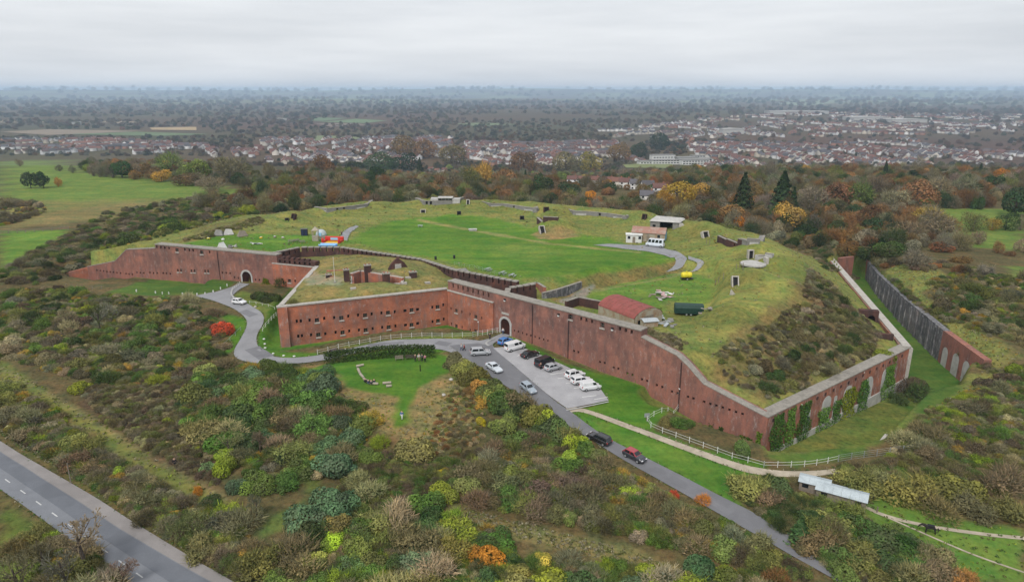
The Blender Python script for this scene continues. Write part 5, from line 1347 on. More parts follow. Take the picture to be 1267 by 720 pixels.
dens = dict(A=2300, B=900, C=1100, D=1200, E=1700, G=350, H=1800, I=1500, K=900, L=200, M=220)
def brush(q, rr, cols): UPts.append(on_ground(q)); URad.append(rng.uniform(*rr, len(q))); UCol.append(np.array([PAL[cols[i]] for i in rng.integers(0, len(cols), len(q))]))
for z, n in dens.items():
    cols = [c for c in MIXES[z][4].split()] + ['brown', 'grey', 'straw', 'olive']
    if z in 'B': cols += ['green'] * 4
    brush(scatter(MIXES[z][0], n, rng), (.6, 1.75), cols + ['olive', 'green', 'green', 'ygreen', 'straw', 'golden'])
for poly, n, cols, rr in (([(100, 480), (180, 478), (240, 472), (225, 520), (255, 560), (270, 602), (200, 565), (130, 520)], 1100, ['purple', 'brown', 'olive', 'straw', 'purple', 'grey', 'brown'], (.5, 1.3)), ([(450, 560), (560, 570), (600, 560), (570, 600), (500, 620), (440, 640), (400, 640)], 700, ['green', 'brown', 'olive', 'purple'], (.6, 1.4)), ([(150, 600), (260, 665), (320, 715), (300, 720), (200, 655), (120, 600)], 400, ['purple', 'brown', 'olive'], (.5, 1.2)),
                      ([(560, 480), (600, 490), (600, 540), (560, 570), (520, 560), (540, 520)], 300, ['straw', 'olive', 'brown', 'rust'], (.35, .8)), ([(1000, 300), (1040, 320), (1085, 330), (1060, 345), (1020, 335)], 260, ['brown', 'grey', 'dgreen'], (.8, 1.8)), ([(1190, 492), (1150, 505), (1110, 545), (1130, 560), (1180, 520), (1230, 480)], 260, ['straw', 'olive', 'brown'], (.4, .9)),
                      ([(225, 298), (320, 268), (330, 276), (260, 296)], 260, ['brown', 'olive', 'straw'], (.4, 1.0)), ([(850, 262), (990, 300), (1000, 315), (940, 290), (850, 268)], 300, ['grey', 'brown', 'brown'], (.6, 1.4)), ([(795, 405), (850, 425), (835, 440), (800, 420)], 160, ['brown', 'grey', 'straw'], (.4, .9)),
                      ([(0, 338), (60, 302), (130, 264), (250, 242), (330, 240), (260, 268), (160, 292), (100, 335), (60, 354), (0, 358)], 900, ['brown', 'grey', 'dgreen', 'olive', 'green', 'purple'], (1.0, 2.6)), ([(1225, 462), (1180, 432), (1142, 388), (1100, 350), (1110, 348), (1150, 385), (1190, 428), (1235, 462)], 220, ['brown', 'grey', 'olive', 'green'], (.5, 1.3)),
                      ([(1040, 577), (1160, 563), (1267, 575), (1267, 600), (1180, 622), (1110, 612), (1060, 600)], 300, ['olive', 'brown', 'green', 'brown'], (.8, 1.9)), ([(905, 598), (960, 655), (1000, 695), (1000, 640), (985, 612)], 130, ['olive', 'dgreen', 'brown'], (.8, 1.8)), ([(850, 632), (960, 688), (1010, 718), (930, 705), (860, 660)], 200, ['brown', 'olive', 'purple', 'green'], (.7, 1.6)), ([(905, 590), (985, 600), (985, 640), (940, 630)], 60, ['olive', 'dgreen', 'brown'], (.8, 1.8)), ([(1045, 600), (1075, 590), (1090, 610), (1070, 625)], 40, ['olive', 'brown'], (.6, 1.2)), ([(985, 612), (1000, 622), (1040, 640), (1030, 650), (990, 640)], 60, ['brown', 'dgreen', 'olive'], (.9, 1.7))):
    brush(scatter(poly, n, rng), rr, cols)
q = scatter([(1000, 333), (1032, 355), (1090, 415), (1075, 442), (1010, 470), (950, 496), (890, 468), (880, 440), (960, 400), (995, 365)], 3400, rng)
den = vnoise(q[:, 0], q[:, 1], .11) + .35 * (vnoise(q[:, 0], q[:, 1], .35) - .5) + (q[:, 0] - 66) * .008
q = q[(den > .42) | (rng.random(len(q)) < .22)]
brush(q, (.35, 1.25), ['brown', 'purple', 'grey', 'straw', 'olive', 'brown'])
q = scatter(FORT, 900, rng, True); q = q[(poly_dist(q[:, 0], q[:, 1], PARADE_P) < -3) & (poly_dist(q[:, 0], q[:, 1], FORT) > 3) & (vnoise(q[:, 0], q[:, 1], .07) > .62) & (q[:, 1] > 200)]
brush(q, (.25, .6), ['straw', 'olive', 'brown'])
wild('undergrowth', np.concatenate(UPts), np.concatenate(URad), np.concatenate(UCol), ('loose', 'thorn', 'twiggy', 'brush', 'bush'), 'tangled low brush and brambles covering the banks between the bushes', 'undergrowth', (.6, 1.0))
if REST:
    a = np.array([(p[0], p[1]) for p in REST])
    wild('shrubbery', on_ground(a), np.array([p[2] for p in REST]), np.array([PAL[p[3]] for p in REST]), ('loose', 'thorn', 'bush', 'mound', 'brush'), 'massed small shrubs filling the scrub between the larger bushes', 'shrubbery', (.75, 1.05), 2)
gp, gr, gcl = [], [], []
LAWN_P = TP([(380, 455), (405, 446), (470, 439), (560, 432), (575, 446), (560, 466), (522, 484), (508, 524), (488, 532), (480, 515), (488, 494), (455, 490), (425, 480), (410, 464)])
for poly, n, cols, wld in ((FORT, 4200, ['straw', 'olive', 'straw', 'golden'], True), ([(375, 452), (470, 440), (590, 470), (600, 500), (570, 560), (495, 545), (430, 505)], 900, ['straw', 'golden', 'olive', 'ygreen'], False), ([(1100, 330), (1185, 345), (1175, 395), (1267, 440), (1185, 500), (1140, 515), (1215, 462), (1140, 385)], 900, ['straw', 'olive', 'golden'], False),
                           ([(0, 446), (120, 520), (285, 625), (225, 608), (60, 505), (0, 468)], 250, ['olive', 'straw', 'ygreen'], False), ([(0, 522), (160, 615), (320, 720), (290, 720), (150, 628), (0, 538)], 900, ['olive', 'straw', 'green'], False), ([(570, 625), (700, 660), (850, 705), (850, 718), (690, 680), (570, 640)], 500, ['straw', 'olive'], False), ([(1075, 600), (1180, 640), (1267, 655), (1267, 720), (1200, 720), (1060, 622)], 160, ['green', 'ygreen', 'olive'], False), ([(60, 360), (290, 400), (290, 450), (200, 520), (0, 440), (0, 360)], 900, ['straw', 'olive', 'brown'], False)):
    q = scatter(poly, n, rng, wld)
    if wld: q = q[(poly_dist(q[:, 0], q[:, 1], PARADE_P) < 1) & (poly_dist(q[:, 0], q[:, 1], FORT) > 3) & (poly_dist(q[:, 0], q[:, 1], COURT) < -1)]
    q = q[poly_dist(q[:, 0], q[:, 1], LAWN_P) < 0]
    gp.append(on_ground(q)); gr.append(rng.uniform(.18, .45, len(q))); gcl.append(np.array([PAL[cols[i]] for i in rng.integers(0, len(cols), len(q))]) * .9)
for a, b, use in EDGES:
    for (e, o_), u_ in zip(((a, b), (b, a)), use):
        if not u_: continue
        L_ = np.linalg.norm(np.diff(e, axis=0), axis=1).sum(); n = int(L_ * 2.2); t = np.sort(rng.random(n)) * (len(e) - 1); k = np.minimum(t.astype(int), len(e) - 2); f = (t - k)[:, None]
        q = e[k] * (1 - f) + e[k + 1] * f; dd = q - (o_[k] * (1 - f) + o_[k + 1] * f); dd /= np.linalg.norm(dd, axis=1)[:, None] + 1e-9
        q = q + dd * rng.normal(.16, .22, (n, 1)); q = q[(q[:, 1] > 62) & (q[:, 1] < 260)]
        gp.append(on_ground(q)); gr.append(rng.uniform(.14, .32, len(q))); gcl.append(np.array([PAL[('green', 'olive', 'straw', 'green')[i]] for i in rng.integers(0, 4, len(q))]))
leaf_mass('rough_grass', np.concatenate(gp), np.concatenate(gr), np.concatenate(gcl), 7, .42, 'straw-coloured grass tussocks on the ramparts and rough banks', 'grass', flat=.7, seed=9)

# ------------------------------------------------------------------ trees
def trunk_mesh(r, h, kind):
    mb = MB(); rr = np.random.default_rng(int(r * 1000))
    lean = rr.normal(0, .03, 2)
    mid = (lean[0] * h, lean[1] * h, h * .5); top = (lean[0] * 2 * h, lean[1] * 2 * h, h)
    mb.bar((0, 0, -.4), mid, r, 6, r * .75); mb.bar(mid, top, r * .75, 6, r * .35)
    for k in range(5):
        a = k * 1.3 + rr.random(); z = h * (.45 + .1 * k)
        mb.bar((mid[0], mid[1], min(z, h * .9)), (math.cos(a) * h * .32, math.sin(a) * h * .32, min(z, h * .9) + h * .3), r * .4, 4, r * .12)
    return mb.mesh('trunk', 'pale_bark' if kind in ('bare_tree', 'thin_tree') else 'bark')
TRUNKS = {k: trunk_mesh(.035, .75 if k != 'fir' else 1.2, k) for k in ('tree', 'thin_tree', 'bare_tree', 'fir', 'pine', 'wispy')}
TREES = []   # x, y, crown radius, height factor, colour, kind, zone
TZ = dict(l='on the golf course edge at far left', m='behind the back rampart of the fort', r='in the wood beyond the right rampart', g='on the green beyond the ditch at right', f='in the scrub before the keep', b='below the main road', h='between the houses below the hill')
def tree(u, v, rp, colour, kind, zone_, hf=1.0):
    q = T(u, v); TREES.append((q.x, q.y, rp * 1.4 * px(q.x, q.y, q.z)[2] / F_PX, hf, colour, kind, zone_))
for a in [(38, 233, 9, 'fir', 'pine', 'l', 1.25), (54, 233, 9, 'fir', 'pine', 'l', 1.25), (151, 220, 14, 'fir', 'pine', 'l', .9), (72, 231, 4, 'golden', 'thin_tree', 'l', 1.3), (188, 222, 10, 'russet', 'tree', 'l', 1.1), (168, 222, 8, 'rust', 'tree', 'l', .8),
          (116, 218, 6, 'bare', 'thin_tree', 'l', 1.3), (124, 219, 6, 'bare', 'thin_tree', 'l', 1.3), (132, 219, 6, 'bare', 'thin_tree', 'l', 1.3), (140, 220, 6, 'bare', 'thin_tree', 'l', 1.3), (74, 212, 4, 'bare', 'thin_tree', 'l'), (90, 214, 4, 'bare', 'bare_tree', 'l'), (15, 206, 3, 'dgreen', 'tree', 'l'), (25, 206, 4, 'bare', 'bare_tree', 'l'),
          (262, 238, 15, 'grey', 'thin_tree', 'l', .7), (245, 222, 16, 'olive', 'tree', 'l', .9), (215, 215, 16, 'olive', 'thin_tree', 'l', .9), (285, 225, 18, 'bare', 'thin_tree', 'l', .9), (200, 225, 12, 'golden', 'tree', 'l', .7), (230, 230, 12, 'brown', 'tree', 'l', .8),
          (466, 228, 13, 'fir', 'tree', 'm', 1.0), (385, 247, 8, 'dgreen', 'tree', 'm', 1.1), (400, 218, 14, 'russet', 'tree', 'm', 1.0), (378, 232, 12, 'rust', 'tree', 'm', .8), (470, 212, 18, 'fir', 'tree', 'm', .7), (500, 212, 16, 'fir', 'tree', 'm', .8), (520, 222, 8, 'fir', 'fir', 'm', 1.2), (440, 214, 13, 'fir', 'tree', 'm', .7),
          (500, 195, 16, 'russet', 'tree', 'm', .9), (525, 196, 16, 'russet', 'tree', 'm', .9), (560, 203, 15, 'brown', 'tree', 'm', 1), (595, 230, 15, 'golden', 'thin_tree', 'm', 1), (580, 235, 14, 'olive', 'thin_tree', 'm', 1), (560, 236, 11, 'grey', 'thin_tree', 'm', 1), (625, 232, 14, 'russet', 'tree', 'm', 1), (648, 215, 16, 'russet', 'tree', 'm', 1),
          (672, 243, 13, 'fir', 'tree', 'm', 1.2), (690, 240, 10, 'brown', 'tree', 'm', 1), (705, 243, 14, 'fir', 'tree', 'm', .7), (730, 246, 7, 'orange', 'tree', 'm', .9), (755, 240, 8, 'fir', 'tree', 'm', 1.1), (700, 215, 16, 'brown', 'tree', 'm', 1), (730, 212, 14, 'golden', 'tree', 'm', 1), (765, 200, 14, 'russet', 'tree', 'm', 1), (790, 196, 9, 'fir', 'tree', 'm', 1.4), (815, 185, 12, 'fir', 'tree', 'm', 1),
          (838, 258, 22, 'golden', 'tree', 'r', .9), (865, 250, 14, 'golden', 'tree', 'r', 1), (820, 262, 12, 'golden', 'thin_tree', 'r', 1), (918, 264, 19, 'fir', 'fir', 'r', .95), (966, 263, 23, 'fir', 'fir', 'r', .8), (975, 283, 19, 'golden', 'tree', 'r', .95), (905, 278, 16, 'russet', 'tree', 'r', .95), (913, 282, 7, 'orange', 'tree', 'r', 1.3), (940, 282, 11, 'rust', 'tree', 'r', .8),
          (1033, 255, 20, 'russet', 'tree', 'r', .9), (1060, 258, 16, 'olive', 'thin_tree', 'r', .9), (1005, 262, 17, 'grey', 'thin_tree', 'r', 1), (1080, 250, 16, 'bare', 'bare_tree', 'r', 1), (1132, 258, 20, 'russet', 'tree', 'r', .95), (1105, 262, 14, 'grey', 'thin_tree', 'r', 1), (1090, 240, 15, 'russet', 'tree', 'r', .9), (1160, 250, 18, 'grey', 'thin_tree', 'r', .9), (1190, 245, 16, 'bare', 'thin_tree', 'r', .9),
          (880, 262, 13, 'dgreen', 'tree', 'r', .7), (1238, 225, 7, 'orange', 'tree', 'h', 1.5), (1150, 298, 20, 'straw', 'thin_tree', 'g', .9), (1148, 280, 14, 'golden', 'thin_tree', 'g', .9), (1174, 290, 11, 'rust', 'thin_tree', 'g', 1), (1203, 286, 12, 'olive', 'thin_tree', 'g', 1), (1244, 285, 12, 'dgreen', 'tree', 'g', 1.1), (1227, 285, 8, 'golden', 'thin_tree', 'g', 1), (1256, 268, 20, 'fir', 'pine', 'g', 1.1), (1262, 285, 5, 'bare', 'bare_tree', 'g', 1.5),
          (1122, 300, 16, 'bare', 'thin_tree', 'r', .9), (1100, 318, 16, 'dgreen', 'tree', 'r', .8), (1075, 322, 15, 'dgreen', 'tree', 'r', .8), (1048, 318, 14, 'rust', 'tree', 'r', .8), (1130, 330, 14, 'grey', 'thin_tree', 'g', .7), (1210, 302, 10, 'grey', 'thin_tree', 'g', .8), (1165, 312, 13, 'rust', 'tree', 'g', .6), (1190, 325, 12, 'rust', 'loose', 'g', .5),
          (124, 410, 20, 'olive', 'wispy', 'f', 1.0), (285, 562, 20, 'straw', 'wispy', 'f', .8), (322, 562, 18, 'bare', 'wispy', 'f', .9), (318, 642, 16, 'bare', 'wispy', 'f', 1.1), (108, 706, 42, 'straw', 'wispy', 'b', .95), (85, 735, 36, 'bare', 'wispy', 'b', .95), (30, 745, 40, 'straw', 'wispy', 'b', .9), (154, 722, 22, 'bare', 'wispy', 'b', .9), (55, 705, 26, 'grey', 'wispy', 'b', .9), (118, 722, 9, 'green', 'fir', 'b', 1.0)]:
    tree(*a)
PALT = 'russet russet grey bare olive brown golden dgreen grey russet bare olive rust fir'.split()
def fill_trees(pl, n, zone_, rr, dm, cols=PALT):
    taken = [(t[0], t[1]) for t in TREES]; pw = TP(pl)
    for x, y in in_poly_world(pw, n, rng, dm, taken):
        c = cols[rng.integers(len(cols))]
        kind = {'grey': 'thin_tree', 'bare': ('bare_tree', 'thin_tree')[rng.integers(2)], 'fir': ('fir', 'tree')[rng.integers(2)]}.get(c, 'tree')
        TREES.append((x, y, rng.uniform(*rr), rng.uniform(.85, 1.15), c, kind, zone_))
fill_trees([(300, 222), (400, 214), (560, 208), (700, 210), (815, 215), (830, 250), (760, 246), (690, 243), (620, 240), (530, 237), (420, 243), (330, 240)], 80, 'm', (4.6, 7.2), 7)
fill_trees([(830, 215), (1000, 208), (1267, 222), (1267, 255), (1170, 258), (1155, 292), (1080, 305), (1040, 308), (990, 290), (930, 275), (850, 258)], 120, 'r', (4.8, 7.6), 7)
fill_trees([(110, 207), (290, 207), (330, 238), (250, 230), (170, 219), (110, 214)], 30, 'l', (4, 6.5), 8)
def tshow(t): return t[2] * F_PX / px(t[0], t[1], float(H(t[0], t[1])))[2]
TREES.sort(key=tshow, reverse=True)
TREES = TREES[:299]
ranks = defaultdict(list); rank = {}
for i, t in enumerate(TREES): ranks[(t[6], t[4], t[5])].append((px(t[0], t[1], 0)[0], i))
for k, l in ranks.items():
    for j, (_, i) in enumerate(sorted(l)): rank[i] = (j + 1, len(l))
KW = dict(tree='round-crowned tree', thin_tree='half-bare tree', bare_tree='leafless tree', wispy='wispy leafless tree', fir='pointed conifer', pine='spreading pine', loose='low tree')
for i, (x, y, r_, hf, colr, kind, zn) in enumerate(TREES):
    t = empty('tree', (x, y, float(H(x, y))), float(rng.uniform(0, 6.28)))
    cr = obj('crown', CROWNS[kind][int(rng.integers(len(CROWNS[kind])))], t); cr.scale = (r_, r_, r_ * hf * 1.05)
    c = PAL[colr]; j = rng.uniform(.85, 1.15, 3); cr.color = (c[0] * j[0], c[1] * j[1], c[2] * j[2], 1)
    tk = obj('trunk', TRUNKS.get(kind, TRUNKS['tree']), t); tk.scale = (r_ * 1.4, r_ * 1.4, r_ * hf * 1.3)
    a, n = rank[i]; w_ = WORD[colr].replace(' twiggy', '') + ' ' + KW[kind]
    tag(t, ('the only %s %s' % (w_, TZ[zn])) if n == 1 else '%s, %s from the left %s' % (w_, ordinal(a), TZ[zn]), 'tree', 'trees ' + TZ[zn])
# ------------------------------------------------------------------ the town and woods on the low ground
def tinted(name, rough=.8):
    t = NT(name); b = t.bsdf(rough, 0, .2); oi = t.node('ShaderNodeObjectInfo')
    n = t.ramp(t.noise(.6, 4, .6), [(.3, (.85, .85, .85)), (.7, (1.08, 1.08, 1.08))])
    t.link(t.mix(1.0, oi.outputs['Color'], n, 'MULTIPLY'), b.inputs['Base Color'])
def attr_mat(name):
    t = NT(name); b = t.bsdf(.85, 0, .2)
    t.link(t.node('ShaderNodeAttribute', attribute_name='lcol').outputs['Color'], b.inputs['Base Color'])
tinted('house_wall'); tinted('house_roof'); attr_mat('town_mass')
def gable_house(w, d, h, rh):
    wall_ = MB().add([(-w / 2, -d / 2, -2), (w / 2, -d / 2, -2), (w / 2, d / 2, -2), (-w / 2, d / 2, -2), (-w / 2, -d / 2, h), (w / 2, -d / 2, h), (w / 2, d / 2, h), (-w / 2, d / 2, h), (-w / 2, 0, h + rh - .1), (w / 2, 0, h + rh - .1)],
                     [(0, 1, 5, 4), (2, 3, 7, 6), (1, 2, 6, 9, 5), (3, 0, 4, 8, 7)]).mesh('wall', 'house_wall')
    o = .35; t = .22; e = h - o * rh / (d / 2)
    vs = [(-w / 2 - o, -d / 2 - o, e), (w / 2 + o, -d / 2 - o, e), (w / 2 + o, 0, h + rh), (-w / 2 - o, 0, h + rh), (-w / 2 - o, d / 2 + o, e), (w / 2 + o, d / 2 + o, e)]
    vs += [(x, y, z + t) for x, y, z in vs]
    roof_ = MB().add(vs, [(6, 7, 8, 9), (9, 8, 11, 10), (0, 3, 2, 1), (3, 4, 5, 2), (0, 1, 7, 6), (4, 10, 11, 5), (0, 6, 9, 3), (3, 9, 10, 4), (1, 2, 8, 7), (2, 5, 11, 8)]).mesh('roof', 'house_roof')
    ch = MB().box(w * .28, w * .28 + .8, -.4, .4, h + rh * .6, h + rh + 1.1).mesh('chimney', 'brick_keep')
    return wall_, roof_, ch
HS = [gable_house(*a) for a in ((9, 8, 4.8, 2.8), (12, 8.5, 4.8, 3.0), (8, 10, 3.2, 2.8))]
HWIN = MB().box(-.7, .7, -.06, .02, -.6, .6).mesh('window', 'window_glass'); HDOOR = MB().box(-.5, .5, -.06, .02, 0, 2.05).mesh('door', 'weathered_wood')
WALLC = [(.70, .68, .65), (.72, .71, .70), (.52, .46, .38), (.34, .19, .14), (.66, .61, .54), (.74, .74, .74)]
_W = [(.62, .60, .56), (.66, .65, .63), (.45, .39, .31), (.30, .15, .10), (.58, .52, .44), (.68, .68, .68)]
ROOFC = [(.15, .075, .06), (.13, .07, .06), (.085, .08, .085), (.17, .085, .065), (.11, .105, .115), (.12, .085, .08)]
_R = [(.21, .085, .055), (.17, .075, .055), (.10, .085, .085), (.24, .105, .07), (.13, .12, .125), (.16, .10, .085)]
wname = ['white', 'white', 'buff', 'red brick', 'cream', 'white']; rname = ['red-roofed', 'brown-roofed', 'grey-roofed', 'orange-roofed', 'slate-roofed', 'brown-roofed']
HOUSES = []   # x, y, rz, shape, wall, roof, zone, detail
for u, v, wi, ri in ((708, 228, 5, 1), (722, 229, 0, 0), (735, 229, 1, 0), (752, 230, 0, 0), (764, 231, 4, 3), (773, 232, 0, 1), (786, 234, 1, 4), (801, 236, 0, 2), (815, 240, 5, 1), (828, 243, 2, 1), (800, 250, 0, 4), (655, 222, 1, 1), (533, 212, 0, 0), (541, 214, 0, 3), (550, 213, 2, 1)):
    q = T(u, v); HOUSES.append((q.x, q.y, rng.normal(-.15, .12), 0, wi, ri, 'n', True))
HZ = [('w', [(0, 172), (150, 174), (255, 180), (262, 190), (120, 190), (0, 190)], 260), ('c', [(255, 186), (330, 183), (440, 180), (560, 180), (720, 184), (730, 194), (610, 197), (560, 204), (420, 208), (330, 206), (262, 196)], 620),
      ('e', [(845, 178), (960, 178), (1100, 186), (1267, 190), (1267, 205), (1150, 206), (1060, 212), (930, 215), (860, 212), (870, 195)], 650), ('o', [(850, 150), (950, 142), (1267, 142), (1267, 188), (1100, 184), (960, 176), (850, 172)], 1150), ('c', [(560, 188), (700, 186), (790, 190), (800, 200), (700, 205), (600, 203)], 240), ('d', [(740, 162), (860, 150), (860, 176), (760, 179)], 200), ('d', [(300, 172), (560, 170), (560, 180), (330, 183)], 240), ('d', [(560, 178), (760, 176), (770, 184), (620, 186)], 240)]
HN = dict(n='in the row just beyond the back rampart', w='in the village at far left', c='in the suburb beyond the back rampart', e='in the suburb beyond the right-hand wood', o='in the distant town', d='in the distant town')
for z, pl, n in HZ:
    pw = np.array([P(u, v, -62) for u, v in pl])
    x0, y0 = pw.min(0); x1, y1 = pw.max(0); k = 0
    # short streets: strings of houses
    while k < n:
        x, y = rng.uniform(x0, x1), rng.uniform(y0, y1)
        if poly_dist(np.array([x]), np.array([y]), pw)[0] < 0: continue
        a = math.floor(vnoise(x, y, 1 / 260.) * 6) * .5 + rng.normal(0, .05); m = int(rng.integers(4, 11)); st = 13.0
        wi, ri = int(rng.integers(6)), int(rng.integers(6))
        for j in range(m):
            hx, hy = x + math.cos(a) * st * j, y + math.sin(a) * st * j
            if poly_dist(np.array([hx]), np.array([hy]), pw)[0] < 0: break
            HOUSES.append((hx, hy, a + (math.pi / 2 if rng.random() < .2 else 0), int(rng.integers(3)), wi if rng.random() < .6 else int(rng.integers(6)), ri if rng.random() < .7 else int(rng.integers(6)), z, False)); k += 1
HOUSES.sort(key=lambda h: (not h[7], h[1]))
HI, HR = HOUSES[:296], HOUSES[296:]
ranks = defaultdict(list); rank = {}
for i, h in enumerate(HI): ranks[(h[6], rname[h[5]], wname[h[4]])].append((px(h[0], h[1], 0)[0], i))
for k, l in ranks.items():
    for j, (_, i) in enumerate(sorted(l)): rank[i] = (j + 1, len(l))
for i, (x, y, a, sh, wi, ri, z, det) in enumerate(HI):
    t = empty('house', (x, y, float(H(x, y))), a); W_, R_, C_ = HS[sh]
    t.scale = (.82,) * 3 if det else (1, 1, 1)
    w_ = obj('wall', W_, t); w_.color = (*WALLC[wi], 1)
    r_ = obj('roof', R_, t); r_.color = (*ROOFC[ri], 1); obj('chimney', C_, r_)
    if det:
        dd = (8, 8.5, 10)[sh]; ww = (9, 12, 8)[sh]
        for zz in (1.3, 3.7):
            for xx in (-.3, .3): obj('window', HWIN, t, (ww * xx, -dd / 2 - .01, zz))
        obj('door', HDOOR, t, (0, -dd / 2 - .01, 0))
    k, n = rank[i]
    tag(t, ('the only %s %s house %s' if n == 1 else '%s %s house, %s from the left %s') % ((rname[ri], wname[wi], HN[z]) if n == 1 else (rname[ri], wname[wi], ordinal(k), HN[z])), 'house', 'houses ' + HN[z])
# the rest of the town, past counting
def house_mass(hs):
    k = len(hs); w, d, h, rh = 4.8, 4.2, 4.8, 2.9
    base = np.array([(-w, -d, -1), (w, -d, -1), (w, d, -1), (-w, d, -1), (-w, -d, h), (w, -d, h), (w, d, h), (-w, d, h), (-w, 0, h + rh), (w, 0, h + rh), (-w - .3, -d - .3, h - .2), (w + .3, -d - .3, h - .2), (w + .3, 0, h + rh + .15), (-w - .3, 0, h + rh + .15), (w + .3, d + .3, h - .2), (-w - .3, d + .3, h - .2)], float)
    quads = np.array([(0, 1, 5, 4), (2, 3, 7, 6), (1, 2, 6, 5), (3, 0, 4, 7), (5, 6, 9, 9), (7, 4, 8, 8), (10, 11, 12, 13), (13, 12, 14, 15)])
    a = np.array([q[2] for q in hs]); x = np.array([q[0] for q in hs]); y = np.array([q[1] for q in hs]); sc = rng.uniform(.95, 1.4, k)
    X = base[None, :, 0] * np.cos(a)[:, None] - base[None, :, 1] * np.sin(a)[:, None]; Y = base[None, :, 0] * np.sin(a)[:, None] + base[None, :, 1] * np.cos(a)[:, None]
    V_ = np.stack([X * sc[:, None] + x[:, None], Y * sc[:, None] + y[:, None], base[None, :, 2] * sc[:, None] + H(x, y)[:, None]], -1)
    tri = []
    for q in quads:
        if q[2] == q[3]: tri.append(q[:3])
        else: tri += [q[[0, 1, 2]], q[[0, 2, 3]]]
    tri = np.array(tri)
    F_ = (tri[None] + (np.arange(k) * 16)[:, None, None]).reshape(-1, 3)
    c = np.empty((k, 16, 4)); c[..., 3] = 1
    c[:, :10, :3] = np.array([WALLC[q[4]] for q in hs])[:, None] * rng.uniform(.6, 1.05, (k, 1, 1)); c[:, 10:, :3] = np.array([ROOFC[q[5]] for q in hs])[:, None] * rng.uniform(.6, 1.1, (k, 1, 1))
    o = obj('far_houses', np_mesh('far_houses', V_.reshape(-1, 3), F_, 'town_mass', {'lcol': ('FLOAT_COLOR', 'POINT', c.reshape(-1, 4))}, tri=True))
    tag(o, 'mass of tiny houses of the distant town, too many to count', 'houses', kind='stuff')
house_mass(HR)
# the school: white flat-roofed blocks with window bands
q = P(826, 203, -62); sch = empty('school', (q[0], q[1], float(H(*q))), .12)
for x0, x1, y0, y1, h in ((-46, -14, 6, 22, 5), (-18, 22, 26, 42, 13), (-26, 20, 2, 20, 6.5), (20, 66, -12, 10, 8), (24, 60, 18, 40, 9), (50, 84, 12, 34, 7), (58, 78, 36, 54, 10)):
    b_ = MB().box(x0, x1, y0, y1, -2, h).build('block', 'white_paint', sch); MB().box(x0 - .6, x1 + .6, y0 - .6, y1 + .6, h + .003, h + .7).build('flat_roof', 'concrete', b_)
    for zz in np.arange(1.8, h - 1, 3.4):
        for xx in np.arange(x0 + 2.2, x1 - 2.5, 5.0): MB().box(xx, xx + 3.6, y0 - .08, y0 + .05, zz, zz + 1.6).build('window', 'window_glass', b_)
tag(sch, 'large white flat-roofed school with rows of windows beside a playing field', 'school')
for u, v, w, d, h, lab in ((985, 143, 300, 60, 14, 'long pale warehouse, largest roof in the distant town'), (905, 165, 60, 30, 14, 'pale flat-roofed block standing among trees beyond the school'), (1070, 150, 160, 60, 12, 'wide pale warehouse roof in the middle of the distant town'), (1120, 152, 140, 50, 11, 'second wide pale warehouse roof, right of the first in the distant town'),
                       (95, 154.5, 26, 14, 8, 'white farmhouse alone among the far fields'), (345, 149, 60, 16, 7, 'row of pale farm sheds beside the far green field')):
    q = P(u, v, -62); o = empty('warehouse' if w > 100 else 'far_building', (q[0], q[1], float(H(*q))), .1)
    MB().box(-w / 2, w / 2, -d / 2, d / 2, -3, h).build('wall', 'pale_render', o); MB().prism([(-w / 2 - 1, h), (w / 2 + 1, h), (w / 2 + 1, h + .6), (0, h + 2.2), (-w / 2 - 1, h + .6)], -d / 2 - 1, d / 2 + 1).build('roof', 'pale_render', o)
    tag(o, lab, 'building')
# woods: one mass, thinning to copses and hedges with distance
wp, wr, wc = [], [], []
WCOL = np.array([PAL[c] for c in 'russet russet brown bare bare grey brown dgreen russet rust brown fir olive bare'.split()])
clear = [np.array([P(u, v, -62.5) for u, v in pl]) for pl in ([(765, 206), (832, 201), (872, 190), (870, 212), (780, 214)], [(180, 157), (246, 156), (246, 162), (180, 162)], [(0, 160), (250, 160), (280, 168), (0, 170)], [(390, 147), (485, 147), (485, 154), (390, 154)], [(780, 205), (880, 183), (880, 200), (800, 210)])]
def woods(n, u0, u1, v0, v1, z, rad, keep=None, hz=True):
    u = rng.uniform(u0, u1, n); v = rng.uniform(v0, v1, n)
    q = np.array([P(a, b, z) for a, b in zip(u, v)])
    ok = np.ones(n, bool)
    for pl in clear: ok &= poly_dist(q[:, 0], q[:, 1], pl) < -4
    if keep is not None: ok &= keep(u, v, q)
    if hz:
        for zz, pl, _ in HZ:
            pw = np.array([P(a, b, -62) for a, b in pl]); ok &= ~((poly_dist(q[:, 0], q[:, 1], pw) > 0) & (rng.random(n) < .74))
    q = q[ok]; d = np.hypot(q[:, 0], q[:, 1])
    wp.append(on_ground(q)); wr.append(np.maximum(rad[0] + (rad[1] - rad[0]) * rng.random(len(q)), d * .0034)); g = (vnoise(q[:, 0], q[:, 1], 1 / 90.) * 6 + rng.random(len(q)) * 9).astype(int) % len(WCOL); wc.append(WCOL[g])
woods(2600, -40, 1307, 186, 214, -62, (4, 6.5), lambda u, v, q: ~((u < 300) & (v > 192)))
woods(4200, -40, 1307, 150, 190, -62, (5, 8))
woods(3000, -60, 1330, 127, 152, -62, (6, 10), lambda u, v, q: vnoise(q[:, 0], q[:, 1], 1 / 500.) > .28)
woods(1500, -60, 1330, 116, 128, -58, (10, 20), lambda u, v, q: vnoise(q[:, 0], q[:, 1], 1 / 1400.) > .42)
wild('forest', np.concatenate(wp), np.concatenate(wr), np.concatenate(wc) * .45 + np.array((.026, .023, .030)), ('tree', 'thin_tree', 'bush'), 'brown autumn woods and copses spread over the plain to the horizon', 'forest', (.9, 1.3), 4, .2)  # far trees dulled and tinted violet-blue: distance haze put into the leaf colour
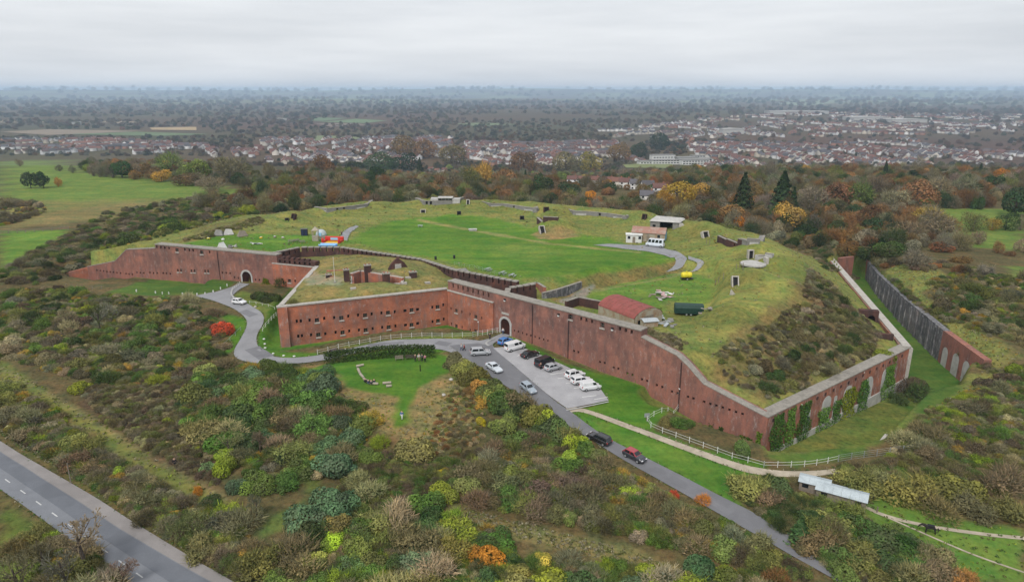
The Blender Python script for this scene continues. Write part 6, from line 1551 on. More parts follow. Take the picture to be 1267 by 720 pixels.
# woodland floor between the near trees
bp, br, bc = [], [], []
for pl, n in (([(300, 222), (400, 212), (560, 206), (700, 208), (830, 214), (835, 254), (760, 249), (690, 245), (620, 241), (530, 238), (420, 244), (330, 242)], 800), ([(830, 213), (1000, 206), (1290, 220), (1290, 256), (1170, 258), (1155, 294), (1100, 312), (1040, 312), (990, 294), (930, 278), (850, 260)], 1200), ([(105, 203), (290, 205), (335, 238), (250, 231), (170, 220), (105, 214)], 260)):
    q = scatter(pl, n, rng); bp.append(on_ground(q)); br.append(rng.uniform(2.8, 5.6, n)); bc.append(WCOL[rng.integers(0, len(WCOL), n)] * .95)
x = rng.uniform(-160, 420, 5200); y = rng.uniform(225, 560, 5200); q = np.stack([x, y], -1)
golf_r = TP([(1150, 262), (1267, 258), (1330, 262), (1330, 312), (1200, 306), (1160, 298)]); glacis = np.array([(100, 130), (114, 228), (150, 240), (260, 235), (260, 130)]); houses_n = TP([(690, 218), (845, 230), (848, 256), (760, 252), (700, 247), (685, 236)])
golf_l = TP([(-60, 200), (110, 210), (300, 236), (320, 240), (300, 248), (60, 264), (-60, 275)])
ok = (poly_dist(x, y, FORT) < -11) & (poly_dist(x, y, golf_r) < -3) & (poly_dist(x, y, glacis) < -2) & (poly_dist(x, y, houses_n) < -2) & (poly_dist(x, y, golf_l) < -4) & (y > 255 - .25 * (x - 60)) & ((x > -70) | (y > 330)) & (vnoise(x, y, .03) > .12)
q = q[ok]; bp.append(on_ground(q)); br.append(rng.uniform(2.4, 5.4, len(q))); bc.append(WCOL[((vnoise(q[:, 0], q[:, 1], .04) * 9).astype(int) + rng.integers(0, 8, len(q))) % len(WCOL)])
wild('woodland', np.concatenate(bp), np.concatenate(br), np.concatenate(bc), ('tree', 'thin_tree', 'loose', 'bare_tree', 'bush'), 'dense brown and green saplings filling the woods behind the fort', 'woodland', (.95, 1.4), 7)

# ------------------------------------------------------------------ the damp air between here and the horizon
hz = MB().box(-26500, 26500, -450, 24900, -72, 135).build('haze', None)
vm = bpy.data.materials.new('haze_air'); vm.use_nodes = True; vn = vm.node_tree.nodes; vn.clear()
vo = vn.new('ShaderNodeOutputMaterial'); pv = vn.new('ShaderNodeVolumePrincipled')
pv.inputs['Color'].default_value = (0.60, 0.78, 1.0, 1); pv.inputs['Density'].default_value = 0.000092; pv.inputs['Anisotropy'].default_value = 0.0
vm.node_tree.links.new(pv.outputs[0], vo.inputs['Volume']); hz.data.materials.append(vm); hz['kind'] = 'stuff'; hz['label'] = 'pale blue-grey haze lying over the plain'; hz['category'] = 'haze'
# ------------------------------------------------------------------ vehicles
def loft(mb, secs):
    """secs: list of rings (same count) -> closed skin"""
    n = len(secs[0]); vs = [p for r in secs for p in r]; fs = []
    for k in range(len(secs) - 1):
        for i in range(n): fs.append((k * n + i, k * n + (i + 1) % n, (k + 1) * n + (i + 1) % n, (k + 1) * n + i))
    fs.append(tuple(range(n))[::-1]); fs.append(tuple(range((len(secs) - 1) * n, len(secs) * n)))
    return mb.add(vs, fs)
def ring(x, w, zb, zt, sh=.86):
    h = zt - zb
    return [(x, -w * .88, zb), (x, -w, zb + h * .3), (x, -w, zb + h * .72), (x, -w * sh, zt), (x, w * sh, zt), (x, w, zb + h * .72), (x, w, zb + h * .3), (x, w * .88, zb)]
WHEEL = {}
def wheel_meshes(r):
    if r not in WHEEL:
        t = MB(); m = 14
        for y0, y1, ra, rb in ((-.11, .11, r, r),):
            vs = [(ra * math.cos(2 * math.pi * i / m), y, ra * math.sin(2 * math.pi * i / m)) for y in (y0, y1) for i in range(m)]
            t.add(vs, [tuple(range(m)), tuple(range(2 * m - 1, m - 1, -1))] + [(i, m + i, m + (i + 1) % m, (i + 1) % m) for i in range(m)])
        k = MB(); rr = r * .62
        vs = [(rr * math.cos(2 * math.pi * i / m), y, rr * math.sin(2 * math.pi * i / m)) for y in (-.125, .125) for i in range(m)]
        k.add(vs, [tuple(range(m)), tuple(range(2 * m - 1, m - 1, -1))] + [(i, m + i, m + (i + 1) % m, (i + 1) % m) for i in range(m)])
        WHEEL[r] = (t.mesh('wheel', 'rubber'), k.mesh('rim', 'alloy'))
    return WHEEL[r]
STY = dict(  # length, half width, belt, bonnet, roof, windscreen foot, windscreen top, roof end, tail foot, wheel radius
    hatch=(4.1, .86, .95, .88, 1.47, .85, .15, -1.45, -1.95, .31), estate=(4.6, .89, .98, .90, 1.50, .90, .20, -1.95, -2.22, .32), mpv=(4.5, .91, 1.02, .95, 1.66, 1.2, .45, -1.85, -2.18, .32), saloon=(4.5, .88, .95, .90, 1.42, .70, .05, -1.05, -1.75, .32),
    suv=(4.5, .93, 1.08, 1.02, 1.70, .85, .25, -1.85, -2.15, .36), van=(5.0, .95, 1.15, 1.12, 1.95, 1.75, 1.05, -2.40, -2.46, .34), small_van=(4.3, .88, 1.10, 1.00, 1.80, 1.25, .65, -2.02, -2.10, .31), minibus=(6.0, 1.0, 1.25, 1.2, 2.55, 2.45, 1.9, -2.92, -2.97, .36))
def pane(mb, a, b, c, d, out=.012):
    a, b, c, d = map(Vector, (a, b, c, d)); n = (b - a).cross(d - a).normalized(); cc = (a + b + c + d) / 4
    q = [cc + (p - cc) * .9 + n * out for p in (a, b, c, d)]; q2 = [p - n * out * 1.6 for p in q]
    return mb.add(q + q2, [(0, 1, 2, 3), (7, 6, 5, 4), (0, 4, 5, 1), (1, 5, 6, 2), (2, 6, 7, 3), (3, 7, 4, 0)])
def car(style, col, rear, front, label, roofcol=None, cat='car', blank=False, rails=False, z=None):
    L_, w, belt, bon, roof, wf, wt, re, tf, wr = STY[style]
    a = T(*rear); b = T(*front); mid = (a + b) / 2
    hd = math.atan2(b.y - a.y, b.x - a.x)
    fx = Vector((math.cos(hd), math.sin(hd)))
    dz = float(H(*(mid.xy + fx * 1.3))) - float(H(*(mid.xy - fx * 1.3)))
    root = empty('car' if cat == 'car' else 'van', (mid.x, mid.y, float(H(mid.x, mid.y)) + (.16 if z is None else z)), hd)
    root.rotation_euler = (0, -math.atan2(dz, 2.6), hd)
    key = 'paint_%03d%03d%03d' % tuple(int(c * 400) for c in col)
    if key not in MATS: paint(key, col)
    h = L_ / 2
    mb = MB()
    tail_top = belt + (.0 if style not in ('saloon',) else -.02)
    loft(mb, [ring(-h, w * .86, .38, belt * .82), ring(-h + .12, w * .96, .26, tail_top), ring(-h * .55, w, .22, belt + .01), ring(0, w, .22, belt), ring(wf - .05, w, .22, belt - .01), ring(wf + (h - wf) * .55, w * .97, .22, bon), ring(h - .18, w * .9, .26, bon * .86), ring(h, w * .76, .34, bon * .66)])
    body = mb.build('body', key, root, smooth=False, bevel=.05)
    # cabin
    wr_ = w * .78 if style not in ('van', 'minibus', 'small_van') else w * .88
    wb = w * .9
    cab = [(tf, belt - .03, wb), (wf, belt - .03, wb), (wt, roof, wr_), (re, roof, wr_)]
    g = MB().add([(tf, -wb, belt - .03), (wf, -wb, belt - .03), (wt, -wr_, roof), (re, -wr_, roof), (tf, wb, belt - .03), (wf, wb, belt - .03), (wt, wr_, roof), (re, wr_, roof)],
                 [(0, 1, 2, 3), (7, 6, 5, 4), (0, 4, 5, 1), (1, 5, 6, 2), (2, 6, 7, 3), (3, 7, 4, 0)])
    rk = key
    if roofcol:
        rk = 'paint_%03d%03d%03d' % tuple(int(c * 400) for c in roofcol)
        if rk not in MATS: paint(rk, roofcol)
    g.build('cabin', rk, root, bevel=.07)
    def P3(x0, y0, t):  # point on the side of the cabin: x along belt/roof blend t
        return None
    def side(x0b, x1b, x0t, x1t, nm='side_window'):
        for s in (-1, 1):
            lo, hi = .12, .9
            def at(xb, xt, t): return (xb + (xt - xb) * t, s * (wb + (wr_ - wb) * t), belt - .03 + (roof - belt + .03) * t)
            q = [at(x0b, x0t, lo), at(x1b, x1t, lo), at(x1b, x1t, hi), at(x0b, x0t, hi)]
            if s > 0: q = [q[1], q[0], q[3], q[2]]
            pane(MB(), *q).build(nm, 'window_glass', root)
    t_ = .5
    m_ = (wf + tf) * .5 + .1
    if style in ('van', 'small_van') and blank:
        side(wf - .95, wf - .12, wt - .75, wt - .02)
    elif style == 'van':
        side(wf - 1.0, wf - .12, wt - .75, wt - .02); side(wf - 2.3, wf - 1.1, wt - 1.9, wt - .85)
    elif style == 'minibus':
        for k in range(4): side(wf - 1.25 - k * 1.2, wf - .15 - k * 1.2, wt - .85 - k * 1.2 - .02, wt + .1 - k * 1.2 - .1)
    else:
        side(m_ + .03, wf - .16, m_ + .03, wt - .03); side(tf + .25, m_ - .05, re + .12, m_ - .05)
    lo, hi = .1, .92
    def ws(xb, xt, s0):
        q = []
        for t, sg in ((lo, -1), (lo, 1), (hi, 1), (hi, -1)):
            q.append((xb + (xt - xb) * t, sg * s0 * (wb + (wr_ - wb) * t) * .93, belt - .03 + (roof - belt + .03) * t))
        return q
    pane(MB(), *ws(wf, wt, 1)).build('windscreen', 'window_glass', root)
    if not blank:
        q = ws(tf, re, -1); pane(MB(), *q).build('rear_window', 'window_glass', root)
    for s in (-1, 1):
        MB().box(h - .16, h - .02, s * w * .62 - .17, s * w * .62 + .17, bon * .66, bon * .82).build('headlight', 'lamp_clear', root)
        MB().box(-h - .005, -h + .12, s * w * .76 - .1, s * w * .76 + .1, belt * .62, belt * .92).build('tail_light', 'tail_red', root)
        MB().box(wf - .35, wf - .15, s * (w + .02) - .02, s * (w + .18), belt, belt + .14).build('mirror', key, root)
        if rails: MB().bar((wt - .1, s * wr_ * .9, roof + .06), (re + .1, s * wr_ * .9, roof + .06), .025, 5).build('roof_rail', 'black_metal', root)
    for x in (h - .85, -h + .8):
        for s in (-1, 1):
            wt_, rim = wheel_meshes(wr); o = obj('wheel', wt_, root, (x, s * (w - .1), wr - .01)); obj('rim', rim, o)
    tag(root, label, cat, 'vehicles around the fort')
    return root
WHITE, SILVER, BLACK = (.70, .71, .72), (.40, .42, .44), (.014, .014, .016)
car('hatch', (.06, .20, .50), (618, 428.5), (632, 422.5), 'blue car parked behind the white van nearest the gate')
car('van', WHITE, (626, 436), (648, 430), 'white van with side windows parked beside the blue car', cat='van')
car('saloon', BLACK, (645, 445), (666, 438.5), 'black saloon parked between white van and black van')
car('van', (.018, .02, .026), (662, 457), (685, 448), 'black van parked in the middle of the car park', cat='van')
car('hatch', SILVER, (674, 461), (694, 455.5), 'small silver hatchback parked beside the black van')
car('suv', WHITE, (700, 470), (722, 465), 'white car with black roof glass, first of three white vehicles', rails=True)
car('estate', WHITE, (706, 477), (732, 472.5), 'white estate car between the other two white vehicles')
car('small_van', WHITE, (716, 484.5), (744, 481), 'white panel van at the lower end of the car park', cat='van', blank=True)
car('mpv', SILVER, (581, 440), (607, 438.5), 'silver people carrier crossing the road near the gate')
car('saloon', (.52, .56, .60), (601, 451.5), (622, 465), 'pale silver car parked at the roadside by the bushes')
car('hatch', (.30, .35, .40), (645, 477.5), (662, 490.5), 'grey-blue car half hidden by bushes on the lower road')
car('estate', (.02, .02, .022), (752, 552), (730, 541.5), 'black estate car parked on the verge of the lower road', rails=True)
car('hatch', (.03, .032, .04), (773, 562), (797, 574.5), 'dark car with red roof on the lower road', roofcol=(.32, .03, .04))
car('hatch', WHITE, (288, 375.5), (305, 377.5), 'white car on the bend near the far gate')
car('saloon', (.05, .055, .06), (408, 442), (426, 437.5), 'dark car half hidden behind the clipped hedge')
mb_ = car('minibus', (.62, .68, .74), (820, 306.5), (801, 304.5), 'pale blue and white minibus parked on the parade track', cat='minibus', z=.08); mb_.name = 'minibus'

# ------------------------------------------------------------------ people and the pony: one skinned figure each
def skin_obj(name, edges_pts, mat, parent=None, loc=None, rz=0, sub=2):
    """edges_pts: list of chains, each a list of (x, y, z, r); equal points are shared"""
    idx = {}; vs = []; rs = []; es = []
    for ch in edges_pts:
        prev = None
        for p in ch:
            k = tuple(round(c, 4) for c in p[:3])
            if k not in idx: idx[k] = len(vs); vs.append(p[:3]); rs.append(p[3])
            if prev is not None and prev != idx[k]: es.append((prev, idx[k]))
            prev = idx[k]
    me = bpy.data.meshes.new(name); me.from_pydata(vs, es, []); me.materials.append(MATS[mat])
    o = obj(name, me, parent, loc, rz)
    o.modifiers.new('skin', 'SKIN')
    for sv, r in zip(me.skin_vertices[0].data, rs):
        sv.radius = (r, r) if not isinstance(r, tuple) else r
    me.skin_vertices[0].data[0].use_root = True
    m = o.modifiers.new('sub', 'SUBSURF'); m.levels = 1; m.render_levels = sub
    return o
plain('skin_tone', (.45, .28, .20), .6, .08); plain('hair_dark', (.03, .022, .018), .8, .2); plain('hair_fair', (.22, .15, .08), .8, .2)
CLOTH = dict(black=(.015, .015, .018), navy=(.02, .03, .07), blue=(.04, .12, .30), red=(.30, .03, .03), grey=(.12, .12, .125), white=(.6, .6, .6), jeans=(.05, .08, .15), tan=(.25, .19, .12), green=(.05, .09, .04), pink=(.45, .2, .24))
for k, c in CLOTH.items(): plain('cloth_' + k, c, .9, .15, 6)
def person(u, v, face, pose, top, legs, label, hair='hair_dark', z=0.0, scale=1.0, seat=None):
    q = T(u, v)
    root = empty('person', (q.x, q.y, q.z + z), face)
    root.scale = (scale,) * 3
    hip, kneeL, footL, kneeR, footR, sh, head = .92, None, None, None, None, 1.42, 1.62
    if pose == 'sit':
        hz = .48; spine = [(0, 0, hz, .15), (-.02, 0, hz + .25, .14), (0, 0, hz + .48, .15), (.01, 0, hz + .58, .06)]
        lg = lambda s: [(0, 0, hz, .15), (.02, s * .1, hz, .085), (.42, s * .12, hz + .02, .065), (.44, s * .12, .1, .05), (.58, s * .13, .05, .04)]
        hd = (.03, 0, hz + .70); shz = hz + .5
        arm = lambda s: [(0, 0, hz + .48, .15), (0, s * .2, shz - .03, .055), (.10, s * .24, shz - .28, .045), (.33, s * .14, shz - .32, .035)]
    else:
        st = .26 if pose == 'walk' else .03
        spine = [(0, 0, .92, .145), (0, 0, 1.15, .13), (.01, 0, 1.40, .15), (.02, 0, 1.50, .058)]
        lg = lambda s: [(0, 0, .92, .145), (.01, s * .1, .86, .09), (s * st * .6 + .04, s * .1, .48, .065), (s * st, s * .1, .1, .048), (s * st + .16, s * .11, .04, .04)]
        hd = (.04, 0, 1.64); shz = 1.42
        arm = lambda s: [(0.01, 0, 1.40, .15), (.0, s * .2, shz - .03, .056), (-s * st * .35, s * .25, 1.12, .046), (-s * st * .6 + .08, s * .24, .88, .036)]
    hx, hy, hz2 = hd
    chains = [spine + [(hx, hy, hz2 - .06, .085), (hx + .01, hy, hz2 + .03, .098), (hx, hy, hz2 + .10, .06)], [(hx + .01, hy, hz2 + .03, .098), (hx + .11, hy, hz2 + .01, .018)]]
    for s in (-1, 1):
        a = arm(s); chains.append(a); chains.append(lg(s))
        w = Vector(a[-1][:3]); d = (Vector(a[-1][:3]) - Vector(a[-2][:3])).normalized(); y = Vector((0, s, 0)); 
        pal = w + d * .07; chains.append([a[-1], (*pal, .032)])
        f = d.cross(y).normalized()
        for k in range(4):
            b0 = pal + f * (k - 1.5) * .019; e0 = b0 + d * (.045 + .012 * (k in (1, 2))) - y * .01; e1 = e0 + d * .025 - y * .022
            chains.append([(*pal, .032), (*b0, .012), (*e0, .009), (*e1, .008)])
        th = w + d * .03 + f * .035; chains.append([(*pal, .032), (*(pal + f * .02 - d * .03), .012), (*(th + f * .02 + d * .02), .009)])
    skin_obj('body', chains, 'skin_tone', root, sub=1)
    grow = lambda ch, k: [(x, y, z_, r * k + .012) for x, y, z_, r in ch]
    jk = [grow(spine[:3], 1.1)] + [grow(arm(s), 1.12) for s in (-1, 1)]
    skin_obj('jacket', jk, 'cloth_' + top, root, sub=1)
    hipc = grow([lg(1)[0]], 1.08)[0]
    skin_obj('trousers', [[hipc] + grow(lg(s)[1:4], 1.12) for s in (-1, 1)], 'cloth_' + legs, root, sub=1)
    skin_obj('shoes', [grow(lg(1)[3:], 1.12)], 'black_metal', root, sub=1); skin_obj('shoes', [grow(lg(-1)[3:], 1.12)], 'black_metal', root, sub=1)
    skin_obj('hair', [[(hx - .045, hy, hz2 + .0, .075), (hx - .025, hy, hz2 + .075, .09), (hx + .03, hy, hz2 + .115, .055)]], hair, root, sub=1)
    tag(root, label, 'person', 'visitors around the fort')
    return root
person(606, 420.5, .6, 'walk', 'black', 'black', 'person in black walking to the entrance gate')
person(571, 434, 2.8, 'walk', 'white', 'jeans', 'person in white top at the road edge beside the shrubs', 'hair_fair')
person(574.5, 434.5, 2.8, 'walk', 'red', 'black', 'person in red walking beside the one in white')
person(514, 447, -1.5, 'stand', 'black', 'black', 'person in black at the left of the group by the benches')
person(518.5, 446.5, -1.2, 'stand', 'white', 'tan', 'person in white standing in the group by the benches', 'hair_fair')
person(522.5, 447, 2.5, 'stand', 'grey', 'black', 'person in grey standing in the group by the benches')
person(526, 448, 2.0, 'stand', 'pink', 'black', 'person in pink at the right of the group by the benches')
person(497.5, 518.5, -1.8, 'walk', 'blue', 'white', 'person in blue walking down the mown path')
person(669, 457.5, -1.2, 'stand', 'black', 'black', 'person in black standing behind the black van')
person(217, 578, -1.0, 'walk', 'black', 'black', 'person in black walking along the grass path')
person(622.5, 413.8, -2.2, 'walk', 'white', 'jeans', 'person in white coming out of the entrance arch')
for i, (u, v, c, l) in enumerate(((452, 474.5, 'black', 'the left end'), (456, 476, 'navy', 'second place'), (459.5, 476.5, 'grey', 'the middle'), (463, 475.5, 'black', 'the right end'))):
    person(u, v, 1.2 + .1 * i, 'sit', c, ('black', 'jeans')[i % 2], 'person in %s sitting at %s of the log seat' % (c, l))
person(423, 291.5, -1.3, 'stand', 'black', 'black', 'person in black standing at the lane behind the inflatable')
plain('pony_coat', (.018, .015, .014), .7, .3, 5)
def pony(u, v, face):
    q = T(u, v); root = empty('pony', q, face)
    c = [[(-.62, 0, 1.12, .26), (-.3, 0, 1.10, .29), (.1, 0, 1.08, .28), (.48, 0, 1.13, .26), (.8, 0, 1.26, .18), (1.08, 0, 1.28, .13), (1.30, 0, 1.14, .125), (1.48, 0, .92, .09), (1.56, 0, .78, .065)]]
    for s in (-1, 1):
        c.append([(.48, 0, 1.13, .26), (.48, s * .16, .88, .11), (.47, s * .16, .52, .065), (.49, s * .16, .16, .045), (.54, s * .16, .05, .06)])
        c.append([(-.62, 0, 1.12, .26), (-.60, s * .17, .92, .15), (-.52, s * .17, .66, .09), (-.70, s * .17, .44, .06), (-.66, s * .17, .14, .045), (-.61, s * .17, .05, .06)])
        c.append([(1.08, 0, 1.28, .13), (1.12, s * .07, 1.44, .025)])
    skin_obj('body', c, 'pony_coat', root, sub=2)
    skin_obj('tail', [[(-.86, 0, 1.18, .06), (-1.0, 0, .95, .07), (-1.0, 0, .55, .05)]], 'hair_dark', root, sub=1)
    skin_obj('mane', [[(.62, 0, 1.42, .05), (.85, 0, 1.44, .06), (1.06, 0, 1.42, .05)]], 'hair_dark', root, sub=1)
    MB().box(-.5, .42, -.31, .31, 1.22, 1.42).build('rug', 'cloth_black', root, bevel=.1)
    tag(root, 'black pony grazing on the green by the chalk track', 'pony')
pony(1150, 660, 2.75)

# ------------------------------------------------------------------ fences, rails and posts
def fence(pts, label, h=1.1, gap=2.4, rails=(.45, .95), mat='white_paint', pr=.045, rr=.026, zoff=0.0, group='white rail fences', name='rail_fence', world=False, cat='fence', square=True, mesh=False):
    pw = np.asarray(pts, float) if world else TP(pts)
    c = resample(pw, gap)
    root = empty(name, (c[0][0], c[0][1], float(H(*c[0])) + zoff)); o0 = np.array(root.location)
    pm = (MB().box(-pr, pr, -pr, pr, -.4, h) if square else MB().bar((0, 0, -.4), (0, 0, h), pr, 5)).mesh('post', mat)
    zs = [float(H(x, y)) + zoff for x, y in c]
    for (x, y), z in zip(c, zs): obj('post', pm, root, (x - o0[0], y - o0[1], z - o0[2]))
    for r in rails:
        for k in range(len(c) - 1):
            a = (c[k][0] - o0[0], c[k][1] - o0[1], zs[k] - o0[2] + r); b = (c[k + 1][0] - o0[0], c[k + 1][1] - o0[1], zs[k + 1] - o0[2] + r)
            MB().bar(a, b, rr, 4).build('rail', mat, root)
    return tag(root, label, cat, group)
fence([(393, 438.5), (420, 431), (470, 421.5), (520, 417), (560, 417.5), (585, 417)], 'white rail fence along the road in front of the keep', 1.25)
fence([(585, 417), (606, 413.5), (621, 410.8)], 'white railing rising to the entrance arch', 1.35, 1.2, (.3, .75, 1.2))
fence([(325, 410), (334, 399), (342, 391)], 'white rail fence climbing beside the left corner of the keep', 1.1)
fence([(278, 429), (288, 419), (298, 409)], 'short grey rail fence on the outer side of the bend', 1.0, 2.2, (.9,), 'galvanised')
fence([(290, 371.5), (286, 366), (288, 359), (297, 352.5)], 'white curved railing of the far gate bridge', 1.0, 1.3, (.4, .9))
fence([(309, 375.5), (320, 377), (340, 383)], 'low white rail behind the white car', .7, 1.8, (.6,))
fence([(841, 500.5), (820, 510), (801, 519.5), (800, 526), (812, 533), (835, 541), (870, 554), (905, 567), (945, 578)], 'white post and rail fence round the ditch end below the fort wall', 1.15)
fence([(945, 578), (975, 578), (1000, 577), (1020, 574), (1037, 570)], 'white double rail fence along the ditch lip', 1.15, 2.2)
fence([(1037, 571), (1070, 566), (1110, 560), (1152, 555.5)], 'galvanised mesh fence running into the scrub right of the ditch', 1.3, 2.6, (.1, .5, .9, 1.25), 'galvanised', .04, .018)
fence([(82, 355.5), (95, 357), (110, 358.5), (126, 358)], 'weathered rail fence at the far end of the fort wall', 1.1, 2.2, (.5, 1.0), 'weathered_wood', group='wooden fences')
fence([(0, 289.5), (40, 287.5), (85, 284)], 'long wooden rail fence across the field at far left', 1.4, 3, (.3, .7, 1.1, 1.35), 'weathered_wood', .08, .05, group='wooden fences')
fence([(1058, 621), (1085, 634)], 'short wire fence beside the pony track', 1.0, 2.5, (.5, .95), 'weathered_wood', .06, .015, group='wooden fences')
kf_pts = [K0 + KD * s - KN * .9 for s in np.linspace(.6, KL - .5, 22)]
fence(kf_pts, 'thin metal railing along the front edge of the keep roof', 1.15, 1.7, (.55, 1.1), 'galvanised', .025, .015, group='metal railings', world=True, name='roof_railing', cat='railing', square=False)
fence([K2 + (K0 - K2) * t + np.array([.9, 0]) for t in np.linspace(.35, .98, 8)], 'thin metal railing along the left edge of the keep roof', 1.15, 1.7, (.55, 1.1), 'galvanised', .025, .015, group='metal railings', world=True, name='roof_railing', cat='railing', square=False)
fence([(562, 328), (590, 333), (610, 339), (630, 343)], 'thin metal railing at the near edge of the parade lawn', 1.0, 1.6, (.5, .95), 'galvanised', .03, .02, group='metal railings', name='lawn_railing', cat='railing', square=False)
bol = MB().box(-.13, .13, -.13, .13, -.2, .62).add([(-.13, -.13, .62), (.13, -.13, .62), (.13, .13, .62), (-.13, .13, .62), (0, 0, .74)], [(0, 1, 4), (1, 2, 4), (2, 3, 4), (3, 0, 4)]).mesh('bollard', 'white_paint')
for i, (u, v) in enumerate(((169, 361), (192.5, 363), (201, 364), (209, 364), (226, 365), (234, 365.5), (244, 365.5), (254, 364.5), (264, 362), (273, 358), (281, 354))):
    tag(obj('bollard', bol, None, T(u, v), i * .2), 'white wooden bollard, %s from the left along the far lawn' % ordinal(i + 1), 'bollard', 'white bollards along the far lawn')
for i, (u, v) in enumerate(((326.5, 419.5), (327.5, 425.5), (328, 430.5), (338, 437.5), (351, 440), (364, 440.8))):
    r = np.random.default_rng(i); mb = MB(); prof = [(.05, -.1), (.25, -.05), (.28, .08), (.16, .18), (.03, .2)]; mb.lathe(prof, 7)
    mb.v = [(x * (1 + .3 * r.random()), y * (1 + .3 * r.random()), z) for x, y, z in mb.v]
    tag(mb.build('white_stone', 'white_paint', None, T(u, v), i), 'white painted stone on the verge, %s of six round the keep corner' % ordinal(i + 1), 'stone', 'white stones round the bend')
def lamp_post(u, v, h, label, mat='galvanised'):
    q = T(u, v); o = MB().bar((0, 0, 0), (0, 0, h), .06, 7, .04).build('lamp_post', mat, None, q)
    MB().bar((0, 0, h - .1), (0, -.6, h + .05), .03, 5).build('arm', mat, o); MB().box(-.12, .12, -1.0, -.5, h, h + .12).build('lamp_head', 'white_paint', o, bevel=.02)
    tag(o, label, 'lamp post', 'lamp posts')
lamp_post(838, 499.5, 3.6, 'slim lamp post with pale head against the sloping fort wall'); lamp_post(592, 414, 3.4, 'slim lamp post by the white railing before the entrance')
for i, (u, v, a, b_) in enumerate(((691.5, 390.5, RA, RB), (758, 408, RA, RB), (625, 372, RA, RB))):
    s, z = on_wall(u, v, a, b_); q = RW(s, -.1)
    o = MB().box(-.22, .22, -.22, .1, -.14, .14).build('wall_lamp', 'white_paint', None, (q[0], q[1], z), frame_of(RA, RB)[2]); MB().box(-.26, .26, -.16, .1, .143, .5).build('hood', 'black_metal', o)
    tag(o, 'white floodlight on the entrance wall, ' + ('between the two upper windows', 'nearest the battlemented end', 'above the entrance arch')[i], 'floodlight', 'floodlights on the entrance wall')
o = MB().bar((0, 0, -.2), (0, 0, 3.4), .09, 6, .07).build('wooden_post', 'weathered_wood', None, T(88, 598)); tag(o, 'tall bare wooden post on the verge beside the main road', 'post')
q = T(800, 520); o = MB().box(-.05, .05, -.05, .05, -.2, 1.2).build('notice_board', 'weathered_wood', None, q, .2); MB().box(-.5, .5, -.08, -.052, .7, 1.5).build('board', 'galvanised', o); tag(o, 'small grey notice board at the corner of the white ditch fence', 'sign')
q = T(520, 459); o = MB().bar((0, 0, -.2), (0, 0, 1.3), .12, 7, .1).build('marker_post', 'black_metal', None, q); MB().lathe([(.12, 1.3), (.14, 1.36), (.02, 1.45)], 8).build('cap', 'black_metal', o); tag(o, 'black marker post on the lawn below the benches', 'post')
# barrier frame by the parked van
q = T(634, 426); o = MB().box(-1.0, 1.0, -.03, .03, .85, .95).build('height_barrier', 'white_paint', None, q, frame_of(RA, RB)[2])
for s in (-1, 1): MB().box(s * .95 - .04, s * .95 + .04, -.04, .04, -.2, .85).build('post', 'white_paint', o)
tag(o, 'low white barrier on the grass behind the blue car', 'barrier')

# ------------------------------------------------------------------ lawn in front of the keep: hedge, benches, log seats
hp = resample(smooth_line(TP([(404, 447.5), (430, 443.5), (470, 439.5), (505, 437.5), (538, 438)])), .32)
r = np.random.default_rng(8); pts = []; 
for x, y in hp:
    k = 80; a = r.random(k) * math.pi; rr_ = 1.45 * (.75 + .3 * r.random(k))
    tx = np.array([math.cos(.2), math.sin(.2)])
    off = np.cos(a) * rr_; z = np.sin(a) * rr_ * 1.7
    pts.append(np.stack([x - .2 * off + r.normal(0, .15, k), y + off - 1.0, H(x, y - 1.0) + z], -1))
pts = np.concatenate(pts); nr = unit(r, len(pts)) * .8 + (0, -.2, .7); nr /= np.linalg.norm(nr, axis=1)[:, None]
V_, Q_ = leaf_quads(pts, nr, .17 * (.6 + .8 * r.random(len(pts))), .6, r)
o = obj('hedge', np_mesh('hedge', V_, Q_, 'leaf', {'lv': ('FLOAT', 'POINT', np.repeat(r.random(len(pts)), 4))})); o.color = (.045, .072, .025, 1)
tag(o, 'long clipped dark green hedge between the access road and the lawn', 'hedge')
def bench(u, v, rz, label, mat='weathered_wood'):
    b = empty('bench', T(u, v), rz)
    for k in range(3): MB().box(-.9, .9, -.2 + k * .15, -.07 + k * .15, .42, .47).build('seat_slat', mat, b)
    for k in range(3): MB().box(-.9, .9, .27 + k * .03, .31 + k * .03, .55 + k * .15, .67 + k * .15).build('back_slat', mat, b)
    for s in (-1, 1):
        MB().box(s * .75 - .04, s * .75 + .04, -.18, -.1, 0, .42).build('leg', mat, b); MB().box(s * .75 - .04, s * .75 + .04, .2, .28, 0, .95).build('leg', mat, b); MB().box(s * .75 - .035, s * .75 + .035, -.2, .26, .62, .67).build('armrest', mat, b)
    tag(b, label, 'bench', 'benches by the hedge')
bench(494, 445.5, .2, 'brown bench below the hedge, left of the group of people'); bench(507, 444.5, .2, 'dark bench below the hedge, beside the group of people', 'bark')
lg = [((441, 454.5), (450, 452.5)), ((443, 457.5), (445.5, 463)), ((446, 464), (450, 468.5)), ((450.5, 470), (457, 475)), ((458, 475.5), (468, 476)), ((473.5, 475.5), (484, 474.5)), ((478, 479), (484.5, 478.5))]
for i, (a, b_) in enumerate(lg):
    A_, B_ = T(*a), T(*b_); A_.z += .27; B_.z += .27
    o = MB().bar(A_, B_, .28, 9, .24).build('log_seat', 'log_wood'); tag(o, 'pale felled log seat, %s round the lawn circle from the hedge end' % ordinal(i + 1), 'log', 'log seats round the lawn circle')
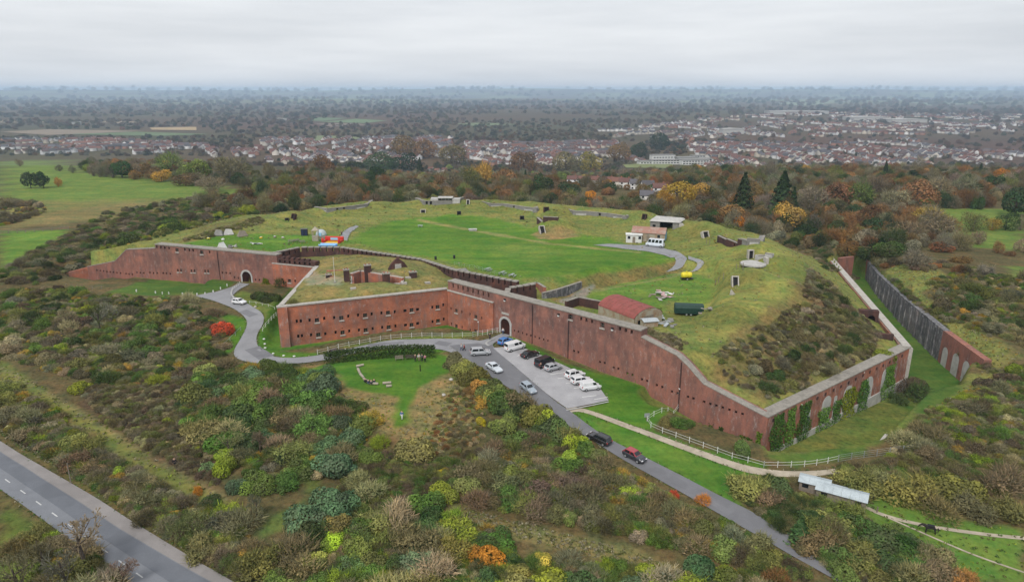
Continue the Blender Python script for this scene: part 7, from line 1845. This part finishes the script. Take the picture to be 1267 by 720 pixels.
for u, v, lab in ((558, 470, 'pale boulder on the rough grass beside the shrubs'), (549, 489, 'small pale stone in the rough grass'), (316, 380, 'pale boulder on the verge behind the white car')):
    mb = MB().lathe([(.1, -.1), (.36, 0), (.4, .15), (.26, .32), (.06, .38)], 8); rr_ = np.random.default_rng(int(u)); mb.v = [(x * (.8 + .5 * rr_.random()), y * (.8 + .5 * rr_.random()), z) for x, y, z in mb.v]
    tag(mb.build('boulder', 'stone', None, T(u, v)), lab, 'boulder')
# ------------------------------------------------------------------ inside the fort
def corrugated(name, base, rust, pos=(.45, .7)):
    t = NT(name); b = t.bsdf(.75, .0, .25)
    c = t.mix(t.ramp(t.noise(.7, 6, .7), [(pos[0], (0, 0, 0)), (pos[1], (1, 1, 1))]), base, rust)
    c = t.mix(.5, c, t.ramp(t.noise(5, 3, .6), [(.3, (.8, .8, .8)), (.7, (1.15, 1.15, 1.15))]), 'MULTIPLY')
    t.link(c, b.inputs['Base Color'])
corrugated('roof_red_oxide', (.26, .075, .065), (.17, .06, .045)); corrugated('rusty_sheet', (.34, .31, .24), (.25, .13, .06)); corrugated('tin_grey', (.38, .41, .42), (.30, .33, .35)); corrugated('pale_tin', (.40, .45, .47), (.30, .34, .36)); corrugated('rust_roof', (.30, .16, .12), (.34, .28, .24))
# rusty Nissen-style hut behind the entrance wall
A_, B_, C_ = T(740, 390), T(785, 401), T(817, 389)
ax = (B_ - A_); ax.z = 0; Lh = ax.length; ang = math.atan2(ax.y, ax.x); wd = 8.4
mid = (A_ + B_) / 2 + Vector((-math.sin(ang), math.cos(ang), 0)) * wd / 2; mid.z = float(H(mid.x, mid.y)) - .2
hut = empty('barrel_roof_hut', mid, ang); h0 = 2.7; rad = wd / 2
nseg = 12; rise = 1.9
for k in range(int(Lh / 1.0)):
    x0, x1 = -Lh / 2 + k * Lh / int(Lh / 1.0) + .01, -Lh / 2 + (k + 1) * Lh / int(Lh / 1.0) - .01
    vs = []
    for x in (x0, x1):
        for i in range(nseg + 1):
            t = math.pi * i / nseg; vs.append((x, -math.cos(t) * (rad + .15), h0 + math.sin(t) ** 1.35 * rise + .03 * (k % 2)))
    m = nseg + 1
    MB().add(vs, [(i, i + 1, m + i + 1, m + i) for i in range(nseg)]).build('roof_sheet', 'roof_red_oxide', hut)
for s in (-1, 1):
    n = 9
    for k in range(n):
        x0 = -Lh / 2 + .05 + k * (Lh - .1) / n; MB().box(x0, x0 + (Lh - .1) / n - .03, s * rad - .06 - .02 * (k % 2), s * rad + .06, -.3, h0).build('side_sheet', 'rusty_sheet', hut)
    vs = [(s * Lh / 2, -rad, -.3), (s * Lh / 2, rad, -.3)] + [(s * Lh / 2, math.cos(math.pi * i / nseg) * rad, h0 + math.sin(math.pi * i / nseg) ** 1.35 * (rise - .05)) for i in range(nseg + 1)]
    g = MB().add(vs, [tuple(range(len(vs)))]).build('end_wall', 'rusty_sheet', hut)
    if s > 0:
        d_ = MB().box(Lh / 2 + .01, Lh / 2 + .07, -1.4, 1.4, -.2, 2.9).build('door', 'weathered_wood', hut); MB().box(Lh / 2 + .075, Lh / 2 + .1, -.05, .05, -.1, 2.8).build('door_stile', 'rusty_sheet', d_)
        MB().box(Lh / 2 + .01, Lh / 2 + .06, -3.2, -2.2, 1.2, 2.2).build('window', 'window_glass', hut)
tag(hut, 'rusty hut with red barrel roof behind the entrance wall', 'hut')
# white cabin and long rusty shed by the minibus
def shed(name, u, v, rz, w, d, h, rh, wm, rm, label, door=True, endmat=None):
    t = empty(name, T(u, v), rz)
    MB().add([(-w / 2, -d / 2, -.4), (w / 2, -d / 2, -.4), (w / 2, d / 2, -.4), (-w / 2, d / 2, -.4), (-w / 2, -d / 2, h), (w / 2, -d / 2, h), (w / 2, d / 2, h), (-w / 2, d / 2, h), (-w / 2, 0, h + rh - .05), (w / 2, 0, h + rh - .05)],
             [(0, 1, 5, 4), (2, 3, 7, 6), (1, 2, 6, 9, 5), (3, 0, 4, 8, 7)]).build('wall', wm, t)
    n = max(3, int(w / 1.1))
    for k in range(n):
        x0, x1 = -w / 2 - .2 + k * (w + .4) / n + .008, -w / 2 - .2 + (k + 1) * (w + .4) / n - .008
        for s in (-1, 1):
            a, b_ = (s * (d / 2 + .25), h - .1), (0, h + rh)
            MB().add([(x0, a[0], a[1]), (x1, a[0], a[1]), (x1, b_[0], b_[1]), (x0, b_[0], b_[1]), (x0, a[0], a[1] + .06), (x1, a[0], a[1] + .06), (x1, b_[0], b_[1] + .06), (x0, b_[0], b_[1] + .06)], [(0, 3, 2, 1), (4, 5, 6, 7), (0, 1, 5, 4), (2, 3, 7, 6), (1, 2, 6, 5), (3, 0, 4, 7)]).build('roof_sheet', rm, t)
    if door:
        MB().box(-.45, .45, -d / 2 - .06, -d / 2 + .02, -.1, min(2.0, h - .1)).build('door', 'weathered_wood', t)
        MB().box(w * .28, w * .28 + .9, -d / 2 - .05, -d / 2 + .02, h * .45, h * .8).build('window', 'window_glass', t)
        MB().box(-w * .4, -w * .4 + .9, -d / 2 - .05, -d / 2 + .02, h * .45, h * .8).build('window', 'window_glass', t)
    if endmat: MB().box(w / 2 + .01, w / 2 + .06, -d / 2 + .1, d / 2 - .1, -.2, h).build('end_panel', endmat, t)
    return tag(t, label, 'shed')
plain('blue_sheet', (.20, .34, .46), .6, .12, 1)
shed('white_cabin', 784, 299, -.15, 5.2, 3.2, 2.7, .15, 'white_paint', 'white_paint', 'small white flat-roofed cabin on the parade beside the rusty shed')
shed('rusty_shed', 803, 296, -.35, 11, 5, 2.6, 1.6, 'rusty_sheet', 'rust_roof', 'long low shed with rust-red roof and blue end behind the minibus', endmat='blue_sheet')
shed('tin_shed', 1040, 620, -.55, 6.8, 2.6, 1.8, .4, 'weathered_wood', 'pale_tin', 'long low shed with pale tin roof among bushes by the pony track')
shed('tin_shed', 1007, 606, -.5, 4.2, 2.4, 1.7, .35, 'weathered_wood', 'pale_tin', 'shorter tin-roofed shed at the upper end of the long one')
shed('lean_to', 803, 404, .2, 3.2, 2.2, 1.6, .2, 'rusty_sheet', 'tin_grey', 'small lean-to with grey sheet roof in front of the rusty hut', False)
# tarpaulined trailer, tank trailer
t = empty('covered_trailer', T(852, 389), -.15); plain('green_tarp', (.012, .04, .03), .6, .3, 1.5)
tb = MB(); loft(tb, [[(x, -1.3 * k, .5), (x, -1.35 * k, 1.9), (x, -1.0 * k, 2.55), (x, 1.0 * k, 2.55), (x, 1.35 * k, 1.9), (x, 1.3 * k, .5)] for x, k in ((-3.4, .9), (-3.2, 1), (0, 1.02), (3.0, 1), (3.3, .88))]); tb.build('tarpaulin', 'green_tarp', t, bevel=.08)
MB().box(-3.2, 3.2, -1.1, 1.1, .38, .52).build('chassis', 'black_metal', t); MB().bar((3.2, 0, .45), (4.6, 0, .4), .06, 5).build('drawbar', 'black_metal', t)
for x in (-.6, .4):
    for s in (-1, 1): o = obj('wheel', wheel_meshes(.34)[0], t, (x, s * 1.15, .33)); obj('rim', wheel_meshes(.34)[1], o)
tag(t, 'long trailer under a dark green tarpaulin on the inner grass', 'trailer')
t = empty('tank_trailer', T(849, 346), .1); plain('yellow_plastic', (.62, .52, .03), .5, .15, 1.5)
tk = MB(); m = 12
loft(tk, [[(x, math.cos(2 * math.pi * i / m) * r_, 1.35 + math.sin(2 * math.pi * i / m) * r_) for i in range(m)] for x, r_ in ((-1.5, .3), (-1.35, .75), (-.8, .9), (0, .82), (.8, .9), (1.35, .75), (1.5, .3))]); tk.build('tank', 'yellow_plastic', t)
MB().box(-1.6, 1.8, -.8, .8, .42, .52).build('chassis', 'black_metal', t); MB().bar((1.8, 0, .45), (3.0, 0, .4), .05, 5).build('drawbar', 'black_metal', t); MB().lathe([(.25, 2.2), (.25, 2.4), (.05, 2.42)], 8).build('filler_cap', 'yellow_plastic', t)
for s in (-1, 1): o = obj('wheel', wheel_meshes(.36)[0], t, (0, s * .85, .35)); obj('rim', wheel_meshes(.36)[1], o)
tag(t, 'yellow tank trailer standing on the inner grass', 'trailer')
# scrap heaps: each a heap of boards and sheets
def heap(u, v, n, rad, mats, label, hmax=.8):
    r = np.random.default_rng(int(u * 7 + v)); root = empty('scrap_heap', T(u, v), 0)
    for k in range(n):
        x, y = r.normal(0, rad * .5, 2); L_, w_ = r.uniform(.6, 2.0), r.uniform(.2, 1.0)
        o = MB().box(-L_ / 2, L_ / 2, -w_ / 2, w_ / 2, 0, r.uniform(.05, .3)).build(('board', 'sheet', 'crate')[k % 3], mats[k % len(mats)], root, (x, y, r.uniform(0, hmax) * max(0, 1 - abs(x) / rad)), r.uniform(0, 3))
        o.rotation_euler = (r.normal(0, .15), r.normal(0, .15), r.uniform(0, 3.1))
    tag(root, label, 'scrap heap', 'scrap inside the fort')
plain('pink_panel', (.42, .28, .28), .7, .2, 2)
heap(818, 367, 16, 3.2, ['pink_panel', 'weathered_wood', 'pale_render'], 'heap of pinkish boards behind the barrel-roofed hut'); heap(827, 363, 5, 1.6, ['white_paint', 'pale_render'], 'white sheets lying beside the heap of pinkish boards', .3)
heap(817, 395, 12, 2.2, ['tin_grey', 'galvanised', 'concrete'], 'grey metal scrap beside the barrel-roofed hut'); heap(826, 402, 9, 2, ['concrete', 'tin_grey'], 'grey rubble heap before the green trailer'); heap(877, 384, 8, 1.8, ['coping_stone', 'weathered_wood'], 'boards and bricks beside the green trailer')
heap(1060, 459, 8, 1.6, ['white_paint', 'galvanised'], 'white rubbish on the slope above the ivy flank', .3); heap(983, 500, 5, .9, ['white_paint', 'galvanised'], 'white litter behind the flank coping', .2); heap(1058, 387, 3, .7, ['white_paint'], 'white sheet on the slope near the arched chamber', .2); heap(1085, 412, 5, 1.2, ['black_metal', 'rubber'], 'black sacks near the arched chamber', .3)
heap(285, 306, 8, 1.6, ['concrete', 'pale_render'], 'pale rubble behind the far fort wall', .5); heap(318, 302, 6, 1.2, ['galvanised', 'white_paint'], 'white bundle on the play lawn by the shrubs', .5)
# gun emplacements in the back rampart: pale revetment walls with doorways, each panel its own piece
def emplacement(pts, h, label, doors=(), pale=(), mat='concrete', name='gun_emplacement', thick=1.6, zfix=None):
    pw = TP(pts) if zfix is None else np.array([P(u, v, zfix) for u, v in pts]); root = None
    for k, (A_, B_) in enumerate(zip(pw[:-1], pw[1:])):
        L_ = np.linalg.norm(B_ - A_); z0 = float(min(H(*A_), H(*B_))) if zfix is None else zfix; zt = z0 + h
        ar = []
        ops = [(L_ * t, z0 + .95, .9, 1.7) for kk, t in doors if kk == k]
        w_ = wall(name if root is None else 'wall_length', A_, B_, [(-.02, zt), (L_ + .02, zt)], z0 - 3, thick, ops, mat, root)
        if root is None: root = w_
        d, n, rz = frame_of(A_, B_)
        for s, z, w, hh in ops:
            q = A_ + d * s - n * .46; obj('doorway', window_mesh('void', w, hh), root, (q[0], q[1], z), rz)  # doorway filled with a near-black panel for the shade within
        for kk, t0, t1 in pale:
            if kk == k:
                q = A_; MB().box(L_ * t0, L_ * t1, -.06, .03, z0 - .2, z0 + h * .55).build('limewash_panel', 'pale_render', root, (q[0], q[1], 0), rz)
        for t in np.arange(0, L_ - .2, 1.6):
            q = A_; MB().box(t + .02, min(t + 1.58, L_), -.08, .7, zt + .003, zt + .16).build('cap_slab', 'coping_stone', root, (q[0], q[1], 0), rz)
    return tag(root, label, 'gun emplacement', 'gun emplacements in the back rampart')
emplacement(EMPL[0], 1.9, 'grey gun emplacement at the left end of the back rampart', [(2, .3), (1, .85)], [(0, .2, .9), (3, .1, .8)], zfix=8.3)
emplacement(EMPL[1], 1.9, 'grey gun emplacement carrying the white lookout', [(1, .3), (1, .6)], [], 'concrete', zfix=8.3)
emplacement(EMPL[2], 1.7, 'grey gun emplacement right of the white lookout', [(2, .6)], [(1, .1, .9), (3, .2, .9)], zfix=8.3)
emplacement(EMPL[3], 1.7, 'grey gun emplacement behind the long rusty shed', [(2, .6)], [(1, .2, .9), (3, .3, .9)], zfix=8.3)
emplacement([(887, 300), (898, 304.5), (912, 304.5), (918, 303)], 2.2, 'dark brick emplacement on the right rampart', [(1, .75)], [], 'brick_dark'); emplacement([(915, 303.5), (924, 304), (940, 302), (946, 299)], 2.0, 'grey concrete emplacement joined to the dark brick one', [], [(1, .2, .9)])
q = P(551, 254, 8.3); lk = empty('lookout', (q[0], q[1] + .9, 8.2), 0.0)
MB().box(-6.2, -3.0, -1, 3, 0, 2.9).build('side_pier', 'pale_render', lk); MB().box(3.0, 6.2, -1, 3, 0, 2.7).build('side_pier', 'pale_render', lk); MB().box(-3.2, 3.2, -1.2, 3.2, 3.003, 3.3).build('roof', 'pale_render', lk); gl = MB().box(-2.97, 2.97, -.4, -.3, .2, 2.9).build('glazing', 'window_glass', lk)
for x in (-1.5, 0, 1.5): MB().box(x - .05, x + .05, -.46, -.402, .2, 2.9).build('mullion', 'galvanised', gl)
tag(lk, 'white lookout with dark glazing on the back rampart', 'lookout')
# magazine entrances: framed dark doorways leaning into the mounds
def entrance(u, v, rz, w, h, label, tilt=.35, frame='stone', zo=0.0):
    q = T(u, v); o = MB().box(-w / 2 - .25, -w / 2, -.25, 1.2, -.3, h).build('magazine_entrance', frame, None, (q.x, q.y, q.z + zo), rz)
    o.rotation_euler = (-tilt, 0, rz)
    MB().box(w / 2, w / 2 + .25, -.25, 1.2, -.3, h).build('jamb', frame, o); MB().box(-w / 2 - .25, w / 2 + .25, -.25, 1.2, h + .003, h + .3).build('lintel', frame, o); MB().box(-w / 2 + .003, w / 2 - .003, .2, 1.0, -.3, h - .003).build('opening', 'void_shade', o)  # the opening is a solid block, inner darkness painted on as colour
    tag(o, label, 'doorway', 'magazine entrances')
entrance(672, 289, .25, 1.5, 2.9, 'framed dark stair doorway in the round mound on the parade', .75); entrance(676, 262, .1, 1.6, 1.6, 'small dark brick doorway behind the round mound', .2, 'brick_dark'); entrance(929, 320, .0, 1.1, 2.2, 'upright dark doorway in the mound above the white slab', .15); entrance(910, 354, -.1, 1.2, 2.3, 'leaning dark doorway in the lower right mound', .5)
entrance(874, 294, .3, 1.8, 1.9, 'wide dark opening in the rampart behind the track', .5); entrance(796, 272, -.6, 1.0, 1.9, 'narrow dark doorway behind the rusty shed roof', .4, 'brick_dark'); entrance(579, 253, -.1, .9, 1.8, 'narrow dark doorway right of the white lookout', .3); entrance(523.5, 263.5, .05, 1.6, 1.2, 'low pale-framed doorway below the lookout', .3); entrance(568, 266, .1, 1.1, 1.2, 'small black hatch on the lawn edge below the lookout', .1, 'black_metal'); entrance(646, 272, .1, 1.1, 1.2, 'small black hatch on the lawn edge left of the mound', .1, 'black_metal'); entrance(362, 271.5, -.4, .9, 1.9, 'narrow dark doorway in the left rampart', .4, 'brick_dark'); entrance(355, 273, .2, .9, .7, 'low black opening beside the left rampart doorway', .2, 'black_metal')
w_ = emplacement([(664, 276.5), (672, 276), (690, 273.5)], 2.2, 'low dark brick wall behind the round mound', [], [], 'brick_dark', 'mound_wall'); w_['group'] = 'walls by the mound'; w_['category'] = 'wall'
# concrete bunker with open front
q = T(824, 285); bk = empty('bunker', (q.x, q.y, q.z - .3), -.3)
MB().box(-5.5, -2.2, -.6, 5, 0, 3.4).build('side_wall', 'concrete', bk); MB().box(2.2, 4.2, -.6, 5, 0, 3.2).build('side_wall', 'concrete', bk); MB().box(-2.197, 2.197, 3.5, 5, 0, 3.2).build('back_wall', 'void_shade', bk); MB().add([(-5.8, -1, 3.4), (4.6, -1, 3.3), (6, 5.5, 3.6), (-4.5, 5.5, 3.9), (-5.2, 0, 3.9), (4.2, 0, 3.8), (5.4, 5, 4.1), (-4, 5, 4.4)], [(0, 3, 2, 1), (4, 5, 6, 7), (0, 1, 5, 4), (1, 2, 6, 5), (2, 3, 7, 6), (3, 0, 4, 7)]).build('roof_slab', 'pale_render', bk); MB().add([(4.3, -.8, 0), (8.5, -.2, 0), (8.5, 1, 0), (4.3, 2, 0), (4.3, -.8, 3.2), (8.5, -.2, 1.6), (8.5, 1, 1.6), (4.3, 2, 3.2)], [(0, 3, 2, 1), (4, 5, 6, 7), (0, 1, 5, 4), (1, 2, 6, 5), (2, 3, 7, 6), (3, 0, 4, 7)]).build('wing_wall', 'stone', bk); MB().box(-4.6, -3.6, -.66, -.603, .2, 2.2).build('window', 'window_glass', bk)  # back wall coloured near-black for the shade inside the bunker
tag(bk, 'pale concrete bunker with open dark front on the rampart', 'bunker')
q = T(932, 328); o = MB().lathe([(3.4, -.2), (3.4, .22), (3.2, .3)], 24).build('gun_pad', 'pale_render', None, q + Vector((0, 0, .35))); MB().box(3.0, 3.7, -1.2, 1.2, -.2, 1.8).build('upright_slab', 'stone', o); tag(o, 'round white concrete gun pad on the right rampart', 'gun pad')
w_ = emplacement([(938, 322), (946, 319), (955, 319.5)], 1.2, 'pale low concrete wall behind the round gun pad', [], [], 'pale_render', 'low_wall'); w_['category'] = 'wall'; w_['group'] = 'walls by the gun pad'
for i, (u, v) in enumerate(((911, 333), (915, 331), (919, 334), (885, 352), (889, 350), (895, 346), (874, 302), (878, 303))):
    o = MB().bar((0, 0, -.2), (0, 0, 1.5 + .2 * (i % 3)), .08, 6).build('timber_post', 'weathered_wood', None, T(u, v)); tag(o, 'bare timber post, %s in the groups along the right rampart' % ordinal(i + 1), 'post', 'timber posts on the right rampart')
q = T(906, 365); o = MB().add([(-.6, 0, 0), (.9, 0, 0), (-.4, 0, 1.5), (-.6, .15, 0), (.9, .15, 0), (-.4, .15, 1.5)], [(0, 1, 2), (5, 4, 3), (0, 3, 4, 1), (1, 4, 5, 2), (2, 5, 3, 0)]).build('stone_fin', 'stone', None, q); tag(o, 'small pale triangular stone below the leaning doorway', 'stone')
# play lawn: inflatables, tower, dome, toilets, tables
plain('pvc_red', (.50, .03, .02), .45, .1); plain('pvc_yellow', (.62, .38, .02), .45, .1); plain('pvc_blue', (.03, .20, .60), .45, .1); plain('pvc_sky', (.25, .48, .70), .45, .1)
t = empty('bouncy_castle', T(412, 301), -.12)
MB().box(-3.1, 3.1, -2, 2, 0, .55).build('base', 'pvc_yellow', t, bevel=.25); MB().box(-3.1, 3.1, 1.2, 2, .553, 2.6).build('back_wall', 'pvc_red', t, bevel=.25)
for s in (-1, 1):
    MB().box(s * 2.7 - .35, s * 2.7 + .35, -1.9, 1.2, .553, 1.5).build('side_wall', 'pvc_red', t, bevel=.2); MB().lathe([(.4, .553), (.42, 1.9), (.3, 2.4), (.02, 2.9)], 10, (s * 2.7, -1.7, 0)).build('turret', 'pvc_red', t)
MB().box(-2.3, 2.3, -2.6, -2.0, 0, .35).build('front_tube', 'pvc_yellow', t, bevel=.15); MB().box(-1.2, 1.2, 1.15, 1.197, 1.1, 2.1).build('back_patch', 'pvc_sky', t)
t.scale = (1, 1, .75); tag(t, 'red and yellow bouncy castle on the play lawn', 'bouncy castle')
t = empty('inflatable_slide', T(406, 305.5), -.08); MB().box(-2.8, 2.8, -1, 1, 0, .7).build('bed', 'pvc_blue', t, bevel=.3)
for s in (-1, 1): MB().bar((-2.7, s * .9, .75), (2.7, s * .9, .75), .25, 8).build('side_tube', 'pvc_sky', t)
tag(t, 'low blue inflatable in front of the bouncy castle', 'inflatable')
t = empty('play_tower', T(391, 298), .1); 
for x in (-.9, .9):
    for y in (-.9, .9): MB().box(x - .09, x + .09, y - .09, y + .09, -.2, 3.6).build('post', 'log_wood', t)
MB().box(-1.1, 1.1, -1.1, 1.1, 1.5, 1.65).build('platform', 'log_wood', t); MB().add([(-1.2, -1.2, 3.6), (1.2, -1.2, 3.6), (1.2, 1.2, 3.6), (-1.2, 1.2, 3.6), (0, 0, 4.8)], [(3, 2, 1, 0), (0, 1, 4), (1, 2, 4), (2, 3, 4), (3, 0, 4)]).build('roof', 'log_wood', t); MB().box(-1.0, 1.0, -1.05, -.95, 0, 1.5).build('panel', 'log_wood', t); MB().box(1.1, 4.6, -.8, .8, .7, 1.4).build('deck', 'weathered_wood', t)
tag(t, 'tall wooden play tower with deck beside the bouncy castle', 'play tower')
q = T(397.5, 291.5); prof = [(1.9 * math.cos(a), 2.2 * math.sin(a)) for a in np.linspace(0, 1.45, 7)]; o = MB().lathe(prof, 14).build('dome_tent', 'pale_tin', None, q, smooth=True); MB().box(-.5, .5, -1.95, -1.5, 0, 1.3).build('door', 'pvc_sky', o); tag(o, 'pale silver-blue dome on the bank behind the play tower', 'dome')
for i, u in enumerate((375, 379)):
    t = MB().box(-.55, .55, -.55, .55, 0, 2.2).build('portable_toilet', 'black_metal', None, T(u, 291.5), .1); MB().box(-.6, .6, -.6, .6, 2.203, 2.4).build('roof', 'cloth_grey', t); MB().box(-.4, .4, -.58, -.553, .1, 2.0).build('door', 'cloth_navy', t); tag(t, ('left', 'right')[i] + ' one of two dark portable toilets behind the play lawn', 'toilet cabin', 'portable toilets')
def picnic(u, v, rz, label, mat='weathered_wood'):
    t = empty('picnic_table', T(u, v), rz)
    for k in range(4): MB().box(-.9, .9, -.36 + k * .18, -.2 + k * .18, .72, .77).build('top_plank', mat, t)
    for s in (-1, 1):
        MB().box(-.9, .9, s * .75 - .13, s * .75 + .13, .42, .47).build('seat', mat, t)
        for x in (-.65, .65): MB().bar((x, s * .7, 0), (x, s * .2, .72), .05, 4).build('leg', mat, t)
    tag(t, label, 'picnic table', 'picnic tables on the grass')
for i, (u, v, l) in enumerate(((520, 281, 'grey picnic table on the parade lawn, alone at the left'), (360, 300, 'picnic table on the play lawn, left of the tower'), (367, 299, 'picnic table on the play lawn, between the other two'), (374, 300.5, 'picnic table on the play lawn, nearest the tower'), (604, 335, 'picnic table by the thin railing, left one'), (622, 339.5, 'picnic table by the thin railing, middle one'), (634, 342.5, 'picnic table by the thin railing, right one'))): picnic(u, v, .2 * i, l, 'galvanised' if i in (0, 4, 5, 6) else 'weathered_wood')
q = T(585, 285.5); o = MB().box(-1.3, 1.3, -.9, .9, 0, .5).build('concrete_block', 'pale_render', None, q, .1); MB().box(-1.5, 1.5, -1.1, 1.1, .503, .62).build('cap', 'pale_render', o); tag(o, 'low white concrete block on the middle of the parade lawn', 'block')
for u, v, l in ((562, 320, 'black litter bin on the near edge of the parade lawn'), (539, 321.5, 'small dark litter bin near the loopholed wall')):
    o = MB().lathe([(.3, 0), (.34, .9), (.36, .95), (.2, 1.1)], 10).build('litter_bin', 'black_metal', None, T(u, v)); MB().lathe([(.38, .96), (.38, 1.02)], 10).build('rim', 'cloth_green', o); tag(o, l, 'bin', 'litter bins')
for i, (u, v) in enumerate(((271, 291), (283, 290), (300, 292))):
    o = MB().add([(-1.6, -1, 0), (1.6, -1, 0), (1.6, 1, 0), (-1.6, 1, 0), (-.8, 0, 1.9), (1.0, 0, 1.7)], [(3, 2, 1, 0), (0, 1, 5, 4), (1, 2, 5), (2, 3, 4, 5), (3, 0, 4)]).build('canvas_shelter', ('concrete', 'pale_render', 'weathered_wood')[i], None, T(u, v), .4 * i); MB().bar((-.8, 0, 0), (-.8, 0, 2.1), .05, 5).build('pole', 'weathered_wood', o)
    tag(o, 'low canvas shelter on the play lawn, %s from the left' % ordinal(i + 1), 'shelter', 'canvas shelters on the play lawn')
q = LW(on_wall(259, 303, LA, LB)[0], 5.0); o = MB().add([(-1.4, -1, -.5), (1.4, -1, -.5), (1.4, 1, -.5), (-1.4, 1, -.5), (0, -1, 1.6), (0, 1, 1.6)], [(0, 1, 4), (1, 2, 5, 4), (2, 3, 5), (3, 0, 4, 5)]).build('white_tent', 'white_paint', None, (*q, float(H(*q)) + .6), frame_of(LA, LB)[2]); MB().bar((0, -1.1, 1.62), (0, 1.1, 1.62), .06, 5).build('ridge_pole', 'white_paint', o); tag(o, 'small white ridge tent just behind the far fort wall', 'tent')
for i, (u, v) in enumerate(((258, 296), (276, 297), (323, 295), (340, 294), (350, 295))):
    o = MB().lathe([(.5, 0), (.55, .35), (.3, .5)], 9).build('play_drum', ('yellow_plastic', 'white_paint', 'pvc_yellow', 'weathered_wood', 'log_wood')[i], None, T(u, v)); MB().lathe([(.32, .503), (.32, .56)], 9).build('lid', 'white_paint', o); tag(o, '%s drum on the play lawn' % ('small yellow', 'small white', 'bright yellow', 'grey wooden', 'pale wooden')[i], 'drum', 'drums on the play lawn')

# ------------------------------------------------------------------ ivy and creepers on the walls, each patch a plant of its own
def ivy(A, B, s0, s1, z0, z1, label, col=(.05, .10, .03), taper=.6, seed=1, n=None):
    d, nn, rz = frame_of(A, B); A = np.asarray(A, float); r = np.random.default_rng(seed)
    n = n or int((s1 - s0) * (z1 - z0) * 42)
    t = r.random(n); sm = (s0 + s1) / 2; wv = (s1 - s0) / 2 * (1 - (1 - taper) * t) * (1 + .25 * np.sin(t * 9 + seed))
    s = sm + (r.random(n) * 2 - 1) * wv; z = z0 + t * (z1 - z0) + r.normal(0, .15, n); off = -.05 - .45 * r.random(n) * (1 - .5 * t)
    p = np.stack([A[0] + d[0] * s - nn[0] * off, A[1] + d[1] * s - nn[1] * off, z], -1)
    nr = np.array([nn[0], nn[1], .35]) + .7 * unit(r, n); nr /= np.linalg.norm(nr, axis=1)[:, None]
    V_, Q_ = leaf_quads(p, nr, .15 * (.6 + .8 * r.random(n)), .65, r)
    o = obj('ivy', np_mesh('ivy', V_, Q_, 'leaf', {'lv': ('FLOAT', 'POINT', np.repeat(r.random(n), 4))})); o.color = (*col, 1)
    tag(o, label, 'ivy', 'ivy on the fort walls')
IV = [((964, 512, 555), 2.6, 'dark ivy column nearest the flank corner'), ((980, 505, 548), 1.8, 'second ivy column from the flank corner'), ((997, 498, 540), 2.4, 'third ivy column from the flank corner'), ((1020, 505, 530), 2.6, 'low ivy patch under the large blind arch'), ((1036, 495, 520), 1.8, 'small ivy patch right of the large blind arch'), ((1052, 480, 515), 3.2, 'broad yellow-green ivy in the middle of the flank'), ((1070, 470, 505), 2.6, 'dark ivy right of the yellow-green ivy'), ((1102, 452, 498), 3.2, 'dark ivy column at the far end of the flank')]
for i, ((u, va, vb), w, lab) in enumerate(IV):
    s, zt = on_wall(u, va, C, D); _, zb = on_wall(u, vb, C, D)
    ivy(C, D, s - w, s + w, zb, zt, lab, ((.065, .135, .035), (.09, .17, .04), (.19, .23, .03))[2 if i == 5 else i % 2], .75, i + 3)
for i, (u, va, vb, w, lab, c) in enumerate(((923, 540, 562, 2.4, 'bright green creeper at the foot of the wall near its corner', (.06, .11, .022)), (893, 528, 545, .8, 'small creeper tuft on the wall left of the corner', (.05, .08, .025)), (880, 525, 535, .8, 'thin olive creeper on the sloping wall', (.07, .08, .03)), (940, 535, 565, .7, 'creeper climbing the very corner of the wall', (.07, .12, .02)))):
    s, zt = on_wall(u, va, RA, RB); _, zb = on_wall(u, vb, RA, RB); ivy(RA, RB, s - w, s + w, zb, zt, lab, c, .6, 40 + i)
s, zt = on_wall(327, 345, LA, LB); ivy(LA, LB, s - 2.2, s + 3.2, -2.6, zt, 'yellow-green creeper on the far wall beside the far gate', (.12, .14, .02), .4, 60)
ivy(D, E, .6, 3.2, -11, -2.5, 'ivy hanging round the far corner of the flank', (.03, .06, .018), .8, 61)
# fallen pale branches in the ditch
t = empty('fallen_branches', T(1135, 497)); r = np.random.default_rng(3)
for k in range(7):
    a = Vector((r.normal(0, 1), r.normal(0, 1), .1)); MB().bar(a, a + Vector((r.normal(1.5, 1.5), r.normal(.5, 1.5), r.uniform(.1, 1.4))), .07, 5, .03).build('branch', 'pale_bark', t)
tag(t, 'pale fallen branches at the mouth of the ditch', 'branches')
A_, B_ = P(1090, 551, -6.8), P(1098, 541, -6.8)
w_ = wall('low_ditch_wall', A_, B_, [(0, -6.2), (np.linalg.norm(B_ - A_), -6.2)], -10, .5, [], 'stone'); tag(w_, 'short pale stone wall end on the ditch slope', 'wall')
